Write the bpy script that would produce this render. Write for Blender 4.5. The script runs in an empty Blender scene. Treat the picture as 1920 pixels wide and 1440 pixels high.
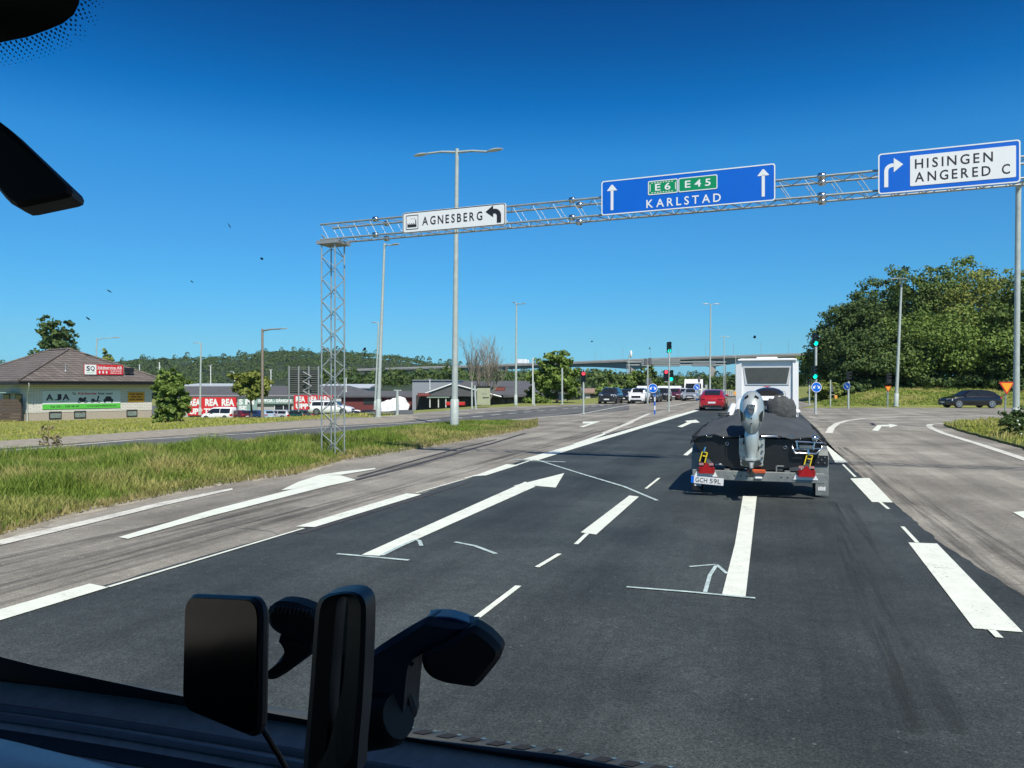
import bpy, math, random
import numpy as np
from mathutils import Vector, Matrix, noise as mnoise
R = math.radians
C = bpy.context.scene
col = C.collection
# ------------------------------------------------------------------ camera, sky, sun, exposure
F, CX, HZ, EYE = 1442.0, 960.0, 724.0, 1.75
YAW = R(18.09)                                  # the road runs this far right of the view axis
cam_d = bpy.data.cameras.new('camera'); cam = bpy.data.objects.new('camera', cam_d); col.objects.link(cam)
cam_d.sensor_width = 36; cam_d.lens = 36*F/1920; cam_d.shift_y = 4/1920
cam_d.clip_start = 0.02; cam_d.clip_end = 6000
cam.location = (0, 0, EYE); cam.rotation_euler = (R(90), 0, 0)
C.camera = cam
LIGHT = Vector((-0.25, 0.75, -1.0)).normalized()
SUN_EL = math.asin(-LIGHT.z); SUN_AZ = math.atan2(-LIGHT.x, -LIGHT.y)
W = bpy.data.worlds.new('World'); C.world = W; W.use_nodes = True
wn, wl = W.node_tree.nodes, W.node_tree.links
wn.clear()
sky = wn.new('ShaderNodeTexSky'); sky.sky_type = 'NISHITA'; sky.sun_disc = False
sky.sun_elevation = SUN_EL; sky.sun_rotation = SUN_AZ
sky.air_density = 1.0; sky.dust_density = 0.25; sky.ozone_density = 2.2
hs = wn.new('ShaderNodeHueSaturation'); hs.inputs['Saturation'].default_value = 1.0; hs.inputs['Value'].default_value = 1.0
gm = wn.new('ShaderNodeGamma'); gm.inputs['Gamma'].default_value = 1.0
bg = wn.new('ShaderNodeBackground'); bg.inputs['Strength'].default_value = 0.10
wo = wn.new('ShaderNodeOutputWorld')
# clear dry air: a deeper blue overhead and a paler cyan, not white, above the horizon
wt = wn.new('ShaderNodeTexCoord'); wx = wn.new('ShaderNodeSeparateXYZ'); wr = wn.new('ShaderNodeValToRGB'); wm = wn.new('ShaderNodeMix'); wm.data_type = 'RGBA'; wm.blend_type = 'MULTIPLY'; wm.inputs[0].default_value = 1
wl.new(wt.outputs['Generated'], wx.inputs[0]); wl.new(wx.outputs[2], wr.inputs[0])
er = wr.color_ramp.elements
er[0].position = 0.0; er[0].color = (0.225, 0.63, 1.12, 1)
er[1].position = 1.0; er[1].color = (0.45, 0.55, 0.72, 1)
for p_, c_ in ((0.058, (0.246, 0.604, 0.896, 1)), (0.126, (0.207, 0.645, 0.94, 1)), (0.199, (0.194, 0.666, 1.0, 1)), (0.282, (0.123, 0.68, 1.08, 1)), (0.341, (0.02, 0.50, 0.95, 1)), (0.396, (0.008, 0.364, 0.768, 1)), (0.46, (0.005, 0.25, 0.60, 1)), (0.58, (0.30, 0.45, 0.65, 1))):
    e_ = er.new(p_); e_.color = c_
wl.new(sky.outputs[0], wm.inputs[6]); wl.new(wr.outputs[0], wm.inputs[7])
wl.new(wm.outputs[2], gm.inputs[0]); wl.new(gm.outputs[0], hs.inputs['Color']); wl.new(hs.outputs[0], bg.inputs[0]); wl.new(bg.outputs[0], wo.inputs[0])
sd = bpy.data.lights.new('sun', 'SUN'); so = bpy.data.objects.new('sun', sd); col.objects.link(so)
sd.energy = 4.2; sd.angle = R(0.5); sd.color = (1.0, 0.95, 0.86)
so.rotation_euler = LIGHT.to_track_quat('-Z', 'Y').to_euler(); so.location = (10, -20, 40)
C.view_settings.view_transform = 'Standard'; C.view_settings.look = 'None'
C.view_settings.exposure = 0.35; C.view_settings.gamma = 1.0
C.render.engine = 'CYCLES'
C.cycles.use_denoising = True
C.cycles.max_bounces = 6; C.cycles.diffuse_bounces = 3; C.cycles.glossy_bounces = 3; C.cycles.transparent_max_bounces = 8
C.cycles.caustics_reflective = False; C.cycles.caustics_refractive = False
C.cycles.sample_clamp_indirect = 4

# ------------------------------------------------------------------ geometry of the view: where a line of sight meets the ground or a distance
def h_ground(x, y):
    v = x*math.cos(YAW) - y*math.sin(YAW)
    z = 0.0
    if v < -22.8:
        z -= 0.05*min(-22.8 - v, 30)
        k = max(0, min(1, (-28 - v)/8))*max(0, min(1, (y - 58)/10)); z = z*(1 - k) - 1.5*k      # the lot lies lower than the lawn
        z -= 1.7*k*max(0, min(1, (y - 80)/12))
    if v > 5 and y > 67: z += 0.13*min(y - 67, 14)*min(1, (v - 5)/6)
    return z
def G(px, py, z=0.0):
    d = F*(EYE - z)/(py - HZ)
    return Vector(((px - CX)/F*d, d, z))
def GT(px, py):
    d = 3.0
    while d < 400:
        x = (px - CX)/F*d
        if EYE - (py - HZ)/F*d <= h_ground(x, d): break
        d += 0.05 if d < 60 else 0.2
    return Vector(((px - CX)/F*d, d, h_ground((px - CX)/F*d, d)))
def P(px, py, d):
    return Vector(((px - CX)/F*d, d, EYE - (py - HZ)/F*d))
RV = Vector((math.cos(YAW), -math.sin(YAW), 0)); DV = Vector((math.sin(YAW), math.cos(YAW), 0))

# ------------------------------------------------------------------ materials
MATS = {}
def srgb(r, g, b):
    f = lambda c: (c/12.92 if c <= 0.04045 else ((c + 0.055)/1.055)**2.4)
    return (f(r/255), f(g/255), f(b/255))
def mat(name, c, rough=0.6, metal=0.0, var=0.0, scale=8.0, emit=None, es=1.0, coat=0.0, spec=None, bump=0.0, bscale=40, island=None, stretch=None, trans=0.0):
    """c: base colour; var: how far a noise darkens/lightens it; island: second colour chosen per loose piece"""
    if name in MATS: return MATS[name]
    m = bpy.data.materials.new(name); m.use_nodes = True
    n, l = m.node_tree.nodes, m.node_tree.links
    b = n['Principled BSDF']
    b.inputs['Roughness'].default_value = rough; b.inputs['Metallic'].default_value = metal
    b.inputs['Base Color'].default_value = (*c, 1)
    if spec is not None: b.inputs['Specular IOR Level'].default_value = spec
    if coat: b.inputs['Coat Weight'].default_value = coat; b.inputs['Coat Roughness'].default_value = 0.05
    if emit: b.inputs['Emission Color'].default_value = (*emit, 1); b.inputs['Emission Strength'].default_value = es
    src = None
    if island:
        g = n.new('ShaderNodeNewGeometry'); r = n.new('ShaderNodeMix'); r.data_type = 'RGBA'
        r.inputs[6].default_value = (*c, 1); r.inputs[7].default_value = (*island, 1)
        l.new(g.outputs['Random Per Island'], r.inputs[0]); src = r.outputs[2]
    if var or bump:
        tc = n.new('ShaderNodeTexCoord'); mp = n.new('ShaderNodeMapping'); l.new(tc.outputs['Object'], mp.inputs[0])
        if stretch: mp.inputs['Scale'].default_value = stretch
    if var:
        t = n.new('ShaderNodeTexNoise'); t.inputs['Scale'].default_value = scale; t.inputs['Detail'].default_value = 8; t.inputs['Roughness'].default_value = 0.65
        l.new(mp.outputs[0], t.inputs['Vector'])
        mr = n.new('ShaderNodeMapRange'); mr.inputs[1].default_value = 0.3; mr.inputs[2].default_value = 0.7
        mr.inputs[3].default_value = 1 - var; mr.inputs[4].default_value = 1 + var
        l.new(t.outputs[0], mr.inputs[0])
        vm = n.new('ShaderNodeVectorMath'); vm.operation = 'SCALE'
        if src: l.new(src, vm.inputs[0])
        else: vm.inputs[0].default_value = c
        l.new(mr.outputs[0], vm.inputs['Scale']); src = vm.outputs[0]
    if src: l.new(src, b.inputs['Base Color'])
    if bump:
        t2 = n.new('ShaderNodeTexNoise'); t2.inputs['Scale'].default_value = bscale; t2.inputs['Detail'].default_value = 4
        l.new(mp.outputs[0], t2.inputs['Vector'])
        bp = n.new('ShaderNodeBump'); bp.inputs['Strength'].default_value = bump; bp.inputs['Distance'].default_value = 0.02
        l.new(t2.outputs[0], bp.inputs['Height']); l.new(bp.outputs[0], b.inputs['Normal'])
    if trans:                                           # leaves let some light through
        tl = n.new('ShaderNodeBsdfTranslucent'); mx = n.new('ShaderNodeMixShader'); mx.inputs[0].default_value = trans
        if src: l.new(src, tl.inputs[0])
        else: tl.inputs[0].default_value = (*c, 1)
        o = n['Material Output']
        l.new(b.outputs[0], mx.inputs[1]); l.new(tl.outputs[0], mx.inputs[2]); l.new(mx.outputs[0], o.inputs[0])
    MATS[name] = m
    return m

# ------------------------------------------------------------------ mesh builder
class MB:
    def __init__(s): s.v, s.f, s.s = [], [], []
    def add(s, vs, fs, smooth=False, M=None):
        o = len(s.v)
        for p in vs:
            p = Vector(p)
            s.v.append(tuple(M @ p if M is not None else p))
        for f in fs:
            s.f.append(tuple(i + o for i in f)); s.s.append(smooth)
        return s
    def box(s, lo, hi, M=None, bevel=0.0):
        (x0, y0, z0), (x1, y1, z1) = lo, hi
        if bevel:                                       # chamfered box
            b = min(bevel, (x1-x0)/2.2, (y1-y0)/2.2, (z1-z0)/2.2)
            vs, idx = [], {}
            for ix, (xa, xb) in enumerate(((x0, x0+b), (x1, x1-b))):
                for iy, (ya, yb) in enumerate(((y0, y0+b), (y1, y1-b))):
                    for iz, (za, zb) in enumerate(((z0, z0+b), (z1, z1-b))):
                        idx[ix, iy, iz] = len(vs); vs += [(xa, yb, zb), (xb, ya, zb), (xb, yb, za)]
            I = lambda a, b_, c, k: idx[a, b_, c] + k
            fs = []
            for t in (0, 1):
                q = [(t,0,0),(t,1,0),(t,1,1),(t,0,1)]; fs.append([I(*p, 0) for p in (q if t else q[::-1])])
                q = [(0,t,0),(0,t,1),(1,t,1),(1,t,0)]; fs.append([I(*p, 1) for p in (q if t else q[::-1])])
                q = [(0,0,t),(1,0,t),(1,1,t),(0,1,t)]; fs.append([I(*p, 2) for p in (q if t else q[::-1])])
            for a in (0, 1):
                for b_ in (0, 1):
                    fs.append([I(a,b_,0,0), I(a,b_,1,0), I(a,b_,1,1), I(a,b_,0,1)])
                    fs.append([I(a,0,b_,0), I(a,1,b_,0), I(a,1,b_,2), I(a,0,b_,2)])
                    fs.append([I(0,a,b_,1), I(1,a,b_,1), I(1,a,b_,2), I(0,a,b_,2)])
                    for c in (0, 1): fs.append([I(a,b_,c,0), I(a,b_,c,1), I(a,b_,c,2)])
            return s.add(vs, fs, False, M)
        vs = [(x0,y0,z0),(x1,y0,z0),(x1,y1,z0),(x0,y1,z0),(x0,y0,z1),(x1,y0,z1),(x1,y1,z1),(x0,y1,z1)]
        return s.add(vs, [(3,2,1,0),(4,5,6,7),(0,1,5,4),(1,2,6,5),(2,3,7,6),(3,0,4,7)], False, M)
    def tube(s, pts, r, n=8, cap=True, smooth=True):
        pts = [Vector(p) for p in pts]; rs = r if isinstance(r, (list, tuple)) else [r]*len(pts)
        vs, fs = [], []
        for i, p in enumerate(pts):
            t = (pts[min(i+1, len(pts)-1)] - pts[max(i-1, 0)])
            if t.length < 1e-9: t = Vector((0,0,1))
            t.normalize(); a = t.orthogonal().normalized() if i == 0 else (a - t*a.dot(t)).normalized()
            b = t.cross(a)
            for k in range(n):
                w = 2*math.pi*k/n; vs.append(p + (a*math.cos(w) + b*math.sin(w))*rs[i])
        for i in range(len(pts)-1):
            for k in range(n):
                fs.append((i*n+k, i*n+(k+1) % n, (i+1)*n+(k+1) % n, (i+1)*n+k))
        s.add(vs, fs, smooth)
        if cap:
            m = (len(pts)-1)*n
            s.add(vs[:n], [tuple(range(n))[::-1]]); s.add(vs[m:], [tuple(range(n))])
        return s
    def prism(s, outline, back, M=None):
        """outline: list of 3D points in order; back: offset vector"""
        n = len(outline); o = [Vector(p) for p in outline]; bk = Vector(back)
        vs = o + [p + bk for p in o]
        fs = [tuple(range(n)), tuple(range(2*n-1, n-1, -1))] + [((i+1) % n, i, n+i, n+(i+1) % n) for i in range(n)]
        return s.add(vs, fs, False, M)
    def bprism(s, outline, back, b=0.006):
        """prism with a chamfered front and back rim, outline roughly planar"""
        o = [Vector(p) for p in outline]; n = len(o); bk = Vector(back); c = sum(o, Vector())/n; un = bk.normalized()
        size = max((p-c).length for p in o)
        inn = [p + (c-p).normalized()*b for p in o]
        rings = [inn, [p + un*b for p in o], [p + bk - un*b for p in o], [p + bk for p in inn]]
        vs = [p for r in rings for p in r]
        fs = [tuple(range(n)), tuple(range(4*n-1, 3*n-1, -1))]
        for k in range(3):
            fs += [(k*n+(i+1) % n, k*n+i, (k+1)*n+i, (k+1)*n+(i+1) % n) for i in range(n)]
        return s.add(vs, fs)
    def poly(s, pts, M=None): return s.add(pts, [tuple(range(len(pts)))], False, M)
    def sphere(s, c, r, nu=12, nv=8, M=None):
        rx, ry, rz = (r, r, r) if not isinstance(r, (tuple, list)) else r
        vs = [(c[0], c[1], c[2]-rz)]
        for j in range(1, nv):
            for i in range(nu):
                a, b = 2*math.pi*i/nu, math.pi*j/nv - math.pi/2
                vs.append((c[0]+rx*math.cos(b)*math.cos(a), c[1]+ry*math.cos(b)*math.sin(a), c[2]+rz*math.sin(b)))
        vs.append((c[0], c[1], c[2]+rz)); L = len(vs)-1
        fs = [(0, 1+(i+1) % nu, 1+i) for i in range(nu)] + [(L, L-nu+i, L-nu+(i+1) % nu) for i in range(nu)]
        for j in range(nv-2):
            for i in range(nu):
                a = 1+j*nu; fs.append((a+i, a+(i+1) % nu, a+nu+(i+1) % nu, a+nu+i))
        return s.add(vs, fs, True, M)
    def loft(s, rings, closed=True, caps=True, smooth=True):
        n = len(rings[0]); vs = [p for r in rings for p in r]; fs = []
        for k in range(len(rings)-1):
            for i in range(n if closed else n-1):
                fs.append((k*n+i, k*n+(i+1) % n, (k+1)*n+(i+1) % n, (k+1)*n+i))
        s.add(vs, fs, smooth)
        if caps and closed:
            s.add(rings[0], [tuple(range(n))[::-1]]); s.add(rings[-1], [tuple(range(n))])
        return s
    def build(s, name, m, parent=None, world=False, loc=None):
        me = bpy.data.meshes.new(name)
        vs = s.v
        if world and parent is not None:
            o = parent.location if parent.parent is None else parent.parent.location
            vs = [(p[0]-o[0], p[1]-o[1], p[2]-o[2]) for p in vs]
        me.from_pydata(vs, [], s.f)
        me.polygons.foreach_set('use_smooth', s.s)
        if m is not None: me.materials.append(m)
        me.update()
        o = bpy.data.objects.new(name, me); col.objects.link(o)
        if parent is not None: o.parent = parent
        if loc is not None: o.location = loc
        return o

def chaikin(pts, n=2):
    for _ in range(n):
        pts = [q for a, c in zip(pts, pts[1:]+pts[:1]) for q in (a.lerp(c, .22), a.lerp(c, .78))]
    return pts
def cprism(b, outline, back, bev): b.bprism(chaikin([Vector(q) for q in outline]), back, bev)

def thing(name, label, cat, loc=(0, 0, 0), rz=0.0, group=None):
    o = bpy.data.objects.new(name, None); col.objects.link(o)
    o.empty_display_size = 0.2; o.location = loc; o.rotation_euler = (0, 0, rz)
    return tag(o, label, cat, group)
def tag(o, label, cat, group=None):
    o['label'] = label; o['category'] = cat
    if group: o['group'] = group
    return o
def kind(o, k='structure'):
    o['kind'] = k; return o
def children(o): return [c for c in bpy.data.objects if c.parent == o]
def copy_tree(o, parent=None):
    c = o.copy(); col.objects.link(c)
    if parent is not None: c.parent = parent
    for ch in children(o): copy_tree(ch, c)
    return c

_tc = {}
def text_shape(s, offset=0.02):
    """outline faces of a string in the built-in typeface: verts (2D), faces, bounds"""
    k = (s, offset)
    if k in _tc: return _tc[k]
    cu = bpy.data.curves.new('lettering', 'FONT'); cu.body = s; cu.offset = offset; cu.resolution_u = 3; cu.size = 1
    ob = bpy.data.objects.new('lettering', cu); col.objects.link(ob)
    dg = bpy.context.evaluated_depsgraph_get(); dg.update()
    me = bpy.data.meshes.new_from_object(ob.evaluated_get(dg))
    vs = [v.co.copy() for v in me.vertices]; fs = [tuple(p.vertices) for p in me.polygons]
    bpy.data.objects.remove(ob); bpy.data.curves.remove(cu); bpy.data.meshes.remove(me)
    x0, x1 = min(v.x for v in vs), max(v.x for v in vs); y0, y1 = min(v.y for v in vs), max(v.y for v in vs)
    _tc[k] = (vs, fs, (x0, x1, y0, y1)); return _tc[k]
def put_text(mb, s, o, ex, ey, x, y, w, h, lift=0.0, offset=0.02, spacing=1.0):
    """write S into the box (x, y, w, h) of the plane o + ex*x + ey*y, raised by LIFT towards ex x ey"""
    ex, ey, o = Vector(ex), Vector(ey), Vector(o); nn = ex.cross(ey)
    if spacing == 1.0:
        vs, fs, (x0, x1, y0, y1) = text_shape(s, offset)
        sx, sy = w/(x1-x0), h/(y1-y0)
        mb.add([o + ex*(x+(v.x-x0)*sx) + ey*(y+(v.y-y0)*sy) + nn*lift for v in vs], fs)
        return
    adv, items = 0.0, []
    for ch in s:                                        # spaced lettering
        if ch == ' ': adv += 0.45*spacing; continue
        vs, fs, (x0, x1, y0, y1) = text_shape(ch, offset)
        items.append((vs, fs, x0, adv)); adv += (x1-x0) + 0.14*spacing
    adv -= 0.14*spacing
    _, _, (_, _, y0, y1) = text_shape(''.join(dict.fromkeys(s.replace(' ', ''))), offset)
    y0 = 0.0 - offset; sy = h/(y1-y0); sx = w/adv
    for vs, fs, x0, a in items:
        mb.add([o + ex*(x+(v.x-x0+a)*sx) + ey*(y+(v.y-y0)*sy) + nn*lift for v in vs], fs)
def rrect(w, h, r, n=5, x=0, y=0):
    pts = []
    for cx, cy, a0 in ((w-r, h-r, 0), (r, h-r, 90), (r, r, 180), (w-r, r, 270)):
        for k in range(n+1):
            a = R(a0 + 90*k/n); pts.append((x+cx+r*math.cos(a), y+cy+r*math.sin(a)))
    return pts
def ring_faces(mb, outer, inner):
    n = len(outer); mb.add(list(outer)+list(inner), [(i, (i+1) % n, n+(i+1) % n, n+i) for i in range(n)])
def disc(mb, c, ex, ey, r, n=20, lift=0):
    ex, ey, c = Vector(ex), Vector(ey), Vector(c); nn = ex.cross(ey)
    mb.poly([c + ex*r*math.cos(2*math.pi*k/n) + ey*r*math.sin(2*math.pi*k/n) + nn*lift for k in range(n)])

# common materials
M_steel = mat('galvanised steel', (0.42, 0.46, 0.44), 0.45, 0.6, var=0.18, scale=6)
M_pole = mat('grey painted pole', (0.42, 0.47, 0.435), 0.5, 0.0, var=0.15, scale=5)
M_black = mat('black plastic', (0.012, 0.013, 0.015), 0.45, var=0.2)
M_rubber = mat('tyre rubber', (0.018, 0.018, 0.018), 0.8, var=0.2)
M_glass = mat('dark window glass', (0.015, 0.018, 0.02), 0.06, spec=0.6, var=0.1)
M_white = mat('white paint', (0.78, 0.79, 0.78), 0.35, coat=0.4, var=0.03, scale=3)
M_chrome = mat('bright metal', (0.62, 0.64, 0.64), 0.18, 1.0, var=0.06)
M_rim = mat('alloy', (0.5, 0.51, 0.52), 0.3, 0.8, var=0.08)
M_red = mat('red lens', (0.45, 0.012, 0.015), 0.2, coat=0.5, var=0.1)
M_lens = mat('clear lamp lens', (0.7, 0.72, 0.72), 0.12, var=0.05)
M_plate = mat('plate white', (0.72, 0.73, 0.72), 0.4, var=0.03)
M_ink = mat('black lettering', (0.015, 0.015, 0.02), 0.5, var=0.1)
M_signwhite = mat('sign white sheet', (0.80, 0.82, 0.80), 0.45, var=0.02, scale=2)
M_signblue = mat('sign blue sheet', (0.0, 0.125, 0.60), 0.4, var=0.05, scale=2)
M_signgreen = mat('sign green sheet', (0.0, 0.27, 0.10), 0.4, var=0.04)
M_signred = mat('sign red edge', (0.62, 0.03, 0.02), 0.45, var=0.05)
M_signyellow = mat('sign yellow', (0.85, 0.36, 0.02), 0.45, var=0.04)
M_grey = mat('sign back', (0.33, 0.35, 0.35), 0.5, 0.3, var=0.1)
# ------------------------------------------------------------------ ground, roads and their markings
def asphalt(name, c1, c2, scale, streak, speck, rough, skid=None):
    m = bpy.data.materials.new(name); m.use_nodes = True
    n, l = m.node_tree.nodes, m.node_tree.links; b = n['Principled BSDF']
    b.inputs['Roughness'].default_value = rough; b.inputs['Specular IOR Level'].default_value = 0.35
    tc = n.new('ShaderNodeTexCoord')
    rot = n.new('ShaderNodeMapping'); rot.inputs['Rotation'].default_value = (0, 0, YAW); l.new(tc.outputs['Object'], rot.inputs[0])   # along the road
    st = n.new('ShaderNodeMapping'); st.inputs['Scale'].default_value = (streak, 0.035, 1); l.new(rot.outputs[0], st.inputs[0])
    def noise(vec, sc, det=6, ro=0.6):
        t = n.new('ShaderNodeTexNoise'); t.inputs['Scale'].default_value = sc; t.inputs['Detail'].default_value = det; t.inputs['Roughness'].default_value = ro
        l.new(vec, t.inputs['Vector']); return t.outputs[0]
    def rng(v, a, b_, c, d):
        r = n.new('ShaderNodeMapRange'); r.inputs[1].default_value = a; r.inputs[2].default_value = b_; r.inputs[3].default_value = c; r.inputs[4].default_value = d
        l.new(v, r.inputs[0]); return r.outputs[0]
    def mul(a, b_):
        q = n.new('ShaderNodeMath'); q.operation = 'MULTIPLY'; l.new(a, q.inputs[0]); l.new(b_, q.inputs[1]); return q.outputs[0]
    mx = n.new('ShaderNodeMix'); mx.data_type = 'RGBA'; mx.inputs[6].default_value = (*c1, 1); mx.inputs[7].default_value = (*c2, 1)
    l.new(rng(noise(rot.outputs[0], scale, 5), 0.35, 0.65, 0, 1), mx.inputs[0])
    k = mul(rng(noise(st.outputs[0], 1.0, 7, 0.7), 0.36, 0.62, 0.76 if skid else 0.74, 1.22 if skid else 1.15), rng(noise(rot.outputs[0], 55, 3, 0.8), 0.35, 0.65, 1-speck, 1+speck))
    k = mul(k, rng(noise(rot.outputs[0], 9, 4, 0.7), 0.4, 0.6, 0.90, 1.10))
    k = mul(k, rng(noise(rot.outputs[0], 140, 2, 0.9), 0.38, 0.62, 1-speck*1.3, 1+speck*1.3))
    k = mul(k, rng(noise(rot.outputs[0], 0.5, 4, 0.6), 0.35, 0.65, 0.86, 1.14))
    if not skid:                                        # wheel paths polished a little darker
        sx = n.new('ShaderNodeSeparateXYZ'); l.new(rot.outputs[0], sx.inputs[0])
        ma = n.new('ShaderNodeMath'); ma.operation = 'MULTIPLY_ADD'; l.new(sx.outputs[0], ma.inputs[0]); ma.inputs[1].default_value = math.tau/1.7; ma.inputs[2].default_value = 3.0*math.tau/1.7
        mc = n.new('ShaderNodeMath'); mc.operation = 'COSINE'; l.new(ma.outputs[0], mc.inputs[0]); k = mul(k, rng(mc.outputs[0], -1, 1, 1.09, 0.90))
    # bright stone chips
    vo = n.new('ShaderNodeTexVoronoi'); vo.inputs['Scale'].default_value = 13; l.new(rot.outputs[0], vo.inputs['Vector'])
    chip = mul(rng(vo.outputs['Distance'], 0.06, 0.16, 1, 0), rng(noise(rot.outputs[0], 3.5, 4, 0.7), 0.50, 0.60, 0, 1))
    sc = n.new('ShaderNodeVectorMath'); sc.operation = 'SCALE'; l.new(mx.outputs[2], sc.inputs[0]); l.new(k, sc.inputs['Scale'])
    m2 = n.new('ShaderNodeMix'); m2.data_type = 'RGBA'; l.new(chip, m2.inputs[0]); l.new(sc.outputs[0], m2.inputs[6]); m2.inputs[7].default_value = (c2[0]*2.2, c2[1]*2.2, c2[2]*2.1, 1)
    # cracks in the older surface
    last = m2.outputs[2]
    if skid:
        wv = n.new('ShaderNodeTexVoronoi'); wv.feature = 'DISTANCE_TO_EDGE'; wv.inputs['Scale'].default_value = 0.33
        wp = n.new('ShaderNodeMix'); wp.data_type = 'RGBA'; wp.inputs[0].default_value = 0.35
        nz = n.new('ShaderNodeTexNoise'); nz.inputs['Scale'].default_value = 1.6; nz.inputs['Detail'].default_value = 6; l.new(rot.outputs[0], nz.inputs['Vector'])
        l.new(rot.outputs[0], wp.inputs[6]); l.new(nz.outputs['Color'], wp.inputs[7]); l.new(wp.outputs[2], wv.inputs['Vector'])
        cr = mul(rng(wv.outputs['Distance'], 0.0, 0.006, 1, 0), rng(noise(rot.outputs[0], 0.12, 2), 0.45, 0.6, 0, 0.75))
        m3 = n.new('ShaderNodeMix'); m3.data_type = 'RGBA'; l.new(cr, m3.inputs[0]); l.new(last, m3.inputs[6]); m3.inputs[7].default_value = (0.03, 0.03, 0.03, 1)
        last = m3.outputs[2]
    l.new(last, b.inputs['Base Color'])
    bp = n.new('ShaderNodeBump'); bp.inputs['Strength'].default_value = 0.5; bp.inputs['Distance'].default_value = 0.006
    l.new(noise(rot.outputs[0], 90, 3), bp.inputs['Height']); l.new(bp.outputs[0], b.inputs['Normal'])
    return m
M_old = asphalt('worn asphalt', (0.198, 0.182, 0.150), (0.292, 0.272, 0.228), 0.25, 1.6, 0.30, 0.85, skid=True)
M_new = asphalt('fresh asphalt', (0.036, 0.044, 0.043), (0.052, 0.061, 0.059), 0.5, 1.0, 0.35, 0.75)
M_mid = asphalt('grey asphalt', (0.10, 0.105, 0.10), (0.14, 0.14, 0.13), 0.3, 1.2, 0.25, 0.85)
M_gravel = mat('dusty verge', (0.30, 0.27, 0.21), 0.9, var=0.35, scale=3, bump=0.4)
M_paint = mat('thermoplastic road paint', (0.74, 0.77, 0.66), 0.6, var=0.10, scale=5, bump=0.2, bscale=60)
def worn_paint(m, amount):                              # chips and tyre grime where the paint has worn off
    n, l = m.node_tree.nodes, m.node_tree.links; b = n['Principled BSDF']; src = b.inputs['Base Color'].links[0].from_socket
    tc = n.new('ShaderNodeTexCoord'); t = n.new('ShaderNodeTexNoise'); t.inputs['Scale'].default_value = 26; t.inputs['Detail'].default_value = 6; t.inputs['Roughness'].default_value = 0.75; l.new(tc.outputs['Object'], t.inputs['Vector'])
    t2 = n.new('ShaderNodeTexNoise'); t2.inputs['Scale'].default_value = 1.7; t2.inputs['Detail'].default_value = 4; l.new(tc.outputs['Object'], t2.inputs['Vector'])
    ad = n.new('ShaderNodeMath'); ad.operation = 'MULTIPLY_ADD'; l.new(t2.outputs[0], ad.inputs[0]); ad.inputs[1].default_value = 0.5; l.new(t.outputs[0], ad.inputs[2])
    r = n.new('ShaderNodeMapRange'); r.inputs[1].default_value = 0.86-amount; r.inputs[2].default_value = 0.96-amount; r.inputs[4].default_value = 0.8; l.new(ad.outputs[0], r.inputs[0])
    mx = n.new('ShaderNodeMix'); mx.data_type = 'RGBA'; l.new(r.outputs[0], mx.inputs[0]); l.new(src, mx.inputs[6]); mx.inputs[7].default_value = (0.16, 0.155, 0.14, 1); l.new(mx.outputs[2], b.inputs['Base Color'])
worn_paint(M_paint, 0.0)
M_worn = mat('worn road paint', (0.64, 0.63, 0.55), 0.7, var=0.25, scale=4)
worn_paint(M_worn, 0.05)
M_chalk = mat('survey spray paint', (0.42, 0.52, 0.50), 0.7, var=0.4, scale=9)
M_skid = mat('tyre rubber on road', (0.05, 0.048, 0.048), 0.75, var=0.5, scale=6)
M_kerb = mat('kerb stone', (0.36, 0.33, 0.28), 0.85, var=0.3, scale=5)
M_soil = mat('grass ground', (0.10, 0.125, 0.028), 0.95, var=0.45, scale=1.2, bump=0.6, bscale=12)
M_lawn = mat('mown lawn', (0.21, 0.23, 0.045), 0.95, var=0.3, scale=0.9, bump=0.5, bscale=10)

xs = np.unique(np.concatenate([np.linspace(-2500, -120, 24), np.arange(-120, 100, 2.0), np.linspace(100, 2500, 24)]))
ys = np.unique(np.concatenate([np.linspace(-400, -20, 8), np.arange(-20, 160, 2.0), np.linspace(160, 3500, 30)]))
mb = MB()
mb.v = [(x, y, h_ground(x, y) - 0.03) for y in ys for x in xs]
nx = len(xs)
mb.f = [(j*nx+i, j*nx+i+1, (j+1)*nx+i+1, (j+1)*nx+i) for j in range(len(ys)-1) for i in range(nx-1)]
mb.s = [True]*len(mb.f)
kind(mb.build('ground', M_lawn))

def fill(name, pts, z, m, knd='structure'):
    import bmesh
    bm = bmesh.new(); vs = [bm.verts.new((p[0], p[1], z)) for p in pts]
    bm.faces.new(vs); bmesh.ops.triangulate(bm, faces=bm.faces[:])
    bmesh.ops.recalc_face_normals(bm, faces=bm.faces[:])
    me = bpy.data.meshes.new(name); bm.to_mesh(me); bm.free()
    if me.polygons and me.polygons[0].normal.z < 0: me.flip_normals()
    me.materials.append(m); o = bpy.data.objects.new(name, me); col.objects.link(o); return kind(o, knd)
def VS(v, s): p = RV*v + DV*s; return (p.x, p.y)
old = [VS(-22.7, -60), VS(-22.7, 20), VS(-22.7, 38)] + [tuple(G(*q)[:2]) for q in ((705, 782), (770, 775), (900, 765), (1000, 760.5), (1100, 757.5))]
old += [VS(-15.8, 90), VS(-15.8, 700), VS(6, 700), VS(5, 80)] + [tuple(G(*q)[:2]) for q in ((1500, 765), (1600, 764.2), (1920, 764.5), (2900, 765))] + [(90, 40), (70, 20), VS(30, -10), VS(22, -60)]
fill('road', old, 0.0, M_old)
dark = [G(*q) for q in ((-300, 1245), (0, 1151), (203, 1096), (380, 1043), (570, 989), (790, 925), (893, 893), (985, 861), (1080, 833), (1150, 811), (1240, 786), (1312, 768), (1345, 762), (1430, 762), (1500, 775), (1534, 806), (1560, 838), (1590, 871), (1640, 915), (1690, 955), (1762, 1017), (1920, 1118))]
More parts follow.
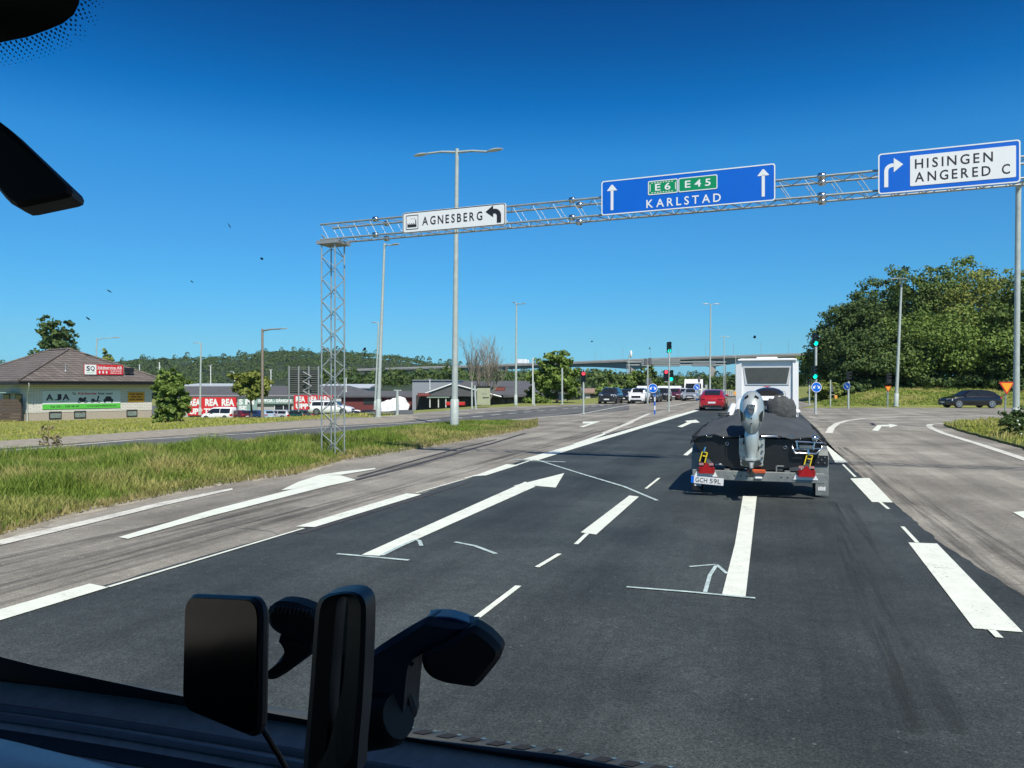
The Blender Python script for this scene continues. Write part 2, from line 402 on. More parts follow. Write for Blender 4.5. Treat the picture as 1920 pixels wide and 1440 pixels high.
dark = [VS(-5, -20), VS(-5.2, 0)] + [tuple(p[:2]) for p in dark] + [VS(2.4, 2), VS(2.2, -20)]
rj = random.Random(12)
def ragged(pts, step, amp):
    out = []
    for a, c in zip(pts, pts[1:]+pts[:1]):
        L = math.hypot(c[0]-a[0], c[1]-a[1]); k = max(1, min(160, int(L/step)))
        for i in range(k): t = i/k; out.append((a[0]+(c[0]-a[0])*t+(rj.uniform(-amp, amp) if i else 0), a[1]+(c[1]-a[1])*t+(rj.uniform(-amp, amp) if i else 0)))
    return out
fill('new_asphalt', ragged(dark, 0.18, 0.018), 0.004, M_new)
mid = [G(*q) for q in ((0, 864), (200, 851), (400, 838), (600, 819), (780, 797), (960, 786), (1180, 769), (1180, 757), (1060, 762), (950, 770), (850, 780), (740, 793), (560, 803), (320, 820), (0, 842))]
fill('oncoming_carriageway', [VS(-19.5, -60)] + [tuple(p[:2]) for p in mid] + [VS(-22.5, -60)], 0.004, M_mid)
# parking lot on the lower ground
mb = MB(); q = [[GT(x, y) for x in range(250, 800, 25)] for y in (777, 774, 771, 768, 765, 762, 760)]
for r in q:
    for p in r: mb.v.append((p.x, p.y, p.z+0.012))
n_ = len(q[0]); mb.f = [(j*n_+i, j*n_+i+1, (j+1)*n_+i+1, (j+1)*n_+i) for j in range(len(q)-1) for i in range(n_-1)]; mb.s = [True]*len(mb.f)
kind(mb.build('parking_lot', M_mid))

Z = 0.010
class Mark(MB):
    def lift(s):                                        # overlapping strokes never share a plane
        s.n = getattr(s, 'n', 0)+1; return 0.0012*(s.n % 4)
    def px(s, pts):
        z = Z+s.lift(); return s.poly([G(a, b, z) for a, b in pts][::-1])
    def line(s, pts, w, z=Z):
        z += s.lift()*.9; P3 = [G(a, b, z) for a, b in pts]
        for i in range(len(P3)-1):
            t = (P3[i+1]-P3[i]).normalized(); nn = Vector((-t.y, t.x, 0))*w/2
            s.poly([P3[i]-nn, P3[i+1]-nn, P3[i+1]+nn, P3[i]+nn])
        return s
    def dashes(s, a, b, w, on, off):
        A, B = G(*a, Z), G(*b, Z); L = (B-A).length; t = (B-A)/L; k = 0.0; nn = Vector((-t.y, t.x, 0))*w/2
        while k < L:
            p, q_ = A+t*k, A+t*min(k+on, L); s.poly([p-nn, q_-nn, q_+nn, p+nn]); k += on+off
        return s
m = Mark()
m.px([(-90, 1190), (-90, 1168), (168, 1094), (203, 1101)])
m.px([(555, 987), (590, 988), (790, 927), (762, 925)])
m.px([(886, 893), (912, 891), (972, 872), (950, 870)])
m.px([(1089, 998), (1118, 1002), (1198, 931), (1180, 929)])
m.px([(1703, 1017), (1757, 1019), (1918, 1185), (1826, 1178)])
m.px([(1594, 897), (1630, 896), (1674, 942), (1635, 941)])
m.px([(1534, 813), (1566, 867), (1590, 867), (1543, 829)])
m.px([(1899, 960), (1960, 955), (1990, 985), (1925, 975)])
m.px([(1281, 853), (1289, 854), (1310, 836), (1303, 835)])
m.line([(203, 1100), (570, 990)], 0.045); m.line([(780, 924), (868, 899)], 0.045)
m.line([(870, 897), (895, 890)], 0.06); m.line([(968, 872), (1010, 858)], 0.06)
m.line([(1080, 1020), (1101, 1000)], 0.05); m.line([(1007, 1063), (1049, 1038)], 0.05); m.line([(1211, 916), (1236, 896)], 0.05)
m.line([(700, 1306), (765, 1256), (880, 1168), (972, 1098)], 0.055)
m.line([(1692, 987), (1720, 1017)], 0.045); m.line([(1860, 1181), (1874, 1195)], 0.05); m.line([(1580, 870), (1604, 894)], 0.045); m.line([(1650, 941), (1666, 954)], 0.045)
m.px([(980, 861), (1008, 863), (1085, 838.5), (1150, 819), (1180, 810), (1250, 788.5), (1313, 769), (1307, 767.5), (1245, 784.5), (1180, 804.5), (1150, 813.5), (1080, 832)])
m.px([(1072, 833), (1092, 831), (1134, 815), (1136, 811), (1096, 825)])
kind(m.build('lane_lines', M_paint))
m = Mark()
m.px([(222, 1007), (240, 1010), (400, 966), (615, 911), (667, 900), (600, 904), (400, 955)])
m.px([(527, 919), (548, 917), (595, 905), (612, 910), (667, 899.5), (638, 891), (598, 891), (560, 903)])
m.px([(592, 891.5), (640, 890), (704, 879.5), (703, 877.5), (640, 884)])
m.px([(678, 1040), (712, 1042), (1004, 912), (985, 903)]); m.px([(962, 911), (995, 910), (1042, 914), (1058, 887)])
m.px([(1086, 800), (1094, 801), (1126, 790), (1093, 790.5), (1092, 794), (1106, 794)])
m.px([(1270, 800), (1279, 801), (1297, 793), (1312, 792), (1305, 787), (1284, 789), (1289, 791.5)])
m.px([(1635, 807), (1647, 808), (1653, 799.5), (1668, 799.5), (1667, 802), (1684, 797.5), (1666, 794), (1667, 796.5), (1645, 797)])
m.px([(1354, 1114), (1398, 1118), (1408, 1030), (1419, 930), (1393, 930), (1378, 1020)])
kind(m.build('lane_arrows', M_paint))
m = Mark()
m.line([(0, 846), (250, 825), (480, 812), (570, 804), (745, 794), (800, 790)], 0.17)
m.line([(-200, 862), (0, 846)], 0.17)
m.dashes((800, 789), (1160, 757.5), 0.2, 1.4, 1.3)
m.line([(960, 787), (1085, 777), (1150, 764.5), (1195, 757)], 0.18)
m.dashes((860, 776), (1010, 767), 0.25, 1.2, 1.0); m.dashes((1195, 763), (1265, 762), 0.3, 2, 1.2)
m.line([(1036, 786), (1064, 785)], 0.2); m.line([(1140, 781.5), (1165, 781)], 0.2)
m.line([(1250, 762), (1330, 748), (1395, 737)], 0.2); m.line([(1170, 757), (1262, 748)], 0.2)
m.line([(1554, 812), (1559, 802), (1570, 794), (1588, 788.5), (1620, 784.5), (1690, 781.5), (1865, 779), (2100, 778)], 0.26)
m.line([(1778, 794), (1745, 795.5), (1741, 798), (1747, 803), (1768, 812), (1840, 834), (1925, 862), (2100, 920)], 0.24)
m.line([(1132, 812.5), (1170, 797), (1218, 775)], 0.24); m.line([(1165, 799), (1185, 792), (1208, 791.5)], 0.24)
m.line([(1515, 782), (1545, 785)], 0.2); m.line([(1520, 789), (1560, 791)], 0.2); m.line([(1500, 776), (1700, 776.5)], 0.12)
m.line([(1560, 772), (1900, 768.5)], 0.16)
m.px([(-120, 1045), (-120, 1035), (0, 1012), (150, 978), (300, 942), (435, 915), (437, 918), (300, 949), (150, 986), (0, 1022)])
kind(m.build('edge_lines', M_worn))
m = Mark()
m.line([(632, 1038), (690, 1043), (767, 1050)], 0.05); m.line([(716, 1041), (750, 1024), (778, 1012), (786, 1013), (790, 1023)], 0.045)
m.line([(1175, 1100), (1290, 1109), (1416, 1121)], 0.04); m.line([(1322, 1110), (1331, 1078), (1343, 1060)], 0.035); m.line([(1293, 1062), (1343, 1058), (1363, 1075)], 0.035)
m.line([(960, 861), (1000, 864), (1060, 866)], 0.10); m.line([(1010, 863), (1090, 888), (1170, 912), (1232, 938)], 0.06)
m.line([(853, 1016), (890, 1023), (930, 1038)], 0.05)
kind(m.build('spray_marks', M_chalk))
m = Mark()
m.line([(666, 900), (760, 876), (850, 851), (920, 832), (985, 812)], 0.13, 0.006); m.line([(672, 893), (760, 868), (850, 843), (930, 824)], 0.09, 0.006)
m.line([(560, 1000), (760, 941), (880, 903)], 0.10, 0.006)
kind(m.build('tyre_marks', M_skid))
M_grime = bpy.data.materials.new('tyre grime film'); M_grime.use_nodes = True
def _grime(mt, colour=(0.045, 0.043, 0.040, 1), most=0.55):                                         # thin streaky film: the road shows through it
    n, l = mt.node_tree.nodes, mt.node_tree.links; b = n['Principled BSDF']; b.inputs['Base Color'].default_value = colour; b.inputs['Roughness'].default_value = 0.8
    tc = n.new('ShaderNodeTexCoord'); mp = n.new('ShaderNodeMapping'); mp.inputs['Rotation'].default_value = (0, 0, YAW); l.new(tc.outputs['Object'], mp.inputs[0])
    m2 = n.new('ShaderNodeMapping'); m2.inputs['Scale'].default_value = (7, 0.18, 1); l.new(mp.outputs[0], m2.inputs[0])
    t = n.new('ShaderNodeTexNoise'); t.inputs['Scale'].default_value = 1; t.inputs['Detail'].default_value = 7; t.inputs['Roughness'].default_value = 0.7; l.new(m2.outputs[0], t.inputs['Vector'])
    r = n.new('ShaderNodeMapRange'); r.inputs[1].default_value = 0.46; r.inputs[2].default_value = 0.68; r.inputs[4].default_value = most; l.new(t.outputs[0], r.inputs[0])
    tr_ = n.new('ShaderNodeBsdfTransparent'); mx = n.new('ShaderNodeMixShader'); l.new(r.outputs[0], mx.inputs[0]); l.new(tr_.outputs[0], mx.inputs[1]); l.new(b.outputs[0], mx.inputs[2]); l.new(mx.outputs[0], n['Material Output'].inputs[0])
_grime(M_grime)
M_film = bpy.data.materials.new('tyre film on fresh asphalt'); M_film.use_nodes = True; _grime(M_film, (0.030, 0.033, 0.033, 1), 0.40)
m = Mark()
m.line([(-160, 1090), (150, 1022), (330, 984), (560, 934), (700, 893), (900, 832)], 0.55, 0.0050)
m.line([(-160, 1160), (100, 1086), (300, 1034), (560, 967), (760, 914), (960, 856), (1100, 812), (1220, 782)], 0.60, 0.0050)
m.line([(-160, 1120), (150, 1048), (330, 1006), (560, 950)], 0.35, 0.0050)
t_ = Mark(); t_.line([(1585, 945), (1605, 1000), (1632, 1070), (1665, 1150), (1705, 1245), (1760, 1370)], 0.30, 0.0070); t_.line([(1562, 940), (1580, 1000), (1602, 1070), (1628, 1150), (1660, 1245), (1700, 1370)], 0.16, 0.0062); kind(t_.build('tyre_tread_marks', M_film))
m.line([(1565, 838), (1640, 893), (1740, 955), (1860, 1035), (2000, 1130)], 0.6, 0.0070)
kind(m.build('tyre_grime', M_grime))

# ------------------------------------------------------------------ grass banks with blades
def jitter_line(pts, step, amp, rnd):
    out = []
    for a, b in zip(pts, pts[1:]+pts[:1]):
        a, b = Vector(a), Vector(b); k = max(1, int((b-a).length/step))
        for i in range(k):
            p = a.lerp(b, i/k); out.append(p + Vector((rnd.uniform(-amp, amp), rnd.uniform(-amp, amp), 0)))
    return out
def inside(p, poly):
    x, y = p[0], p[1]; c = False; j = len(poly)-1
    for i in range(len(poly)):
        xi, yi, xj, yj = poly[i][0], poly[i][1], poly[j][0], poly[j][1]
        if (yi > y) != (yj > y) and x < (xj-xi)*(y-yi)/(yj-yi)+xi: c = not c
        j = i
    return c
def blade_mat(name, a, b, c):
    mt = mat(name, a, 0.7, island=b, trans=0.3, spec=0.2)
    n, l = mt.node_tree.nodes, mt.node_tree.links          # dry patches
    tc = n.new('ShaderNodeTexCoord'); t = n.new('ShaderNodeTexNoise'); t.inputs['Scale'].default_value = 0.5; t.inputs['Detail'].default_value = 5; l.new(tc.outputs['Object'], t.inputs['Vector'])
    mr = n.new('ShaderNodeMapRange'); mr.inputs[1].default_value = 0.48; mr.inputs[2].default_value = 0.62; l.new(t.outputs[0], mr.inputs[0])
    mx = n.new('ShaderNodeMix'); mx.data_type = 'RGBA'; mx.inputs[7].default_value = (*c, 1); l.new(mr.outputs[0], mx.inputs[0])
    src = [x for x in n if x.type == 'MIX' and x != mx][0]
    l.new(src.outputs[2], mx.inputs[6]); l.new(mx.outputs[2], n['Principled BSDF'].inputs['Base Color'])
    tl = [x for x in n if x.type == 'BSDF_TRANSLUCENT'][0]; l.new(mx.outputs[2], tl.inputs[0])
    return mt
M_blade = blade_mat('grass blades', (0.115, 0.195, 0.028), (0.28, 0.36, 0.065), (0.44, 0.40, 0.14))
M_blade2 = blade_mat('lawn blades', (0.29, 0.33, 0.055), (0.43, 0.44, 0.09), (0.50, 0.44, 0.16))
def blades(name, poly, count, hmin, hmax, wid, m, seed, zf, near_bias=0.0, edge_short=None):
    rnd = random.Random(seed); xs_ = [p[0] for p in poly]; ys_ = [p[1] for p in poly]
    vs, fs = [], []; k = tries = 0
    while k < count and tries < count*40:
        tries += 1
        x = rnd.uniform(min(xs_), max(xs_)); y = rnd.uniform(min(ys_), max(ys_))
        if y < 1 or abs(x/y) > 0.80: continue
        if near_bias and rnd.random() > min(1, (near_bias/y)**1.3): continue
        if not inside((x, y), poly): continue
        big = 0.55+0.75*max(0, mnoise.noise((x*0.7, y*0.7, seed))+0.35)
        h = rnd.uniform(hmin, hmax)*big
        if edge_short: h *= edge_short(x, y)
        a = rnd.uniform(0, 6.283); b_ = rnd.uniform(0, 6.283); ln = rnd.uniform(0.1, 0.7)*h
        w = wid*rnd.uniform(0.6, 1.4)*(1+y/40); z = zf(x, y)
        dx, dy = math.cos(a)*w, math.sin(a)*w; ex, ey = math.cos(b_)*ln, math.sin(b_)*ln
        o = len(vs)
        vs += [(x-dx, y-dy, z), (x+dx, y+dy, z), (x+dx*.7+ex*.4, y+dy*.7+ey*.4, z+h*.6), (x-dx*.7+ex*.4, y-dy*.7+ey*.4, z+h*.6), (x+ex, y+ey, z+h*.95)]
        fs += [(o, o+1, o+2, o+3), (o+3, o+2, o+4)]; k += 1
    b = MB(); b.v, b.f, b.s = vs, fs, [False]*len(fs)
    return kind(b.build(name, m), 'stuff')
rnd = random.Random(4)
near = [(-500, 1130), (-100, 1030), (0, 1004), (120, 967), (250, 939), (400, 909), (560, 886), (650, 859), (760, 843), (860, 826), (960, 808), (1008, 797)]
farr = [(1003, 793.5), (950, 789), (870, 791), (780, 797.5), (700, 806), (600, 820), (400, 838), (200, 851), (0, 863), (-300, 885), (-800, 940)]
med = [G(*q) for q in near+farr]
medj = jitter_line(med, 0.5, 0.06, rnd)
b = MB(); b.prism([(p.x, p.y, 0.06) for p in medj][::-1], (0, 0, -0.06)); kind(b.build('median_verge', M_soil))
kn = [G(a, c+2.2) for a, c in near]; ka, kb = [], []
for a, c in zip(kn, kn[1:]):
    k = max(1, int((c-a).length/0.22)); t = (c-a).normalized(); nn = Vector((-t.y, t.x, 0))
    for i in range(k):
        q = a.lerp(c, i/k); ka.append(q-nn*(0.10+rnd.uniform(-.05, .07))); kb.append(q+nn*(0.16+rnd.uniform(-.03, .03)))
b = MB(); n_ = len(ka); b.v = [(q.x, q.y, .002) for q in ka]+[(q.x, q.y, .066) for q in kb]; b.f = [(i, i+1, n_+i+1, n_+i) for i in range(n_-1)]; b.s = [False]*len(b.f); kind(b.build('median_kerb', M_gravel))
def edge(x, y):
    p = Vector((x, y, 0)); dmin = 9
    for a, c in zip(med, med[1:]+med[:1]):
        ab = c-a; t = max(0, min(1, (p-a).dot(ab)/ab.length_squared)); dmin = min(dmin, (p-a-ab*t).length)
    return min(1.0, 0.35+dmin*0.45)*(1.0 if y < 20 else max(0.4, 1-(y-20)*0.05))
blades('median_grass', med, 88000, 0.18, 0.46, 0.0068, M_blade, 3, lambda x, y: 0.05, near_bias=11, edge_short=edge)
fr = [(a, c+4) for a, c in near]+[(a, c-10) for a, c in near[::-1]]
M_fringe = blade_mat('dry fringe blades', (0.30, 0.27, 0.10), (0.42, 0.36, 0.16), (0.20, 0.22, 0.06))
blades('verge_fringe', [G(*q) for q in fr], 15000, 0.04, 0.17, 0.008, M_fringe, 21, lambda x, y: 0.03, near_bias=11)
lawn = [GT(*q) for q in ((-300, 853), (0, 829), (200, 815), (400, 800.5), (560, 790), (700, 783), (765, 777.5), (690, 774.5), (560, 777), (340, 778), (290, 783), (100, 788), (-60, 791))]
blades('lawn_grass', lawn, 26000, 0.05, 0.16, 0.016, M_blade2, 8, lambda x, y: h_ground(x, y)-0.03)
verge = [GT(*q) for q in ((-200, 857), (0, 842), (320, 818.5), (560, 802.5), (740, 792.5), (790, 786), (770, 778), (700, 783), (560, 790), (400, 800), (200, 814), (0, 828), (-200, 842))]
fill('dusty_verge', [(p.x, p.y) for p in verge], 0.012, M_gravel)
tri = [G(*q) for q in ((1768, 797.5), (1800, 792), (1870, 789), (1960, 787), (2100, 790), (2200, 850), (2100, 905), (1920, 842), (1850, 822), (1800, 809))]
trj = jitter_line(tri, 0.4, 0.05, rnd)
b = MB(); b.prism([(p.x, p.y, 0.07) for p in trj][::-1], (0, 0, -0.07)); kind(b.build('traffic_island', M_soil))
blades('island_grass', tri, 9000, 0.06, 0.22, 0.011, M_blade2, 5, lambda x, y: 0.06)
bank = [Vector((27.5, 67.5, 0)), Vector((70, 67.5, 0)), Vector((75, 84, 0)), Vector((33, 86, 0))]
blades('bank_grass', bank, 22000, 0.06, 0.22, 0.018, M_blade, 6, lambda x, y: h_ground(x, y)-0.03)
# ------------------------------------------------------------------ hills with forest, viaduct
HPX = [(-900, 690), (-300, 684), (0, 690), (120, 690), (240, 681), (330, 676), (430, 674), (470, 667), (510, 663), (620, 664), (690, 667), (760, 674), (800, 683), (840, 688), (900, 697), (960, 701), (1040, 703), (1110, 707), (1240, 710), (1330, 711), (1400, 713), (1600, 714), (2300, 710)]
def hill_top(px):
    for (a, ya), (b_, yb) in zip(HPX, HPX[1:]):
        if a <= px <= b_:
            t = (px-a)/(b_-a); y = ya+(yb-ya)*t; break
    else: y = 708
    return EYE + (HZ-4-y)/F*900*0.985
mb = MB(); cols = list(range(-900, 2301, 40)); deps = [300, 420, 520, 620, 720, 820, 900, 1000, 1200]
for d in deps:
    for px in cols:
        k = max(0, min(1, (d-400)/500)); k = k*k*(3-2*k) if d <= 900 else max(0, 1-(d-900)/300)
        mb.v.append(((px-CX)/F*d, d, -1.0 + (hill_top(px)+1)*k - 3*(1-k)*0))
n_ = len(cols); mb.f = [(j*n_+i, j*n_+i+1, (j+1)*n_+i+1, (j+1)*n_+i) for j in range(len(deps)-1) for i in range(n_-1)]; mb.s = [True]*len(mb.f)
M_hill = mat('wooded hillside', (0.028, 0.045, 0.014), 0.95, var=0.4, scale=0.05)
kind(mb.build('hills', M_hill))
M_far = mat('distant broadleaf', (0.040, 0.074, 0.026), 0.9, island=(0.095, 0.135, 0.042), spec=0.1)
M_leafA = mat('dark green leaves', (0.050, 0.098, 0.024), 0.6, island=(0.150, 0.205, 0.045), trans=0.16, spec=0.25)
M_leafB = mat('bright green leaves', (0.080, 0.145, 0.026), 0.6, island=(0.21, 0.285, 0.058), trans=0.18, spec=0.25)
M_leafC = mat('yellowish green leaves', (0.12, 0.160, 0.030), 0.6, island=(0.27, 0.30, 0.065), trans=0.18, spec=0.25)
M_leafD = mat('deep blue green leaves', (0.038, 0.080, 0.026), 0.65, island=(0.115, 0.160, 0.042), trans=0.14, spec=0.2)
M_bark = mat('tree bark', (0.11, 0.085, 0.06), 0.9, var=0.35, scale=10)
M_deadbark = mat('bare grey twigs', (0.25, 0.225, 0.19), 0.9, var=0.25, scale=10)
def leaf(vs, fs, p, s, rnd, up=0.45, out=None):
    """one small bent spray of leaves facing mostly outwards and upwards"""
    n = Vector((rnd.gauss(0, 1), rnd.gauss(0, 1), rnd.gauss(0, 1)+up))
    if out is not None: n += out*1.1
    n.normalize(); a = n.orthogonal().normalized(); w = rnd.uniform(0, 6.283)
    t = n.cross(a); u = a*math.cos(w)+t*math.sin(w); v = n.cross(u)
    l, h = s*rnd.uniform(0.6, 1.3), s*rnd.uniform(0.35, 0.7); o = len(vs)
    vs += [p-u*l, p-v*h*.8+n*s*.1, p+u*l*.7-v*h*.2, p+u*l*.4+v*h, p-u*l*.4+v*h*.7-n*s*.12]
    fs += [(o, o+1, o+2, o+3, o+4)]
rnd = random.Random(11); vs, fs = [], []
for k in range(2600):                                   # forest on the hillside
    px = rnd.uniform(-250, 1700); d = 430+470*rnd.random()**0.7
    t = max(0, min(1, (d-400)/500)); t = t*t*(3-2*t); z = -1+(hill_top(px)+1)*t
    c = Vector(((px-CX)/F*d, d, z+1.5)); r = rnd.uniform(3.0, 6.5); tall = rnd.random() < 0.12
    if 640 < px < 1500 and d < 660-(px-660)*.16 and HZ-(z+1.5+r*1.2-EYE)/d*F < 700-(px-660)*.030: continue      # keeps clear of the viaduct
    for j in range(70 if px > -50 else 12):
        q = Vector((rnd.gauss(0, 1), rnd.gauss(0, 1), rnd.gauss(0, 1))).normalized()
        if q.y > 0.5: q.y = -q.y
        q.z = abs(q.z)*0.9
        pt = c + Vector((q.x*r*(0.5 if tall else 1), q.y*r, q.z*r*(1.7 if tall else 0.75)))
        leaf(vs, fs, pt, r*0.19, rnd, 0.4, q)
b = MB(); b.v, b.f, b.s = [tuple(v) for v in vs], fs, [False]*len(fs)
kind(b.build('forest', M_far), 'stuff')

M_conc = mat('bridge concrete', (0.30, 0.29, 0.265), 0.85, var=0.12, scale=0.3)
M_concd = mat('bridge parapet', (0.36, 0.36, 0.34), 0.8, var=0.1, scale=0.3)
def bd(px):                                             # distance of the viaduct along the picture
    return 620 - (px-660)/900*140
top_px = [(560, 696.5), (660, 694), (760, 690.5), (860, 687.5), (960, 684), (1060, 680.5), (1160, 676.5), (1260, 672.5), (1360, 669), (1460, 666), (1600, 662), (1900, 655)]
def btop(px):
    for (a, ya), (b_, yb) in zip(top_px, top_px[1:]):
        if a <= px <= b_: return ya+(yb-ya)*(px-a)/(b_-a)
    return top_px[0][1]
piers = [802, 1187, 1336]
br = thing('viaduct', 'long grey concrete viaduct crossing high over the valley beyond the junction', 'bridge', P(1187, 724, bd(1187)))
mb = MB(); par = MB(); rings = []
for px in range(560, 1901, 10):
    d = bd(px); top = P(px, btop(px), d); near = min(abs(px-q) for q in piers)
    dp = 3.0 + 3.4*max(0, 1-near/110)**1.6 if px > 700 else 3.0
    t = Vector((0.25, 1, 0)).normalized()
    a, c = top, top + t*13
    rings.append([a, a-Vector((0, 0, 0.9)), a+t*2.5-Vector((0, 0, 1.2)), a+t*3.2-Vector((0, 0, dp)), a+t*9.5-Vector((0, 0, dp)), c-Vector((0, 0, 0.9)), c])
mb.loft(rings, smooth=False); mb.build('deck', M_conc, br, world=True)
rr = []
for px in range(560, 1901, 10):
    a = P(px, btop(px), bd(px)); rr.append([a+Vector((0, -.15, -.1)), a+Vector((0, -.15, 0.9)), a+Vector((0, .15, 0.9)), a+Vector((0, .15, -.1))])
par.loft(rr, smooth=False); par.build('parapet', M_concd, br, world=True)
for px, w in ((1187, 5), (1336, 4.6), (802, 5)):
    d = bd(px)+5; t = P(px, btop(px), d); b = MB(); z1 = t.z-4.0
    b.box((t.x-w/2*.72, d-2, -2), (t.x+w/2*.72, d+2, z1)); b.build('pier', M_conc, br, world=True)
for px in range(700, 1500, 52):
    b = MB(); a = P(px, btop(px), bd(px)); b.tube([a+Vector((0, 1, 0.5)), a+Vector((0, 1, 9))], 0.10, 4); b.build('lamp_mast', M_grey, br, world=True)
def lorry_on_bridge(px0, px1, label, m, h):
    d = bd(px0)+3; a = P(px0, btop(px0)-0.2, d); c = P(px1, btop(px1)-0.2, d); L = (c-a).length
    t = thing('lorry', label, 'lorry', a); t.rotation_euler = (0, 0, math.atan2(c.y-a.y, c.x-a.x))
    b = MB(); b.box((0, 0, 1.0), (L*.47, 2.5, h), bevel=.1); b.box((L*.50, 0, 1.0), (L*.83, 2.5, h), bevel=.1); b.build('cargo_box', m, t)
    b = MB(); b.box((L*.85, 0.05, 0.9), (L, 2.45, h*.86), bevel=.25); b.build('cab', M_white, t)
    b = MB()
    for q in (0.06, 0.12, 0.3, 0.55, 0.72, 0.93): b.tube([(L*q, -.02, .5), (L*q, 2.5, .5)], .5, 10)
    b.build('wheels', M_rubber, t)
lorry_on_bridge(970, 992, 'white lorry with trailer driving over the viaduct, above the bare tree', M_white, 4.0)

# ------------------------------------------------------------------ trees
def tree(name, label, base, top_z, clumps, n, size, m, seed, trunk_r=0.22, group='trees around the junction', cat='tree', limbs=True, crown='crown', fork=None):
    """clumps: (dx, dy, z, rx, rz) lobes of the crown about the base"""
    rnd = random.Random(seed); base = Vector(base)
    t = thing(name, label, cat, base, 0, group)
    b = MB()
    zt = max(c[2] for c in clumps)
    def wob(k): return Vector((math.sin(seed+k*2.1)*.12, math.cos(seed*1.7+k)*.12, 0))
    if trunk_r:
        b.tube([Vector((0, 0, -.3))]+[wob(k)*k+Vector((0, 0, zt*k/5)) for k in range(1, 5)], [trunk_r*1.25, trunk_r, trunk_r*.8, trunk_r*.55, trunk_r*.25], 8)
        if limbs:
            for c in clumps:
                if rnd.random() < 0.75:
                    z0 = min(c[2]*0.55, zt*.6); e = Vector((c[0]*.8, c[1]*.8, c[2]))
                    s0 = Vector((0, 0, z0)); mid = s0.lerp(e, .5)+Vector((0, 0, -.1*e.length*.3))
                    b.tube([s0, mid, e], [trunk_r*.45, trunk_r*.3, trunk_r*.08], 5)
        b.build('trunk', M_bark, t)
    vs, fs = [], []; tot = sum(c[3]**2 for c in clumps)
    for c in clumps:
        cc = Vector(c[:3]); k = int(n*c[3]**2/tot)
        subs = []                                       # twigs: uneven sub-lobes so that the outline is broken
        for j in range(max(5, int(7+c[3]*4))):
            q = Vector((rnd.gauss(0, 1), rnd.gauss(0, 1), rnd.gauss(0, 1)*.9+.15)).normalized()
            f = rnd.uniform(0.55, 1.02)
            subs.append((cc+Vector((q.x*c[3]*f, q.y*c[3]*f, q.z*c[4]*f)), c[3]*rnd.uniform(.22, .46), q))
        for j in range(k):
            sc, sr, q0 = rnd.choice(subs)
            q = Vector((rnd.gauss(0, 1), rnd.gauss(0, 1), rnd.gauss(0, 1)))
            q.normalize(); r = sr*rnd.random()**.45
            leaf(vs, fs, sc+Vector((q.x*r*1.25, q.y*r*1.25, q.z*r*.72)), size, rnd, .5, (q+q0*.6))
    b = MB(); b.v, b.f, b.s = [tuple(v) for v in vs], fs, [False]*len(fs)
    b.build(crown, m, t)
    return t
def lobes(w, h, z0, k, seed, depth=0.8, taper=0.6):
    rnd = random.Random(seed); out = []
    for i in range(k):
        u = (i+0.5)/k; zz = z0+h*(0.12+.76*u); ww = w*(1-taper*abs(u-.35)/.65)
        a = i*2.4+seed
        out.append((math.cos(a)*ww*.32*rnd.uniform(.5, 1.2), math.sin(a)*ww*.32*depth*rnd.uniform(.5, 1.2), zz, ww*rnd.uniform(.24, .36), h*rnd.uniform(.13, .2)))
    return out
def px_tree(name, label, px, pbase, ptop, wpx, d, n, size, m, seed, k=9, z0f=0.25, taper=.6, **kw):
    b = P(px, 724, d); b.z = h_ground(b.x, b.y) if pbase is None else P(px, pbase, d).z
    H = P(px, ptop, d).z-b.z; w = wpx/F*d*1.25
    tree(name, label, b, H, lobes(w, H*(1-z0f), H*z0f, k, seed, taper=taper), n, size, m, seed, trunk_r=max(.08, H*.022), **kw)

GR = 'big trees on the right bank'
RT = [  # px, top y, width px, distance, leaf mat, label
    (1568, 612, 92, 92, M_leafB, 'lowest leftmost round tree of the wood on the bank, just beside the white motorhome'),
    (1610, 548, 120, 88, M_leafD, 'dark broad tree rising behind the double-lens signal on the bank'),
    (1662, 506, 128, 95, M_leafA, 'tall dark tree directly behind the double-arm lamp post on the bank'),
    (1728, 492, 140, 90, M_leafA, 'tall tree with a ragged top, second highest of the wood on the bank'),
    (1797, 476, 125, 96, M_leafB, 'highest tree of the wood, peaking above the dark hatchback'),
    (1856, 490, 150, 86, M_leafC, 'yellowish green tree near the frame edge behind the tall lamp pole'),
    (1940, 515, 140, 80, M_leafA, 'dark tree cut by the right frame edge behind the yield sign'),
    (1745, 580, 150, 83, M_leafB, 'lighter green tree low in front of the wood, above the dark hatchback'),
    (1838, 570, 160, 82, M_leafB, 'bright leafy tree low in front of the wood, just left of the yield sign'),
    (1628, 620, 120, 83, M_leafD, 'low bushy dark tree at the foot of the wood behind the parked signals'),
    (1690, 612, 110, 82, M_leafA, 'low spreading tree right beside the double-arm lamp post at the wood edge'),
    (1905, 610, 120, 80, M_leafD, 'low dark tree at the wood edge behind the tall lamp pole'),
]
for i, (px, ty, w, d, m_, lab) in enumerate(RT):
    px_tree('broadleaf_tree', lab, px, None, ty, w*1.2, d, 20000, 0.20, m_, 30+i, k=16, z0f=0.04, taper=.55, group=GR)
GS = 'shrubs at the foot of the wood'
